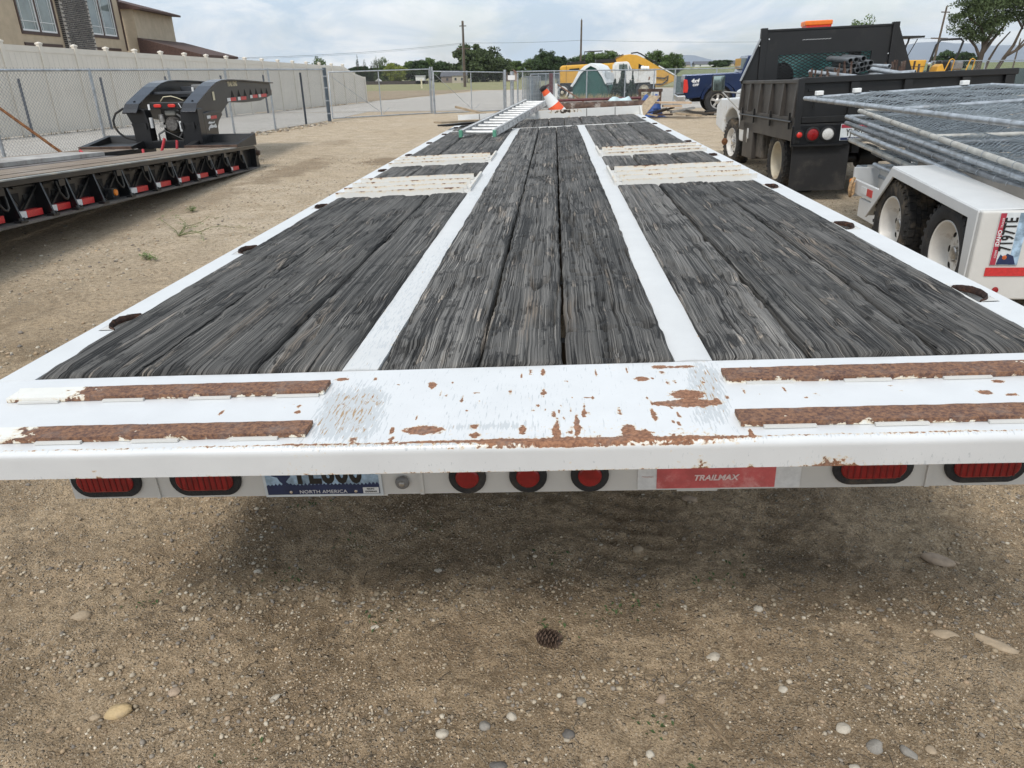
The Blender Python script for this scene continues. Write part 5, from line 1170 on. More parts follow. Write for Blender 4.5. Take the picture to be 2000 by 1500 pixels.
    part('engine_hoses', MB().tube([(-.40, .12, .80), (-.34, .08, .74), (-.34, .10, .62), (-.42, .14, .54)], .018, 7).tube([(-.62, .1, .66), (-.72, .06, .60), (-.74, .1, .48)], .016, 7).tube([(-.38, .1, .9), (-.32, .09, .86), (-.31, .1, .78)], .02, 7), mat('grey_hose', (.10, .10, .10), .5), en, 60)
    for x, z in ((-.79, .70), (-.315, .64)): part('grease_can', MB().tube([(x, .03, z), (x, .03, z+.16)], .028, 12), mat('pale_can', (.55, .56, .56), .4), g, 40)
    part('wiring', MB().tube([(-.74, .4, 1.09), (-.66, .35, 1.16), (-.55, .4, 1.17), (-.45, .4, 1.14), (-.38, .45, 1.10)], .008, 5), CREAMTXT, g, 60)
    sp_ = part('side_plate', MB().prism([(.22, .37), (.72, .38), (.78, .46), (.80, .66), (.88, .74), (1.10, .84), (1.05, .90), (.60, .92), (.22, .90)], -.05, .0, 'yz'), BLACKP, g, bevel=.005)
    part('white_tape', MB().box(.001, .004, .36, .52, .81, .86), WHT, sp_); part('red_tape', MB().box(.001, .004, .525, .80, .795, .845), REDT, sp_)
    for a, b, m in ((1.62, 1.80, WHT), (1.81, 2.10, REDT), (2.20, 2.36, WHT), (2.38, 2.70, REDT), (2.95, 3.10, WHT), (3.12, 3.42, REDT), (3.50, 3.66, WHT), (3.68, 4.05, REDT)):
        dz = -.0; part('tape_strip', MB().box(-.0555, -.052, a, b, 1.035+.012*(b > 2.9)*1, 1.095+.012*(b > 2.9)*1), m, g)
    text('neck_lettering', 'TRAIL KING', .11, CREAMTXT, g, FM((0, 1, 0), (0, 0, 1), (-.0545, 2.02, 1.325)), .001, 1.0, .9, 0, .004)
    part('swoosh_mark', MB().prism([(.34, .66), (.42, .70), (.50, .715), (.60, .69), (.70, .715), (.74, .66), (.70, .645), (.60, .66), (.50, .655), (.42, .66), (.36, .62)], .001, .003, 'yz').prism([(.36, .735), (.42, .765), (.60, .745), (.68, .76), (.66, .73), (.5, .725), (.4, .73)], .001, .003, 'yz'), WHT, sp_)
    part('info_sticker', MB().box(.001, .003, .64, .74, .43, .50), WHT, sp_); part('sticker_marks', MB().box(.0032, .004, .655, .695, .47, .49).box(.0032, .004, .66, .72, .44, .455), BLACKTXT, sp_)
    part('yellow_decal', MB().box(-.0555, -.052, .93, 1.02, 1.08, 1.22), CREAMTXT, g); part('steel_rod', MB().tube([(-.4, 3.9, 1.13), (-.3, 5.3, 1.13)], .014, 6), RUST, g)
    part('hydraulic_hose', MB().tube([(-1.12, .10, 1.02), (-1.22, .05, 1.00), (-1.33, .0, .93), (-1.38, -.02, .83), (-1.38, -.02, .73), (-1.33, -.01, .63), (-1.24, .0, .56), (-1.10, .02, .52)], .017, 8), RUBBER, g, 60)
lowboy()

# ================================================================== DUMP TRUCK
def dump_truck():
    t = thing('dump_truck', 'white cab dump truck with a black steel bed seen from behind', 'dump truck', (2.80, 8.86, 0), (radians(-1.0), -.030, 0))
    W_ = 2.36; L_ = 2.62; zb = .90; zt = 1.335
    # left side board with ribs
    sb = part('side_board', MB().box(.02, .05, .02, L_, zb, zt-.03), BROWNM, t)
    part('top_rail', MB().box(-.005, .065, .0, L_, zt-.03, zt+.012), BROWNM, t, bevel=.006); part('bottom_rail', MB().box(-.01, .06, .0, L_, zb-.02, zb+.045), BROWNM, t, bevel=.004)
    rib = MB().prism([(-.035, zb+.045), (.02, zb+.045), (.02, zt-.03), (-.010, zt-.03)], -.028, .028, 'xz').mesh('side_rib', BROWNM)
    for y in (.03, .53, 1.05, 1.57, 2.09, 2.58): link('side_rib', rib, t, (0, y, 0))
    part('pivot_rod', MB().tube([(-.028, .05, zb-.005), (-.028, L_-.1, zb-.005)], .012, 6), BLACKM, t); 
    for y in (.15, .95, 1.75, 2.4): part('hinge_lug', MB().box(-.035, -.012, y-.02, y+.02, zb-.09, zb+.09), BLACKM, t)
    part('side_skirt', MB().box(.0, .05, .0, L_, zb-.22, zb-.02), BROWNM, t, bevel=.004)
    part('bed_floor', MB().box(.05, W_-.05, .05, L_, zb-.06, zb-.01), BLACKM, t); part('right_side_board', MB().box(W_-.05, W_, .02, L_, zb-.2, zt), BLACKM, t)
    # tailgate
    tg = part('tailgate', MB().box(.06, W_-.02, .02, .05, zb-.01, zt), BLACKM, t)
    part('gate_rail', MB().box(.03, W_, -.03, .055, zt-.035, zt+.03), BLACKM, tg, bevel=.006); part('gate_rail', MB().box(.07, W_, -.025, .03, zb-.02, zb+.045), BLACKM, tg, bevel=.004)
    for x in (.62, 1.20, 1.82, 2.28): part('gate_post', MB().box(x-.045, x+.045, -.022, .02, zb+.045, zt-.035), BLACKM, tg, bevel=.004)
    part('corner_post', MB().box(-.012, .062, -.035, .03, zb-.24, zt+.02), BLACKM, t, bevel=.006)
    part('gate_hook', MB().tube([(.105, -.03, zt-.10), (.105, -.05, zt-.11), (.17, -.05, zt-.11), (.18, -.05, zt-.20), (.17, -.03, zt-.30)], .008, 6), BLACKM, tg, 60)
    part('rear_sill', MB().box(.03, W_-.03, -.02, .06, zb-.24, zb-.03), BLACKM, t, bevel=.004); lbp = part('light_panel', MB().box(-.03, .62, -.028, -.005, .635, .855), BLACKP, t, bevel=.004)
    part('light_panel', MB().box(W_-.62, W_, -.028, -.005, .635, .855), BLACKP, t)
    part('panel_step', MB().box(-.03, .55, -.05, -.03, .625, .640), BLACKM, t)
    for cx, r, m in ((.055, .038, REDB), (.205, .070, RED), (.375, .070, CLEAR)):
        g = part('round_light', MB().lathe([(r, .0), (r+.014, .002), (r+.016, .014), (r-.004, .018)], 26, Matrix.Translation((cx, -.028, .755)) @ Matrix.Rotation(-pi/2, 4, 'Z')), BLACKM, t, 40)
        part('lens', MB().lathe([(.001, .022), (r*.7, .018), (r, .006)], 26, Matrix.Translation((cx, -.028, .755)) @ Matrix.Rotation(-pi/2, 4, 'Z')), m, g, 50)
    lp = part('licence_plate', MB().box(.515, .865, -.036, -.030, .675, .855), PLATE_PALE, t, bevel=.002)
    part('plate_band', MB().box(.520, .860, -.0385, -.037, .812, .850), PLATE_RED, lp); part('plate_band', MB().box(.520, .860, -.0385, -.037, .680, .708), PLATE_NAVY, lp)
    text('plate_number', 'YJ 8819', .105, BLACKTXT, lp, FM((1, 0, 0), (0, 0, 1), (.69, -.0390, .758)), .0008, 1.1, .62, 0, .002); text('plate_lettering', 'IDAHO', .03, PINK, lp, FM((1, 0, 0), (0, 0, 1), (.69, -.0395, .831)), .0004)
    text('plate_lettering', 'FAMOUS POTATOES', .02, WHITETXT, lp, FM((1, 0, 0), (0, 0, 1), (.69, -.0395, .694)), .0004)
    part('mud_flap', MB().box(.01, .66, .02, .032, .115, .64), FLAP, t); part('mud_flap', MB().box(W_-.66, W_-.01, .02, .032, .115, .64), FLAP, t)
    part('chassis_rail', MB().box(.72, .80, .1, 5.6, .52, .70).box(W_-.80, W_-.72, .1, 5.6, .52, .70), BLACKM, t)
    part('splash_guard', MB().box(.10, .60, 1.42, 1.45, .36, .74), mat('dusty_guard', (.10, .085, .065), .9, 0, .3, 6), t)
    # tool box
    tbx = part('tool_box', MB().box(.0, .55, 1.80, 2.35, .32, .80), BROWNM, t, bevel=.01); part('box_latch', MB().box(-.012, -.001, 2.02, 2.10, .58, .72), ALU, tbx, bevel=.006); part('latch_pull', MB().box(-.018, -.013, 2.04, 2.08, .53, .60), STEEL, tbx)
    part('fuel_tank', MB().box(.05, .5, 1.46, 1.79, .35, .74), mat('mud_splashed_tank', (.10, .085, .068), .85, 0, .4, 12), t, bevel=.02)
    for x, sd in ((.16, -1), (W_-.16, 1)):
        w_ = link('rear_wheel', None, t, (x, .80, .395)); wheel(w_, (0, 0, 0), .40, .22, .235, sd, RUBBER_MUD, CREAM, dish=-.35, holes=5, hub=STEEL)
        w2 = link('rear_wheel', None, t, (x-sd*.27, .80, .395)); wheel(w2, (0, 0, 0), .40, .22, .235, sd, RUBBER_MUD, CREAM, dish=.0, holes=0, lug=True)
        w3 = link('front_wheel', None, t, (x+.16 if sd < 0 else x-.12, 4.02, .385)); wheel(w3, (0, 0, 0), .385, .23, .23, sd, RUBBER_MUD, WHEELW, dish=.3, holes=6, steer=.12)
    part('axle', MB().tube([(.3, .80, .395), (W_-.3, .80, .395)], .06, 10).lathe([(.001, -.15), (.12, -.12), (.16, 0), (.12, .12), (.001, .15)], 16, Matrix.Translation((W_/2, .80, .40))), BLACKM, t, 40)
    part('headboard_wall', MB().box(.03, W_-.03, L_, L_+.05, zb-.05, zt+.0), BLACKM, t)
    # headboard with screened window
    X0, X1, ZT = .27, 2.08, 2.005; ox0, ox1, oz0, oz1 = .485, 1.79, zt+.02, 1.665; Yh = L_+.0
    part('headboard', MB().box(X0, X1, Yh, Yh+.035, oz1, ZT-.03).box(X0, ox0, Yh, Yh+.035, zt-.02, oz1).box(ox1, X1, Yh, Yh+.035, zt-.02, oz1), BLACKM, t)
    part('headboard_frame', MB().box(X0-.06, X0+.03, Yh-.03, Yh+.045, zt, ZT+.02).box(X1-.05, X1+.04, Yh-.03, Yh+.045, zt, ZT+.02).box(X0+.03, X1-.05, Yh-.012, Yh+.05, ZT-.03, ZT), BLACKM, t, bevel=.005)
    for s in (0, 1):
        P = [(X0-.06, ZT-.12), (X0-.06, zt-.03), (-.02, zt-.03), (-.02, zt+.01)] if s == 0 else [(X1+.04, ZT-.02), (X1+.04, zt-.03), (W_+.06, zt-.03), (W_+.03, zt+.06)]
        part('headboard_wing', MB().prism(P, Yh+.0, Yh+.028, 'xz'), BLACKM, t, bevel=.003)
    part('wing_flange', MB().bar((-.035, Yh-.02, zt+.01), (X0-.07, Yh-.02, ZT-.12), .014, .07, (0, 1, 0)), mat('bright_edge', (.30, .31, .32), .35, .3), t)
    sw = MB(); n = int((ox1-ox0+oz1-oz0)/.042)
    H_ = oz1-oz0; Lw = ox1-ox0
    for k in range(60):
        a = -H_*2+k*.088
        for s in (0, 1):
            u0, u1 = max(a, 0), min(a+H_*2, Lw)
            if u1-u0 < .01: continue
            za, zc = (u0-a)/2, (u1-a)/2
            if s: za, zc = H_-za, H_-zc
            sw.bar((ox0+u0, Yh+.018, oz0+za), (ox0+u1, Yh+.018, oz0+zc), .010, .006, (0, 1, 0))
    o = part('expanded_mesh', sw, BLACKM, t); o['kind'] = 'stuff'
    for k in range(9): part('louvre_slot', MB().bar((.80+.045*k, Yh-.0025, 1.845), (.838+.045*k, Yh-.0025, 1.856), .004, .012, (0, 1, 0)), WHT, t)
    for x, z in ((.33, 1.88), (.20, 1.80), (2.02, 1.62)): part('bolt', MB().tube([(x, Yh-.012, z), (x, Yh+.0, z)], .010, 6), CHROME, t)
    part('beacon', MB().box(.88, 1.27, L_+.2, L_+.42, ZT+.035, ZT+.10), BEACON, t, bevel=.015, seg=3); part('beacon_base', MB().box(.90, 1.25, L_+.2, L_+.42, ZT-.02, ZT+.034), REDB, t)
    # cab
    cab = part('cab', MB().prism([(2.86, .50), (2.86, 1.32), (2.92, 1.90), (3.35, 1.93), (3.95, 1.85), (4.35, 1.32), (4.35, .50)], .66, 1.90, 'yz'), mat('white_cab_paint', (.72, .74, .75), .3, 0, .08, 2, dirt=(.5, .45, .36), dirt_amt=.35), t, bevel=.05, seg=3)
    TEAL = mat('sky_teal_glass', (.22, .58, .54), .12, 0, .5, 3, spec=.8)  # pale teal base stands in for sky seen through the cab
    part('rear_window', MB().box(.42, 1.94, 2.845, 2.858, 1.36, 1.74), TEAL, cab); part('seat_back', MB().lathe([(.001, .02), (.15, .02), (.19, 0)], 18, Matrix.Translation((.60, 2.83, 1.38)) @ Matrix.Rotation(-pi/2, 4, 'Z')), BLACKM, cab); part('window_pillar', MB().box(1.55, 1.72, 2.825, 2.842, 1.36, 1.74), BLACKM, cab)
    part('side_glass', MB().box(.645, .656, 3.1, 3.85, 1.36, 1.76), TEAL, cab)
    part('hood', MB().prism([(4.35, .55), (4.35, 1.30), (5.35, 1.18), (5.45, .9), (5.45, .55)], .55, 1.85, 'yz'), cab.data.materials[0], t, bevel=.05, seg=3)
    part('fender', MB().prism([(2.90, .45), (2.90, 1.12), (4.9, 1.06), (5.25, .95), (5.25, .60), (4.62, .50), (4.54, .76), (4.30, .88), (4.02, .93), (3.74, .88), (3.52, .76), (3.42, .45)], .20, .68, 'yz'), cab.data.materials[0], t, bevel=.03, seg=3)
    part('fender_badge', MB().box(.190, .198, 3.18, 3.30, .96, 1.06), GREY, t)
    mi = part('mirror', MB().box(-.30, -.10, 3.30, 3.36, 1.20, 1.44), BLACKP, t, bevel=.03, seg=3); part('mirror_glass', MB().box(-.285, -.115, 3.285, 3.298, 1.215, 1.425), mat('mirror_glass', (.42, .52, .50), .06, .9, .1, 2), mi, bevel=.02, seg=3)
    part('mirror_arm', MB().tube([(-.14, 3.32, 1.20), (.19, 3.2, .86)], .012, 6).tube([(-.14, 3.32, 1.20), (.2, 3.35, 1.16)], .012, 6), mat('pale_arm', (.45, .44, .42), .4), t)
    part('hub_extension', MB().lathe([(.02, 0), (.05, .02), (.06, .06), (.03, .09), (.001, .10)], 14, Matrix.Translation((.16, 4.02, .40)) @ Matrix.Rotation(pi, 4, 'Z')), RUST, t)
    return t
DT = dump_truck(); DTM = Matrix.Translation((2.80, 8.86, 0)) @ Euler((radians(-1.0), -.030, 0)).to_matrix().to_4x4()
rr = random.Random(12)
# cargo in the bed
PP = mat('grey_pipe_metal', (.20, .21, .22), .45, .5, .3, 9)
k = 0
pm = MB().pipe((0, 0, 0), (0, .85, 0), .034, .16, 12).mesh('steel_pipe', PP, 50)
bar_ = []
for row, n in ((0, 4), (1, 4), (2, 3)):
    for j in range(n):
        p = DTM @ Vector((1.16+.074*j+.037*(row % 2)+rr.uniform(-.006, .006), 1.62+rr.uniform(-.05, .05), 1.405+.064*row+.01*j))
        o = link('steel_pipe', pm, None, p, (radians(2), 0, radians(rr.uniform(-4, 4)))); tag(o, ['leftmost', 'second', 'third', 'fourth'][j]+' open grey pipe of the '+['bottom', 'middle', 'top'][row]+' row in the pipe bundle on the dump bed', 'pipe', 'pipes bundled in the dump bed')
for i, (a, b, lab) in enumerate((((1.36, 1.45, 1.42), (1.62, .9, 1.33), 'pale pipe slanting down from the right of the pipe bundle'), ((.72, 1.9, 1.42), (1.08, 1.2, 1.335), 'pale pipe lying slanted left of the pipe bundle'), ((1.42, 2.0, 1.47), (1.60, 1.5, 1.44), 'light pipe stub above the bundle at its right'), ((1.30, 1.9, 1.34), (1.85, 1.3, 1.36), 'grey pipe lying crosswise right of the bundle'))):
    a = DTM @ Vector(a); b = DTM @ Vector(b); o = part('steel_pipe', MB().pipe(a, b, .03, .18, 12), GALV, None, 50); tag(o, lab, 'pipe')
for grp, xs0, xs1, n, hh in (('rusty stakes left in the bed', .62, .98, 9, .14), ('rusty stakes beside the pipe bundle', .98, 1.13, 8, .19), ('rusty stakes right in the bed', 1.62, 2.05, 12, .19)):
    for j in range(n):
        x = rr.uniform(xs0, xs1); h_ = rr.uniform(.35, 1)*hh; y = rr.uniform(1.4, 2.1)
        a = DTM @ Vector((x, y, 1.0)); b = DTM @ Vector((x+rr.uniform(-.02, .02), y+rr.uniform(-.03, .03), 1.345+h_))
        o = part('steel_stake', MB().bar(a, b, .022, .018), PIPE_R, None); tag(o, {'r': 'rusty steel stake standing in the '}['r']+{'rusty stakes left in the bed': 'left part of the dump bed', 'rusty stakes beside the pipe bundle': 'dump bed just left of the pipes', 'rusty stakes right in the bed': 'right part of the dump bed'}[grp], 'stake', grp)

# ================================================================== UTILITY TRAILER AND FENCE PANELS
def util():
    yw = -atan2(.12, 1.85)
    t = thing('utility_trailer', 'white tandem axle utility trailer with a licence plate on its tail, loaded with fence panels', 'trailer', (2.50, 4.36, 0), (0, -.02, yw))
    # local: +y forward, +x right; outer face of fender at x=0
    out_ = [(.02, .10), (.0, .72), (1.40, .765), (1.84, .335), (1.80, .33), (1.34, .715), (.06, .67), (.075, .10)]
    fo = MB().prism([(-.01, .18), (-.01, .695), (1.40, .77), (1.85, .33), (1.80, .32), (1.36, .705), (.10, .635), (.06, .18)], -.004, .012, 'yz')
    part('fender_face', fo, WHITE, t, bevel=.004)
    part('fender_top', MB().add([(0, -.01, .690), (0, 1.40, .768), (.34, 1.40, .772), (.34, -.01, .70), (0, -.01, .700), (0, 1.40, .778), (.34, 1.40, .782), (.34, -.01, .71)], [(0, 1, 2, 3), (4, 5, 6, 7), (0, 1, 5, 4), (2, 3, 7, 6), (0, 3, 7, 4), (1, 2, 6, 5)]), WHITE, t, bevel=.01, seg=3)
    part('fender_front', MB().add([(0, 1.40, .770), (0, 1.85, .33), (.34, 1.85, .33), (.34, 1.40, .774), (0, 1.385, .758), (0, 1.825, .33), (.34, 1.825, .33), (.34, 1.385, .758)], [(0, 1, 2, 3), (4, 5, 6, 7), (0, 1, 5, 4), (2, 3, 7, 6), (1, 2, 6, 5)]), WHITE, t)
    part('inner_wall', MB().box(.335, .35, .02, 1.8, .2, .78), mat('dusty_inner_wall', (.22, .20, .175), .8, 0, .2, 4), t)
    tp = part('tail_panel', MB().box(.0, .85, -.06, -.012, .17, .70), WHITE_OLD, t, bevel=.012, seg=3)
    part('tail_side', MB().box(-.002, .06, -.012, .06, .19, .69), WHITE, t, bevel=.006)
    yt = -.0625
    lp = part('licence_plate', MB().box(.095, .250, yt-.004, yt-.001, .385, .692), PLATE_PALE, tp, bevel=.002)
    part('plate_print', MB().box(.2, .2485, yt-.0060, yt-.0045, .387, .690), PLATE_SKY, lp)
    part('plate_print', MB().box(.0965, .128, yt-.0060, yt-.0045, .387, .690), PLATE_RED, lp)
    U_, R_ = (-1, 0, 0), (0, 0, 1)
    text('plate_number', '7197TE', .098, BLACKTXT, lp, FM(R_, U_, (.163, yt-.0072, .567)), .0008, 1.05, .62, 0, .002)
    text('plate_lettering', 'IDAHO', .030, WHITETXT, lp, FM(R_, U_, (.113, yt-.0068, .545)), .0004, 1.0, 1.0, 0, .0008); text('plate_lettering', 'TRAILER', .017, WHITETXT, lp, FM(R_, U_, (.116, yt-.0068, .635)), .0003, 1, .9); text('plate_lettering', 'COMM', .017, WHITETXT, lp, FM(R_, U_, (.116, yt-.0068, .452)), .0003, 1, .9)
    part('plate_print', MB().prism([(.13, .39), (.235, .39), (.215, .44), (.18, .455), (.165, .43), (.145, .45), (.135, .42)], yt-.0078, yt-.0062, 'xz'), PLATE_NAVY, lp); part('plate_print', MB().lathe([(.001, .0), (.013, 0)], 10, Matrix.Translation((.168, yt-.0082, .432)) @ Matrix.Rotation(-pi/2, 4, 'Z')), PLATE_ORG, lp)
    part('red_tape', MB().box(.082, .40, yt-.003, yt-.0005, .318, .370), REDT, tp)
    part('red_marker', MB().lathe([(.001, .012), (.014, .010), (.019, 0)], 16, Matrix.Translation((.165, yt, .232)) @ Matrix.Rotation(-pi/2, 4, 'Z')), RED, tp, 50)
    # bed frame
    part('bed_frame', MB().box(.35, 2.2, .0, 3.3, .40, .47), WHITE_OLD, t); part('bed_side', MB().box(.34, .38, 1.86, 2.95, .28, .60), WHITE_OLD, t)
    fb = part('front_box_side', MB().box(.12, .15, 1.86, 2.62, .40, .52).box(.12, .35, 2.60, 2.64, .36, .62).box(.13, .16, 1.86, 2.4, .22, .38), WHITE, t, bevel=.004)
    part('white_tape', MB().box(.116, .1195, 2.22, 2.36, .43, .49), WHT, fb); part('red_tape', MB().box(.116, .1195, 2.07, 2.20, .43, .49), REDT, fb)
    am = part('amber_marker', MB().lathe([(.001, .025), (.022, .02), (.028, 0)], 12, Matrix.Translation((.11, 2.60, .50)) @ Matrix.Rotation(pi, 4, 'Z')), AMBER, t, 50)
    part('rusty_chain', MB().tube([(.10, 2.52, .54), (.07, 2.50, .50), (.06, 2.49, .44), (.08, 2.50, .38), (.10, 2.51, .40), (.10, 2.52, .50)], .016, 6), mat('rust_stained_chain', (.40, .26, .14), .8, 0, .5, 60), t, 60)
    for y, m in ((.40, RUBBER), (1.36, RUBBER_MUD)):
        w_ = link('wheel', None, t, (.13, y, .345)); wheel(w_, (0, 0, 0), .345, .215, .215, -1, m, WHEELW, dish=-.15, holes=8, hub=STEEL)
        w_ = link('wheel', None, t, (2.2, y, .345)); wheel(w_, (0, 0, 0), .345, .215, .215, 1, RUBBER, WHEELW, dish=.1, holes=0, lug=False)
    part('axle', MB().tube([(.2, .40, .33), (2.2, .40, .33)], .035, 8).tube([(.2, 1.36, .33), (2.2, 1.36, .33)], .035, 8), BLACKM, t)
    part('tongue', MB().bar((.9, 3.3, .43), (1.25, 4.2, .43), .06, .1).bar((1.6, 3.3, .43), (1.25, 4.2, .43), .06, .1), WHITE_OLD, t)
util()
def fpanel(a, b, c, label, seed, mt=GALV, sp=.052, r=.0021, clamps=()):
    """a far left, b near left, c far right corners"""
    a, b, c = Vector(a), Vector(b), Vector(c); d = (c-a).normalized(); e = (a-b).normalized(); n = d.cross(e).normalized(); d = e.cross(n)
    M = Matrix((d, e, n)).transposed().to_4x4(); M.translation = b
    t = thing('temporary_fence', label, 'fence panel'); t.matrix_world = M; W_ = (c-a).length; L_ = (a-b).length
    rr = random.Random(seed); tr = .021
    part('panel_tube', MB().tube([(0, 0, 0), (0, L_, 0)], tr, 10), mt, t, 50); part('panel_tube', MB().tube([(W_, 0, 0), (W_, L_, 0)], tr, 10), mt, t, 50)
    for y in (0, L_*.5, L_): part('cross_tube', MB().tube([(tr, y, 0), (W_-tr, y, 0)], tr*.9, 10), mt, t, 50)
    mb = MB(); H_ = W_
    # woven wires: gently waving zig-zags
    k = 0; nst = int(L_/.30)
    for i in range(int((L_+H_)/sp)+1):
        q = -H_+i*sp
        for s in (0, 1):
            u0, u1 = max(q, 0), min(q+H_, L_)
            if u1-u0 < .02: continue
            m = max(2, int((u1-u0)/.16)); pts = []
            for j in range(m+1):
                u = u0+(u1-u0)*j/m; x = u-q
                if s: x = H_-x
                x = min(max(x, 0), W_)
                pts.append((x, u, .012*(j % 2*2-1)*(1 if s else -1)+.012*sin(x*7+u*5+seed)+rr.uniform(-.006, .006)))
            mb.tube(pts, r, 3, False)
    o = part('wire_mesh', mb, WIRE2, t); o['kind'] = 'stuff'
    tie = MB()
    for j in range(int(L_/.21)):
        y = .12+j*.21+rr.uniform(-.03, .03); tie.lathe([(tr+.001, -.0025), (tr+.004, -.0025), (tr+.004, .0025), (tr+.001, .0025)], 8, Matrix.Translation((0, y, 0)) @ Matrix.Rotation(pi/2+rr.uniform(-.3, .3), 4, 'Z'), True)
    o = part('wire_ties', tie, GALV, t); o['kind'] = 'stuff'
    for u in clamps: part('panel_clamp', MB().box(u-.035, u+.035, L_-.03, L_+.03, .021, .062), WHITEPL, t, bevel=.004)
    return t
GALVW = mat('pale_weathered_tube', (.52, .51, .47), .6, .15, .2, 9, dirt=(.4, .33, .24), dirt_amt=.3)
dz = .06
pan = [((2.57, 8.0, 1.18), (2.765, 4.15, 1.145), (4.42, 7.75, 1.275), 'topmost fence panel, its pale corner reaching out over the truck plate', GALV, (.14, .52, 1.60)),
 ((3.02, 7.7, 1.07), (2.83, 4.2, .870), None, 'second fence panel from the top with a cream weathered edge tube', GALVW, ()),
 ((2.98, 7.9, 1.005), (2.845, 4.2, .815), None, 'third fence panel of the stack with a clean grey edge tube', GALV, ()),
 ((2.93, 7.75, .955), (2.855, 4.2, .755), None, 'fourth fence panel of the stack with a dark doubled edge tube', PP, ()),
 ((3.10, 7.8, .835), (2.90, 4.4, .65), None, 'fifth fence panel just under the doubled tube', GALV, ()),
 ((2.98, 7.7, .795), (2.91, 4.4, .60), None, 'sixth fence panel with the rusty open tube end', GALVW, ()),
 ((3.18, 7.6, .69), (2.93, 4.4, .545), None, 'seventh fence panel half hidden behind the trailer fender', PP, ()),
 ((3.02, 7.5, .56), (2.94, 4.5, .49), None, 'lowest fence panel resting inside the front frame of the trailer', GALV, ())]
for i, (a, b, c, lab, m, cl) in enumerate(pan):
    if c is None: c = (a[0]+1.78, a[1]-.12, a[2]+.045)
    fpanel(a, b, c, lab, i+3, m, .050 if i < 2 else .075, .0021 if i < 2 else .002, cl)
for a, b, lab in (((2.86, 7.4, .90), (2.90, 4.5, .70), 'dark loose tube wedged under the fourth panel edge'), ((2.92, 6.9, .655), (2.95, 4.6, .52), 'loose grey tube low in the stack beside the fender')):
    tag(part('loose_tube', MB().pipe(a, b, .02, .2, 10), GALV, None, 50), lab, 'tube')

# ================================================================== BLUE PICKUP
def pickup():
    t = thing('pickup_truck', 'dark blue pickup truck with a red tail light parked beyond the dump truck', 'pickup truck', (4.40, 26.2, 0), (0, -.02, -.10))
    # local: x forward (to the right in the picture), y away; side facing the camera at y=0
    side = [(0, .62), (.0, 1.24), (.05, 1.27), (1.80, 1.29), (1.83, 1.32), (2.0, 1.80), (3.9, 1.84), (4.5, 1.32), (5.6, 1.2), (5.7, .6), (5.2, .52), (5.0, .85), (4.7, .95), (4.4, .85), (4.25, .5), (1.72, .5), (1.62, .78), (1.42, .94), (1.12, 1.0), (.85, .94), (.66, .78), (.55, .55), (.12, .52)]
    part('body', MB().prism(side, 0, 1.95, 'xz'), BLUEP, t, 40, bevel=.03, seg=3)
    P = [(1.12+.56*cos(a), .47+.56*sin(a)) for a in np.linspace(.05, pi-.05, 14)]; Q = [(1.12+.47*cos(a), .47+.47*sin(a)) for a in np.linspace(pi-.05, .05, 14)]
    part('wheel_arch', MB().prism(P+Q, -.045, .05, 'xz'), BLUEP, t, 40, bevel=.012)
    part('arch_liner', MB().prism([(1.12+.47*cos(a), .47+.47*sin(a)) for a in np.linspace(.02, pi-.02, 12)], .02, .5, 'xz'), DARKVOID, t)
    part('tail_light', MB().prism([(-.03, .72), (.11, .72), (.13, .86), (.09, 1.12), (-.03, 1.14)], -.02, .10, 'xz'), REDB, t, bevel=.015)
    part('bumper', MB().box(-.24, .06, -.01, 1.9, .44, .64), CHROME, t, bevel=.03); part('bumper_step', MB().box(-.20, .05, .0, 1.9, .645, .68), BLACKM, t)
    part('side_window', MB().prism([(2.12, 1.36), (2.24, 1.70), (3.2, 1.73), (3.2, 1.36)], -.012, .03, 'xz'), GLASS, t); part('rear_glass', MB().box(1.80, 2.0, .2, 1.7, 1.40, 1.72), GLASS, t)
    text('badge_lettering', '4x4', .17, WHITETXT, t, FM((1, 0, 0), (0, 0, 1), (.34, -.008, 1.08)), .003, 1, 1, .25, .006); text('badge_lettering', 'OFF', .10, WHITETXT, t, FM((1, 0, 0), (0, 0, 1), (.36, -.008, .95)), .003, 1, 1.1, .2, .004)
    part('door_mirror', MB().box(3.6, 3.8, -.28, -.05, 1.3, 1.55), BLACKP, t, bevel=.03)
    for x in (1.12, 4.72):
        w_ = link('wheel', None, t, (x, .10, .43), (0, 0, -pi/2)); wheel(w_, (0, 0, 0), .43, .28, .25, 1, RUBBER, mat('cast_aluminium', (.55, .53, .50), .35, .6), dish=.2, holes=0, spokes=5, lug=False)
        w_ = link('wheel', None, t, (x, 1.84, .43), (0, 0, pi/2)); wheel(w_, (0, 0, 0), .43, .28, .25, 1, RUBBER, WHEELW, dish=.2, holes=0, lug=False)
    part('undercarriage', MB().box(.3, 5.2, .3, 1.6, .42, .62), DARKVOID, t)
pickup()

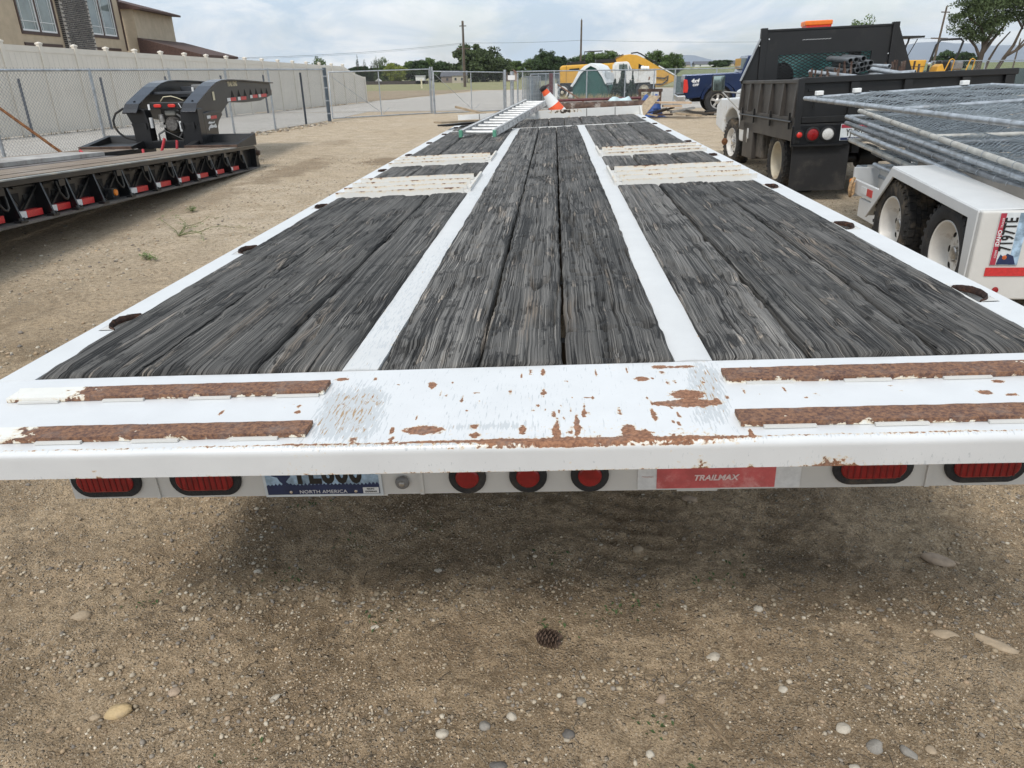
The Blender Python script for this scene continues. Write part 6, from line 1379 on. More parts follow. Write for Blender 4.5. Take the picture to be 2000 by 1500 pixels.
# ================================================================== YARD CLUTTER BEHIND THE FENCE
def big_pipe():
    o = part('steel_pipe', MB().pipe((-.15, 26.2, .30), (3.05, 25.6, .36), .17, .08, 20), PIPE_R, None, 50); tag(o, 'thick rusty steel pipe lying on blocks behind the trailer bulkhead', 'pipe')
    o = part('steel_pipe', MB().tube([(-.1, 27.6, .47), (3.1, 27.4, .54)], .05, 8), MAROON, None, 50); tag(o, 'thin maroon pipe lying just above and behind the thick rusty pipe', 'pipe')
    for x in (.3, 2.6): tag(part('wood_block', MB().box(-.12, .12, -.3, .3, 0, .13), LUMBER, None, loc=(x, 26, 0)), ('left' if x < 1 else 'right')+' wooden block carrying the thick rusty pipe', 'block')
big_pipe()
def blob(name, pts, mt, label, cat, seed, n=(26, 18), amp=.06):
    (x0, x1, y0, y1), hz = pts; r = np.random.RandomState(seed); nx, ny = n
    X, Y = np.meshgrid(np.linspace(0, 1, nx), np.linspace(0, 1, ny)); Z = hz*(sstep(np.minimum(X, 1-X), 0, .35)*sstep(np.minimum(Y, 1-Y), 0, .4))*(.55+.9*fbm(X*4+seed, Y*3, 4, seed))+amp*(fbm(X*9, Y*9+seed, 3, seed+1)-.5)*(Z_ := 1)
    V = np.stack([(x0+(x1-x0)*X).ravel(), (y0+(y1-y0)*Y).ravel(), np.maximum(Z, .01).ravel()], 1)
    return tag(link(name, npmesh(name, V, grid_faces(nx, ny), mt)), label, cat)
blob('tarp', ((2.75, 3.75, 25.3, 27), .62), TARP, 'crumpled blue tarp heaped right of the big pipe', 'tarp', 5)
blob('plastic_sheet', ((1.5, 3.1, 26.3, 27.3), .52), TARPL, 'pale blue sheet draped behind the thick rusty pipe', 'sheet', 8)
board('plywood_board', (2.72, 24.4, .12), (3.25, 24.9, .68), .45, .02, LUMBER, 'weathered plywood sheet leaning slanted against the tarp')
board('plywood_board', (3.25, 25.2, .47), (4.45, 25.2, .45), .5, .05, PLY, 'clean plywood board lying flat on the scrap pile left of the blue pickup')
board('wood_block', (3.55, 25.1, .36), (4.15, 25.1, .36), .3, .07, PLY, 'short wooden block under the clean plywood board')
o = thing('steel_stand', 'rusty steel stand standing behind the blue tarp', 'frame', (3.05, 27.8, 0)); part('leg', MB().box(0, .09, 0, .09, 0, .72), PIPE_R, o); part('leg', MB().box(.72, .81, 0, .09, 0, .72), PIPE_R, o); part('beam', MB().box(-.03, .84, -.01, .1, .72, .82), PIPE_R, o)
rr = random.Random(31)
ORD = 'first second third fourth fifth sixth seventh eighth ninth tenth eleventh twelfth thirteenth fourteenth fifteenth sixteenth'.split()
SC = [LUMBER, BROWNM, PIPE_R, POLEW, BLACKM, STEEL]
scrapn = ['grey plank end', 'dark steel offcut', 'rusty angle iron', 'brown timber offcut', 'black steel bar', 'pale metal strip']
for i in range(16):
    x = 3.1+i*.20+rr.uniform(-.05, .05); y = 24.7+rr.uniform(-.3, .5); k = i % 6
    a = Vector((x-rr.uniform(.2, .5), y, .05+rr.uniform(0, .22))); b = Vector((x+rr.uniform(.2, .5), y+rr.uniform(-.3, .3), .05+rr.uniform(0, .26)))
    board('scrap_piece', a, b, rr.uniform(.05, .14), rr.uniform(.03, .07), SC[k], scrapn[k]+', '+ORD[i]+' from the left in the scrap heap by the blue pickup', 'scrap', 'scrap heap by the blue pickup')
# machine with maroon mast
def drill():
    t = thing('drilling_machine', 'maroon mast machine with a blue motor behind the chain link fence', 'machine', (-.3, 33, 0))
    part('mast', MB().box(.10, .26, -.08, .08, .1, 1.36), MAROON, t); part('boom', MB().bar((.14, 0, .92), (-.42, .0, .68), .10).bar((.18, 0, .80), (-.3, 0, .74), .06), MAROON, t)
    part('motor', MB().tube([(-.58, 0, .95), (-.58, 0, .50)], .09, 12), mat('steel_blue_motor', (.12, .24, .30), .4), t, 50); part('motor_cap', MB().tube([(-.58, 0, 1.05), (-.58, 0, .95)], .10, 12), PLATE_NAVY, t, 50)
    part('machine_body', MB().box(-.45, .02, -.2, .2, .05, .72), mat('dark_green_machine', (.03, .045, .04), .6, 0, .6, 9), t, bevel=.03); part('grey_box', MB().box(-.22, .08, -.35, -.21, .1, .80), GREY, t, bevel=.02)
    part('white_tank', MB().box(.28, .46, -.1, .1, .28, .95), WHITEPL, t, bevel=.02); part('diagonal_tube', MB().tube([(.45, -.2, .92), (1.72, -.4, .14)], .03, 6), RUST, t); part('wheel_guard', MB().box(-.75, -.4, -.1, .1, .0, .5), BLACKM, t, bevel=.05)
drill()
def cart():
    t = thing('wheeled_cart', 'dark cart with one white rimmed wheel left of the green tent', 'cart', (.47, 43, 0), (0, 0, 0))
    part('cart_body', MB().box(-.35, 1.4, .2, 1.2, .35, .80), DARKVOID, t, bevel=.05)
    w_ = link('wheel', None, t, (0, .1, .33), (0, 0, -pi/2)); ty = wheel(w_, (0, 0, 0), .42, .22, .24, 1, RUBBER, DARKVOID, dish=.3, holes=0, lug=False); part('white_ring', MB().lathe([(.25, .10), (.30, .12), (.345, .10), (.25, .06)], 28), WHITEPL, w_, 40); part('hub_cap', MB().lathe([(.001, .13), (.08, .1), (.09, .05)], 14), CREAM, w_, 40)
cart()
# tent
def tent():
    t = thing('tent', 'green fronted garage tent with a white ragged roof cover', 'tent', (0, 41, 0))
    F = [(1.0, .0), (1.0, .80), (1.10, .92), (1.36, 1.38), (1.62, 1.60), (1.9, 1.72), (2.22, 1.60), (2.44, 1.34), (2.57, 1.09), (2.76, .70), (2.98, .0)]
    part('front_wall', MB().prism(F, .0, .06, 'xz'), TENTG, t); part('seam', MB().box(1.895, 1.905, -.006, -.001, .02, 1.54), DARKVOID, t)
    R = [(.86, .70), (1.02, .90), (1.30, 1.42), (1.58, 1.66), (1.9, 1.79), (2.28, 1.66), (2.50, 1.38), (2.62, 1.14), (2.78, .82)]
    mb = MB(); k = len(R)
    for off, y in ((0, -.12), (.75, 3.2)): mb.v += [(x+off, y, z) for x, z in R]
    for off, y in ((0, -.12), (.75, 3.2)): mb.v += [(x+off+(.10 if x < 1.85 else -.08 if x > 1.95 else 0), y, z-(.13 if 1.2 < x < 2.6 else .05)) for x, z in R]
    for i in range(k-1): mb.f += [(i, i+1, k+i+1, k+i), (2*k+i, 2*k+i+1, 3*k+i+1, 3*k+i), (i, i+1, 2*k+i+1, 2*k+i)]; mb.m += [0, 0, 0]
    part('roof_cover', mb, TENTW, t, 50)
    rg = MB(); xs_ = [2.78, 2.86, 2.93, 2.99, 3.06, 3.14, 3.22, 3.32, 3.42, 3.52]; zb_ = [.82, .66, .76, .60, .62, .84, .60, .60, .95, 1.0]
    for i in range(len(xs_)-1): rg.add([(xs_[i], .3+i*.28, zb_[i]), (xs_[i+1], .3+(i+1)*.28, zb_[i+1]), (xs_[i+1]-.08, .3+(i+1)*.28, 1.40-.02*i), (xs_[i]-.08, .3+i*.28, 1.40-.02*i), (xs_[i]+.02, .3+i*.28, zb_[i]), (xs_[i+1]+.02, .3+(i+1)*.28, zb_[i+1]), (xs_[i+1]-.06, .3+(i+1)*.28, 1.40-.02*i), (xs_[i]-.06, .3+i*.28, 1.40-.02*i)], [(0, 1, 2, 3), (4, 5, 6, 7), (0, 1, 5, 4)])
    part('ragged_side_flap', rg, TENTW, t); part('side_wall', MB().box(2.7, 3.3, .5, 3.2, 0, .7), TENTG, t)
tent()
def white_truck():
    t = thing('old_truck', 'old white work truck with a boxy rear body beside the green tent', 'truck', (0, 43.5, 0)); s = 43.5/43
    P = lambda L_: [(x*s, 1.48+(z-1.48)*s) for x, z in L_]; wp = mat('chalky_white_truck_paint', (.70, .69, .66), .55, 0, .1, 2, dirt=(.45, .36, .25), dirt_amt=.3)
    part('cab', MB().prism(P([(3.36, .75), (3.34, 1.66), (3.42, 1.84), (3.98, 1.86), (4.10, 1.80), (4.30, 1.42), (4.34, .75)]), 0, 1.6, 'xz'), wp, t, bevel=.05, seg=3)
    part('door_window', MB().prism(P([(3.56, 1.40), (3.56, 1.72), (4.0, 1.72), (4.06, 1.40)]), -.015, .0, 'xz'), mat('dull_glass', (.12, .15, .14), .2), t); part('quarter_window', MB().prism(P([(4.12, 1.40), (4.10, 1.68), (4.24, 1.42)]), -.015, .0, 'xz'), GLASS, t)
    part('cab_pillar', MB().prism(P([(3.20, .60), (3.22, 1.72), (3.36, 1.72), (3.36, .60)]), -.06, .1, 'xz'), wp, t)
    part('utility_body', MB().prism(P([(4.36, .76), (4.36, 1.38), (5.60, 1.40), (5.62, .72), (5.32, .70), (5.28, .80)]), -.1, 1.7, 'xz'), wp, t, bevel=.02)
    part('body_ledge', MB().prism(P([(4.30, 1.40), (4.30, 1.46), (5.62, 1.47), (5.62, 1.41)]), -.13, 1.7, 'xz'), wp, t); part('body_seam', MB().box(4.62*s, 4.635*s, -.104, -.1, .78, 1.38), GREY, t); part('rust_spot', MB().prism(P([(5.18, .90), (5.26, .92), (5.28, 1.06), (5.20, 1.10)]), -.106, -.101, 'xz'), RUST, t)
    part('white_sacks', MB().lathe([(.001, -.1), (.09, -.06), (.10, .06), (.001, .1)], 10, Matrix.Translation((4.95, .5, 1.55))).lathe([(.001, -.1), (.08, -.06), (.09, .06), (.001, .1)], 10, Matrix.Translation((5.10, .5, 1.54))).lathe([(.001, -.1), (.08, -.06), (.09, .06), (.001, .1)], 10, Matrix.Translation((5.24, .5, 1.53))), WHITEPL, t, 50)
    part('chassis', MB().box(3.0, 5.7, .2, 1.4, .35, .76), DARKVOID, t); 
    w_ = link('wheel', None, t, (4.99*s, .1, .40), (0, 0, -pi/2)); wheel(w_, (0, 0, 0), .44, .25, .27, 1, RUBBER, CREAM, dish=.5, holes=6, lug=False)
white_truck()
# excavator
def excavator():
    t = thing('excavator', 'yellow excavator with its boom folded over behind the white truck', 'excavator', (0, 68, 0)); s = 68/50
    P = lambda L_: [(x*s, 1.48+(z-1.48)*s) for x, z in L_]
    part('engine_housing', MB().prism(P([(.40, .62), (.38, 1.60), (.50, 1.74), (2.1, 1.80), (4.3, 1.86), (4.3, .62)]), 0, 3, 'xz'), YELLOW, t, bevel=.12, seg=3)
    part('lower_skirt', MB().prism(P([(.52, .42), (.40, .66), (2.3, .66), (2.1, .42)]), .1, 2.8, 'xz'), YELLOW, t); part('vent_grille', MB().prism(P([(.98, 1.44), (.98, 1.54), (1.62, 1.58), (1.62, 1.48)]), -.03, .02, 'xz'), DARKVOID, t); part('panel_seam', MB().prism(P([(.78, .68), (.78, 1.72), (.80, 1.72), (.80, .68)]), -.02, .0, 'xz'), BROWN, t)
    part('top_machinery', MB().prism(P([(.80, 1.76), (.86, 1.92), (1.9, 2.0), (2.1, 1.84)]), .5, 2.5, 'xz').prism(P([(2.7, 1.86), (2.7, 2.06), (3.9, 2.10), (4.0, 1.90)]), .5, 2.5, 'xz').tube([(2.65, .6, 1.9), (2.65, .6, 2.9), (4.2, .6, 2.95)], .05, 5), BLACKM, t)
    part('boom', MB().prism(P([(3.30, 1.55), (3.62, 1.86), (4.02, 2.14), (4.42, 2.30), (4.85, 2.35), (5.30, 2.29), (5.80, 2.08), (6.5, 1.70), (7.1, 1.36), (7.85, .98), (7.90, .84), (7.75, .72), (6.9, .38), (6.55, .24), (6.55, .6), (6.5, 1.0), (5.4, 1.42), (4.85, 1.52), (4.3, 1.40), (3.5, 1.2)]), .6, 1.5, 'xz'), YELLOW, t, bevel=.05)
    part('boom_rail', MB().tube([(x, .55, z+.03) for x, z in P([(3.30, 1.58), (3.62, 1.88), (4.02, 2.16), (4.42, 2.32)])], .05, 6), PIPE_R, t, 60)
    part('hoses', MB().tube([(x, .6, z) for x, z in P([(4.9, 2.40), (5.3, 2.44), (5.55, 2.34), (5.8, 2.20), (6.5, 1.82), (7.0, 1.54)])], .06, 6).tube([(x, .5, z) for x, z in P([(6.6, .95), (7.1, .90), (7.35, 1.05), (7.3, .78), (7.0, .56), (6.6, .55)])], .06, 6), BLACKM, t, 60)
    part('white_edge', MB().tube([(x, .58, z+.02) for x, z in P([(6.7, 1.62), (7.85, 1.02)])], .06, 6), WHITEPL, t); part('boom_opening', MB().prism(P([(5.42, 1.50), (5.42, 1.78), (5.62, 1.70), (5.9, 1.52)]), .57, .6, 'xz'), DARKVOID, t)
    part('tracks', MB().prism([(.4, .0), (.2, .5), (.8, .85), (6, .85), (6.6, .4), (6.2, 0)], .2, 2.8, 'xz'), DARKVOID, t, bevel=.1); part('cab', MB().prism(P([(3.0, 1.6), (3.0, 1.9), (3.25, 1.95), (3.3, 1.6)]), 1.8, 2.8, 'xz'), BLACKM, t)
excavator()
# tractors
def tractor(loc, label, canopy):
    t = thing('tractor', label, 'tractor', loc)
    if canopy:
        part('hood', MB().prism([(-.18, .9), (-.26, 1.62), (.28, 1.62), (.18, .9)], 0, 1.3, 'xz'), YELLOW, t, bevel=.03); part('hood_seam', MB().box(-.22, .25, -.012, .0, 1.42, 1.432), BROWN, t); part('headlight', MB().lathe([(.001, .02), (.05, 0)], 12, Matrix.Translation((-.30, 0, 1.50)) @ Matrix.Rotation(-pi/2, 4, 'Z')), CHROME, t)
        part('canopy', MB().box(-.62, .48, .9, 2.4, 2.30, 2.36), BLACKM, t, bevel=.01)
        part('canopy_post', MB().tube([(-.65, 1, 2.33), (-.5, 1, 2.31), (-.38, 1, 2.12), (-.26, 1, 1.75), (-.26, 1, 1.55)], .035, 7).tube([(-.22, 1, 1.75), (.0, 1, 2.15), (.02, 1, 2.30)], .03, 6).tube([(.3, 1, 2.27), (.02, 1, 1.62)], .014, 5).tube([(-.1, 1, 1.62), (.0, 1, 2.2)], .018, 5), BLACKM, t, 60)
        part('steering_wheel', MB().tube([(-.08+.15*cos(a), 1+.0, 1.70+.05*sin(a)) for a in np.linspace(0, 2*pi, 14)], .014, 5, False), BLACKM, t, 60)
    else:
        part('roll_bar', MB().tube([(-.42, 0, .9), (-.40, 0, 1.55), (-.30, 0, 2.05), (-.18, 0, 2.2), (.42, 0, 2.22), (.52, 0, 2.15), (.46, 0, 1.85), (.38, 0, 1.6)], .035, 7), BLACKM, t, 60)
        part('seat', MB().box(.0, .34, .1, .5, 1.25, 1.60), BLACKM, t, bevel=.06); part('fender', MB().prism([(-.25, 1.0), (-.15, 1.42), (-.02, 1.5), (.1, 1.25), (.1, 1.0)], -.1, .4, 'xz'), YELLOW, t, bevel=.02)
        part('hand_rail', MB().tube([(.05, -.1, 1.2), (.18, -.1, 1.6), (.24, -.1, 1.64), (.32, -.1, 1.6), (.28, -.1, 1.2)], .018, 6).tube([(.72, -.1, 1.2), (.82, -.1, 1.6), (.88, -.1, 1.64), (.96, -.1, 1.6), (.92, -.1, 1.2)], .018, 6), YELLOW, t, 60); part('drum', MB().box(.36, .74, .1, .5, 1.30, 1.56), GREY, t, bevel=.05); part('deck', MB().box(.1, 1.0, -.1, .6, 1.0, 1.27), YELLOW, t)
        part('headlight', MB().lathe([(.001, .02), (.05, 0)], 12, Matrix.Translation((-.42, -.05, 1.50)) @ Matrix.Rotation(-pi/2, 4, 'Z')), CHROME, t)
    part('chassis', MB().box(-.2, .9, .1, 1.2, .4, 1.0), BLACKM, t)
    for x in (-.45, .6):
        w_ = link('wheel', None, t, (x, .3, .42)); wheel(w_, (0, 0, 0), .42, .25, .22, -1 if x < 0 else 1, RUBBER, YELLOW, holes=0, lug=False)
tractor((11.78, 26, 0), 'yellow tractor with a flat black canopy behind the dump truck', True); tractor((12.55, 26, 0), 'yellow tractor with an open black roll bar behind the dump truck', False)
# screen fence
M, L_ = flat_frame((6.2, 39.8), (32, 41.2)); t = thing('screen_fence', 'low grey green fabric screen fence in front of the field', 'fence'); t.matrix_world = M
part('screen_panel', MB().add([(0, 0, 0), (L_, 0, 0), (L_, 0, 1.32), (0, 0, 1.10), (0, .03, 0), (L_, .03, 0), (L_, .03, 1.32), (0, .03, 1.10)], [(0, 1, 2, 3), (4, 5, 6, 7), (3, 2, 6, 7), (0, 3, 7, 4)]), SCREEN, t)
for i in range(12): part('screen_post', MB().tube([(L_*i/11, -.03, 0), (L_*i/11, -.03, 1.14+.2*i/11)], .025, 6), GALV, t)

# ================================================================== POLES AND WIRES
def pole(x, y, h, r, label, lean=0, arm=False, z0=0):
    t = thing('utility_pole', label, 'utility pole', (x, y, z0), (0, lean, 0))
    part('pole_shaft', MB().tube([(0, 0, -1), (0, 0, h)], r, 8, rs=[r*1.15, r*.75]), POLEW, t, 60)
    if arm: part('cross_arm', MB().box(-.7, .7, -.06, .06, h*.58, h*.58+.10).box(-.35, .35, -.05, .05, h-.5, h-.42), POLEW, t)
    else: part('insulator', MB().tube([(0, 0, h), (0, 0, h+.12)], .05, 6), GREY, t)
    return t
pole(-9.25, 80, 6.15, .14, 'weathered utility pole at the end of the gravel road before the big tree', .0, True)
pole(3.05, 90, 6.6, .12, 'thin utility pole rising behind the yellow excavator')
pole(33.0, 70, 6.0, .10, 'leaning utility pole between the yellow tractor and the big tree', .035, True, 0)
pole(45.5, 80, 3.6, .08, 'small distant pole right of the big tree', .03)
tag(part('guy_wire', MB().tube([(-9.25, 80, 6.0), (-9.32, 78, 0)], .018, 4), GREY, None), 'guy wire running down beside the weathered utility pole', 'wire')
def line(p, q, sag, label, r=.014):
    p = Vector(p); q = Vector(q); pts = [p+(q-p)*u-Vector((0, 0, sag*4*u*(1-u))) for u in [i/24 for i in range(25)]]
    tag(part('overhead_wire', MB().tube(pts, r, 4, False), mat('wire_grey', (.10, .11, .12), .6), None, 60), label, 'wire')
line((-9.25, 80, 4.15), (-30, 62, 2.75), .32, 'overhead wire running from the weathered pole down to the left', .012); line((-9.25, 80, 4.05), (-30, 62, 2.68), .34, 'second overhead wire just below the left one', .008)
line((-9.25, 80, 4.15), (3.05, 90, 4.55), .10, 'overhead wire between the weathered pole and the thin pole', .013); line((3.05, 90, 4.55), (33.0, 70, 3.55), .25, 'overhead wire from the thin pole to the leaning pole', .011)
tag(part('marker_post', MB().box(-.07, .07, -.04, .04, 0, .85), CREAMTXT, None, loc=(-13.1, 76, 0)), 'short cream marker post in the field', 'post')

# ================================================================== TREES
def tree(x, y, top, base, rad, kind, label, seed, leafs=1500, shape='round', group=None, size=None, z0=None):
    if size is None: leafs = int(leafs*4.2); rad *= 1.55; top *= 1.03
    rr = np.random.RandomState(seed); g0 = float(gz(np.array([x]), np.array([y]))[0]) if z0 is None else z0
    t = thing({'round': 'tree', 'cone': 'evergreen_tree', 'col': 'poplar_tree'}[shape], label, 'tree', (x, y, g0), group=group)
    H_ = top-g0; ch = H_*.97 if shape != 'round' else H_*.97; cz = H_-ch/2
    tk = MB().tube([(0, 0, -.1), (rad*.05, 0, H_*.3), (-rad*.03, 0, H_*.65)], .1, 6, rs=[H_*.035, H_*.025, H_*.010])
    for k in range(5):
        a = rr.uniform(0, 6.3); tk.tube([(0, 0, H_*(.25+.08*k)), (rad*.6*cos(a), rad*.6*sin(a), H_*(.5+.07*k))], .05, 5, rs=[H_*.014, H_*.005])
    part('trunk', tk, BARK, t, 60)
    s0 = size or rad*.075
    # clumps
    nc = max(44, int(50*(rad+ch)/rad*.5)); C_ = []
    while len(C_) < nc:
        p = rr.uniform(-1, 1, 3); 
        if shape == 'cone': lim = max(.06, (1-(p[2]+1)/2))**.8
        elif shape == 'col': lim = .9*(1-max(0, p[2])**3)
        else: lim = sqrt(max(.02, 1-p[2]**2))*(1 if p[2] > -.5 else .8)
        if np.hypot(p[0], p[1]) < lim: C_.append(p)
    C_ = np.array(C_); cs = rr.uniform(.16, .32, nc)
    n = leafs; idx = rr.randint(0, nc, n); d = rr.normal(0, 1, (n, 3)); d /= np.linalg.norm(d, axis=1)[:, None]; q = C_[idx]+d*(cs[idx]*rr.uniform(.2, 1.25, n)**.6)[:, None]*np.array([1, 1, .75])
    if shape == 'cone': f = np.clip((1.03-(q[:, 2]+1)/2), 0, 1); rr_ = np.hypot(q[:, 0], q[:, 1]); k = np.minimum(1, f/np.maximum(rr_, 1e-3)); q[:, 0] *= k; q[:, 1] *= k
    P = np.stack([q[:, 0]*rad, q[:, 1]*rad, cz+q[:, 2]*ch/2], 1); P[:, 2] = np.maximum(P[:, 2], .05)
    s = s0*rr.uniform(.6, 1.3, n); A = rr.normal(0, 1, (n, 3)); A /= np.linalg.norm(A, axis=1)[:, None]; B = np.cross(A, rr.normal(0, 1, (n, 3))); B /= np.linalg.norm(B, axis=1)[:, None]
    V = np.stack([P-A*s[:, None]*.9, P-B*s[:, None]*.55, P+A*s[:, None]*.9, P+B*s[:, None]*.55], 1).reshape(-1, 3); F = np.arange(4*n).reshape(n, 4)
    tint = np.clip(rr.uniform(.2, .8, nc)[idx]+rr.normal(0, .15, n), 0, 1)
    col = np.repeat(np.column_stack([tint, tint, tint, np.ones(n)]), 4, 0)
    o = link('crown', npmesh('crown', V, F, LEAF[kind], False, cattr=col), t); return t
TR_L = [
 (-30.04, 118, 3.78, .48, 'cyp', 'cone', 'leftmost narrow dark conifer beyond the end of the beige fence'), (-28.97, 118, 3.60, .42, 'cyp', 'cone', 'second narrow dark conifer beyond the end of the beige fence'), (-28.1, 119, 3.2, .40, 'cyp', 'cone', 'third smaller dark conifer beyond the beige fence'),
 (-27.0, 118, 3.70, .50, 'grey', 'col', 'thin light poplar left of the yellowish shrub'), (-26.0, 118, 3.65, .62, 'mid', 'col', 'dense poplar beside the thin one, left of the yellowish shrub'),
 (-30.5, 121, 2.3, 1.6, 'dark', 'round', 'low dark tree under the three conifers'), (-27.6, 122, 2.2, 1.6, 'dark', 'round', 'low dark tree under the two poplars'),
 (-25.0, 119, 2.75, 1.0, 'dark', 'round', 'dark round tree left of the yellowish shrub'), (-23.1, 112, 2.5, 1.15, 'lime', 'round', 'yellowish green shrub in the middle of the tree row'), (-22.6, 122, 2.95, 1.3, 'mid', 'round', 'green tree directly behind the yellowish shrub'),
 (-20.9, 120, 3.0, 1.5, 'dark', 'round', 'broad dark tree right of the yellowish shrub'), (-19.5, 121, 3.35, 1.2, 'mid', 'round', 'taller green tree over the white shed'), (-17.6, 120, 2.75, 1.4, 'dark', 'round', 'dark tree at the right end of the left tree row'),
 (-12.2, 116, 4.85, 2.1, 'grey', 'round', 'left half of the largest round tree behind the weathered pole'), (-10.5, 118, 4.6, 2.0, 'grey', 'round', 'crown of the largest tree right of the weathered pole'), (-8.6, 118, 3.3, 1.5, 'grey', 'round', 'lower right shoulder tree beside the largest tree'), (-13.9, 117, 2.4, .9, 'grey', 'round', 'small olive tree left of the largest tree'),
 (-6.9, 135, 3.0, 1.3, 'mid', 'round', 'green tree behind the pink gabled house'), (-4.3, 140, 3.2, 1.2, 'mid', 'round', 'pointed green tree right of the pink gabled house'), (-8.4, 140, 2.8, 1.3, 'dark', 'round', 'dark tree left of the pink gabled house'), (-2.8, 140, 2.5, 1.1, 'lime', 'round', 'light green bush left of the tall dark tree'),
 (-1.1, 120, 4.25, 1.35, 'dark', 'round', 'tall dark tree left of the yellow excavator'), (.5, 122, 3.6, 1.2, 'dark', 'round', 'second dark tree just left of the excavator'), (2.2, 124, 3.1, 1.4, 'dark', 'round', 'low dark tree behind the excavator housing'), (-2.2, 122, 3.2, 1.0, 'dark', 'round', 'dark tree at the left foot of the tall dark tree'), (3.9, 126, 3.1, 1.3, 'mid', 'round', 'small green tree behind the thin pole'),
 (5.6, 124, 3.85, 1.35, 'mid', 'round', 'light green tree above the white tent'), (8.6, 124, 4.0, 1.5, 'mid', 'round', 'green tree above the excavator boom'),
 (14.2, 110, 3.75, 1.15, 'mid', 'round', 'green tree right of the excavator boom'), (15.6, 111, 2.7, .9, 'mid', 'round', 'small tree between the two trees right of the boom'), (16.9, 112, 3.45, .95, 'mid', 'round', 'rightmost tree beyond the excavator boom'),
 (33.2, 160, 2.75, 1.1, 'dark', 'round', 'small dark tree left of the far houses'), (35.4, 165, 2.9, 1.1, 'dark', 'round', 'small dark tree over the far houses'),
 (-19.1, 62, 2.75, .50, 'mid', 'round', 'small green treetop showing over the beige fence'),
 (24.9, 66, 4.95, .8, 'mid', 'round', 'treetop peeking over the black headboard of the dump truck'),
 (58.4, 120, 3.2, 1.1, 'dark', 'round', 'left one of two round bushes on the green field'), (60.9, 120, 3.1, 1.2, 'dark', 'round', 'right one of two round bushes on the green field'), (84, 130, 3.3, 1.6, 'grey', 'round', 'olive bush at the right edge beyond the green field')]
for i, (x, y, top, rad, kind, shp, lab) in enumerate(TR_L): tree(x, y, top, .5, rad, kind, lab, 300+i, 1500 if rad > .7 else 800, shp)
for i, (x, h, r_, lab) in enumerate(((3.16, 1.06, .27, 'shortest of the three dark cypresses by the white truck'), (3.56, 1.66, .36, 'tallest cypress in front of the white truck cab'), (4.04, 1.26, .30, 'right cypress before the white truck body'))):
    tree(x, 40.3, h+.02, 0, r_, 'cyp', lab, 400+i, 4200, 'cone', size=.045)
def bushgrass():
    mb = MB(); rr = random.Random(6)
    for i in range(1500):
        x = rr.uniform(.3, 5.0); y = 39.2+rr.uniform(0, 1.4)
        if float(vn(np.array(x*2.2), np.array(y*1.1), 6)) < .42: continue
        h = rr.uniform(.08, .42); a = rr.uniform(0, 6.3); mb.add([(x, y, 0), (x+.03*cos(a), y+.03*sin(a), 0), (x+rr.gauss(0, .08), y, h)], [(0, 1, 2)])
    o = part('dry_tall_grass', mb, mat('straw_grass', (.38, .30, .15), .9, 0, .4, 3)); o['kind'] = 'stuff'
bushgrass()
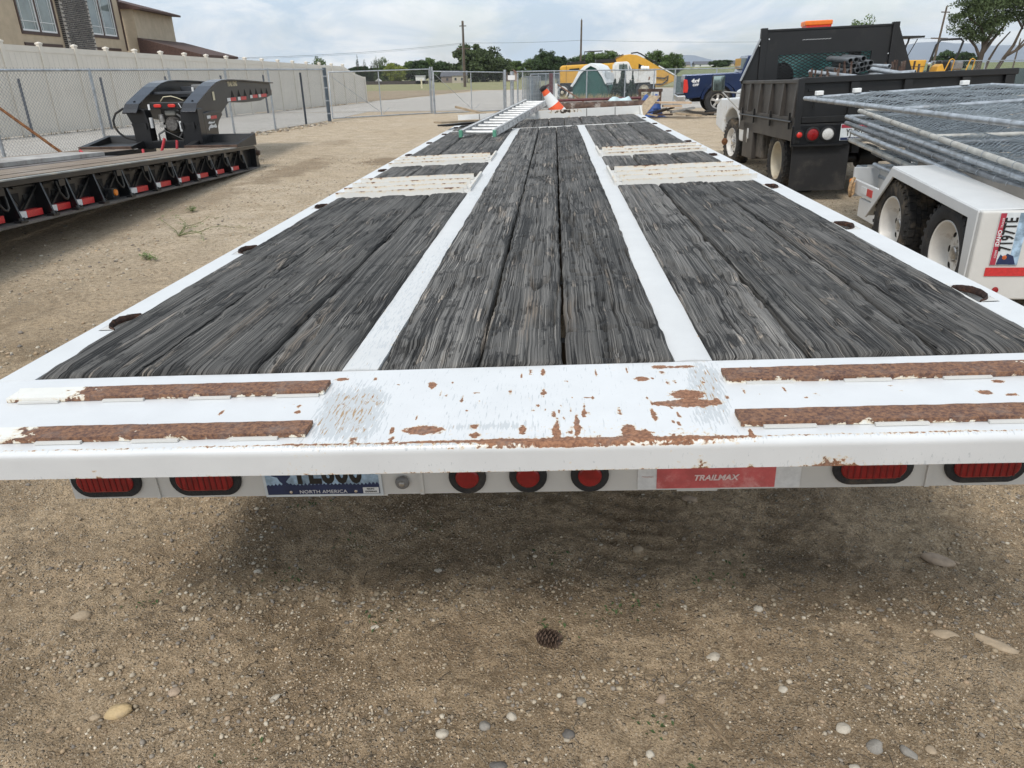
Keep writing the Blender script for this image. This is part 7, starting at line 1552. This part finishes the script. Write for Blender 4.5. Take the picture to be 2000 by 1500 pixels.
# the big tree on the right
def big_tree():
    t = thing('big_tree', 'large tree with bare leaning trunks and a wind blown green crown at the right edge', 'tree', (20.9, 40, 0))
    rr = np.random.RandomState(77); br = []
    tk = MB()
    def seg(pts, r0, r1):
        k = len(pts); tk.tube(pts, r0, 7, rs=[r0+(r1-r0)*i/(k-1) for i in range(k)]); br.append(pts)
    seg([(.0, 0, -.1), (.15, 0, 1.0), (.2, 0, 1.65), (.25, 0, 2.2), (.1, .1, 2.9), (-.3, .2, 3.6), (-.5, .2, 4.3)], .17, .04)
    seg([(.22, 0, 1.9), (.55, 0, 2.5), (.95, 0, 3.1), (1.3, .1, 3.9)], .10, .03); seg([(.2, 0, 1.7), (-.15, 0, 2.25), (-.6, .1, 2.7), (-1.0, .1, 3.1)], .08, .02); seg([(.25, 0, 2.2), (.4, -.2, 3.0), (.3, -.3, 4.0)], .09, .03)
    seg([(.45, 0, -.1), (.55, .1, 1.0), (.7, .1, 1.7), (1.0, .2, 2.3), (1.5, .3, 2.9)], .09, .03)
    seg([(1.3, 0, -.1), (1.0, 0, 1.0), (1.35, 0, 1.75), (1.65, 0, 2.3), (1.8, 0, 2.9), (2.0, 0, 3.6)], .13, .03); seg([(1.45, 0, 1.85), (1.9, 0, 2.1), (2.4, 0, 2.6), (2.9, 0, 3.1), (3.5, 0, 3.5)], .08, .02); seg([(1.8, 0, 2.1), (2.2, .1, 2.6), (2.4, .1, 3.1)], .05, .02)
    seg([(.3, 0, 2.5), (-.2, -.2, 3.1), (-.9, -.3, 3.5)], .06, .02); seg([(1.9, 0, 3.0), (1.4, 0, 3.6), (1.2, 0, 4.2)], .05, .02)
    part('trunk', tk, BARK, t, 60)
    cl = [(-.2, 3.9, .75), (-.9, 3.5, .55), (-1.15, 3.1, .42), (-.7, 2.95, .40), (-.35, 2.75, .35), (.1, 3.1, .5), (.5, 3.3, .5), (.2, 4.3, .7), (-.6, 4.4, .7), (-1.2, 4.0, .5), (.9, 3.6, .5), (.9, 4.3, .7), (1.5, 4.2, .6), (1.5, 3.7, .4), (1.9, 3.5, .35), (2.3, 3.9, .6), (2.9, 4.0, .6), (3.4, 3.9, .6), (2.6, 3.35, .30), (3.2, 3.45, .3), (.6, 2.9, .3), (-.1, 2.6, .25), (1.9, 4.6, .8), (.4, 5.0, .9), (-.7, 5.1, .8), (2.8, 4.8, .8), (1.6, 5.3, .9), (-1.35, 3.6, .35), (.2, 2.6, .2)]
    n = 42000; w_ = np.array([c[2]**2.2 for c in cl]); idx = rr.choice(len(cl), n, p=w_/w_.sum()); cc = np.array(cl)[idx]
    d = rr.normal(0, 1, (n, 3)); d /= np.linalg.norm(d, axis=1)[:, None]; rad = cc[:, 2]*rr.uniform(.1, 1.15, n)**.6*1.15
    P = np.stack([cc[:, 0]+d[:, 0]*rad, d[:, 1]*rad*1.4, cc[:, 1]+d[:, 2]*rad*.72], 1)
    keep = fbm(P[:, 0]*2.6+9, P[:, 2]*2.6, 3, 8) > .36; P = P[keep]; n = len(P); idx = idx[keep]
    s = rr.uniform(.028, .055, n); A = rr.normal(0, 1, (n, 3)); A[:, 0] += .6; A[:, 2] -= .4; A /= np.linalg.norm(A, axis=1)[:, None]; B = np.cross(A, rr.normal(0, 1, (n, 3))); B /= np.linalg.norm(B, axis=1)[:, None]
    V = np.stack([P-A*s[:, None]*1.3, P-B*s[:, None]*.6, P+A*s[:, None]*1.3, P+B*s[:, None]*.6], 1).reshape(-1, 3)
    tint = np.clip(rr.uniform(.2, .9, len(cl))[idx]+rr.normal(0, .2, n), 0, 1); col = np.repeat(np.column_stack([tint, tint, tint, np.ones(n)]), 4, 0)
    link('crown', npmesh('crown', V, np.arange(4*n).reshape(n, 4), LEAF['grey'], False, cattr=col), t)
big_tree()
# ================================================================== FAR HOUSES
def cottage(x, y, w_, d_, h, rh, wall, roof, label, gable_front=False, z0=None, wins=((.25, .5), (.7, .5))):
    g0 = float(gz(np.array([x]), np.array([y]))[0]) if z0 is None else z0
    t = thing('far_house', label, 'house', (x, y, g0))
    part('wall', MB().box(-w_/2, w_/2, 0, d_, 0, h), wall, t)
    e = .12
    if gable_front: part('gable', MB().prism([(-w_/2, h), (w_/2, h), (0, h+rh)], .0, d_, 'xz'), wall, t); part('roof', MB().prism([(-w_/2-e, h-.05), (-w_/2-e, h+.06), (0, h+rh+.12), (w_/2+e, h+.06), (w_/2+e, h-.05), (0, h+rh)], -e, d_+e, 'xz'), roof, t)
    else: part('roof', MB().prism([(-e, h), (d_/2, h+rh), (d_+e, h)], -w_/2-e, w_/2+e, 'yz'), roof, t)
    for u, v in wins: part('window', MB().box(-w_/2+w_*u-.14, -w_/2+w_*u+.14, -.03, .0, h*v-.14, h*v+.20), mat('dark_pane', (.05, .06, .07), .2), t)
    return t
RG = mat('grey_roof', (.11, .115, .13), .9, 0, .2, 2); RB = mat('dark_grey_roof', (.07, .07, .08), .9, 0, .2, 2); WP = mat('pinkish_wall', (.50, .38, .32), .8, 0, .1, 1); WG = mat('grey_brown_wall', (.22, .18, .16), .8, 0, .1, 1); WW = mat('white_wall', (.66, .66, .65), .7, 0, .06, 1); WC = mat('cream_wall', (.45, .40, .32), .8, 0, .1, 1)
cottage(-14.6, 112, 3.6, 3, .85, .75, WG, RG, 'grey roofed house left of the weathered pole'); cottage(-13.4, 109, 2.0, 2, .95, .45, WC, RG, 'front wing of the grey roofed house', False); cottage(-14.1, 115, 1.4, 2, 1.2, 1.15, WG, RB, 'pointed dark gable behind the grey roofed house', True)
cottage(-6.7, 118, 2.0, 3, 1.05, .85, WP, mat('red_roof', (.22, .10, .07), .9), 'pinkish gabled house right of the largest tree', True, None, ((.4, .95), (.6, .3))); cottage(-2.6, 122, 2.4, 2, .7, .75, WG, RB, 'low dark roofed house left of the excavator', True)
cottage(-18.1, 104, 1.2, 1, 1.05, .04, WW, WW, 'plain white shed at the right end of the tree row', False, -.05, ()); cottage(-24.3, 106, .55, .6, .35, .28, WW, WW, 'tiny white playhouse in front of the dark trees', True, .0, ())
for i, (x, w_, h, wl, lab) in enumerate(((30.0, 4, .45, WC, 'leftmost low cream house on the far side of the field'), (35.5, 5, .5, WW, 'white farm building on the far side of the field'), (41.0, 6, .6, WC, 'wide cream farmhouse on the far side of the field'), (47.0, 6, .5, WG, 'brown roofed barn on the far side of the field'))):
    cottage(x, 185, w_, 4, h, .7, wl, RG, lab)
cottage(16.0, 170, 12, 4, .7, .4, WG, RG, 'long low shed behind the trees right of the boom')
rockm = mat('pale_rubble', (.42, .38, .34), .9, 0, .4, 2)
o = part('dark_field_fence', MB().box(-34, -17, 104.0, 104.1, 0, .42), mat('dark_fence_boards', (.06, .05, .045), .9), None); tag(o, 'low dark board fence in front of the left tree row', 'fence')
# ================================================================== AIR
hz = part('haze', MB().box(-3900, 3900, -250, 3900, -25, 210), None, None); hz['kind'] = 'stuff'
hm = bpy.data.materials.new('haze'); hm.use_nodes = True; hn = hm.node_tree; hn.nodes.clear()
pv = hn.nodes.new('ShaderNodeVolumePrincipled'); pv.inputs['Density'].default_value = .00017; pv.inputs['Color'].default_value = (.93, .965, 1., 1); pv.inputs['Anisotropy'].default_value = .2
mo = hn.nodes.new('ShaderNodeOutputMaterial'); hn.links.new(pv.outputs[0], mo.inputs['Volume']); hz.data.materials.append(hm)
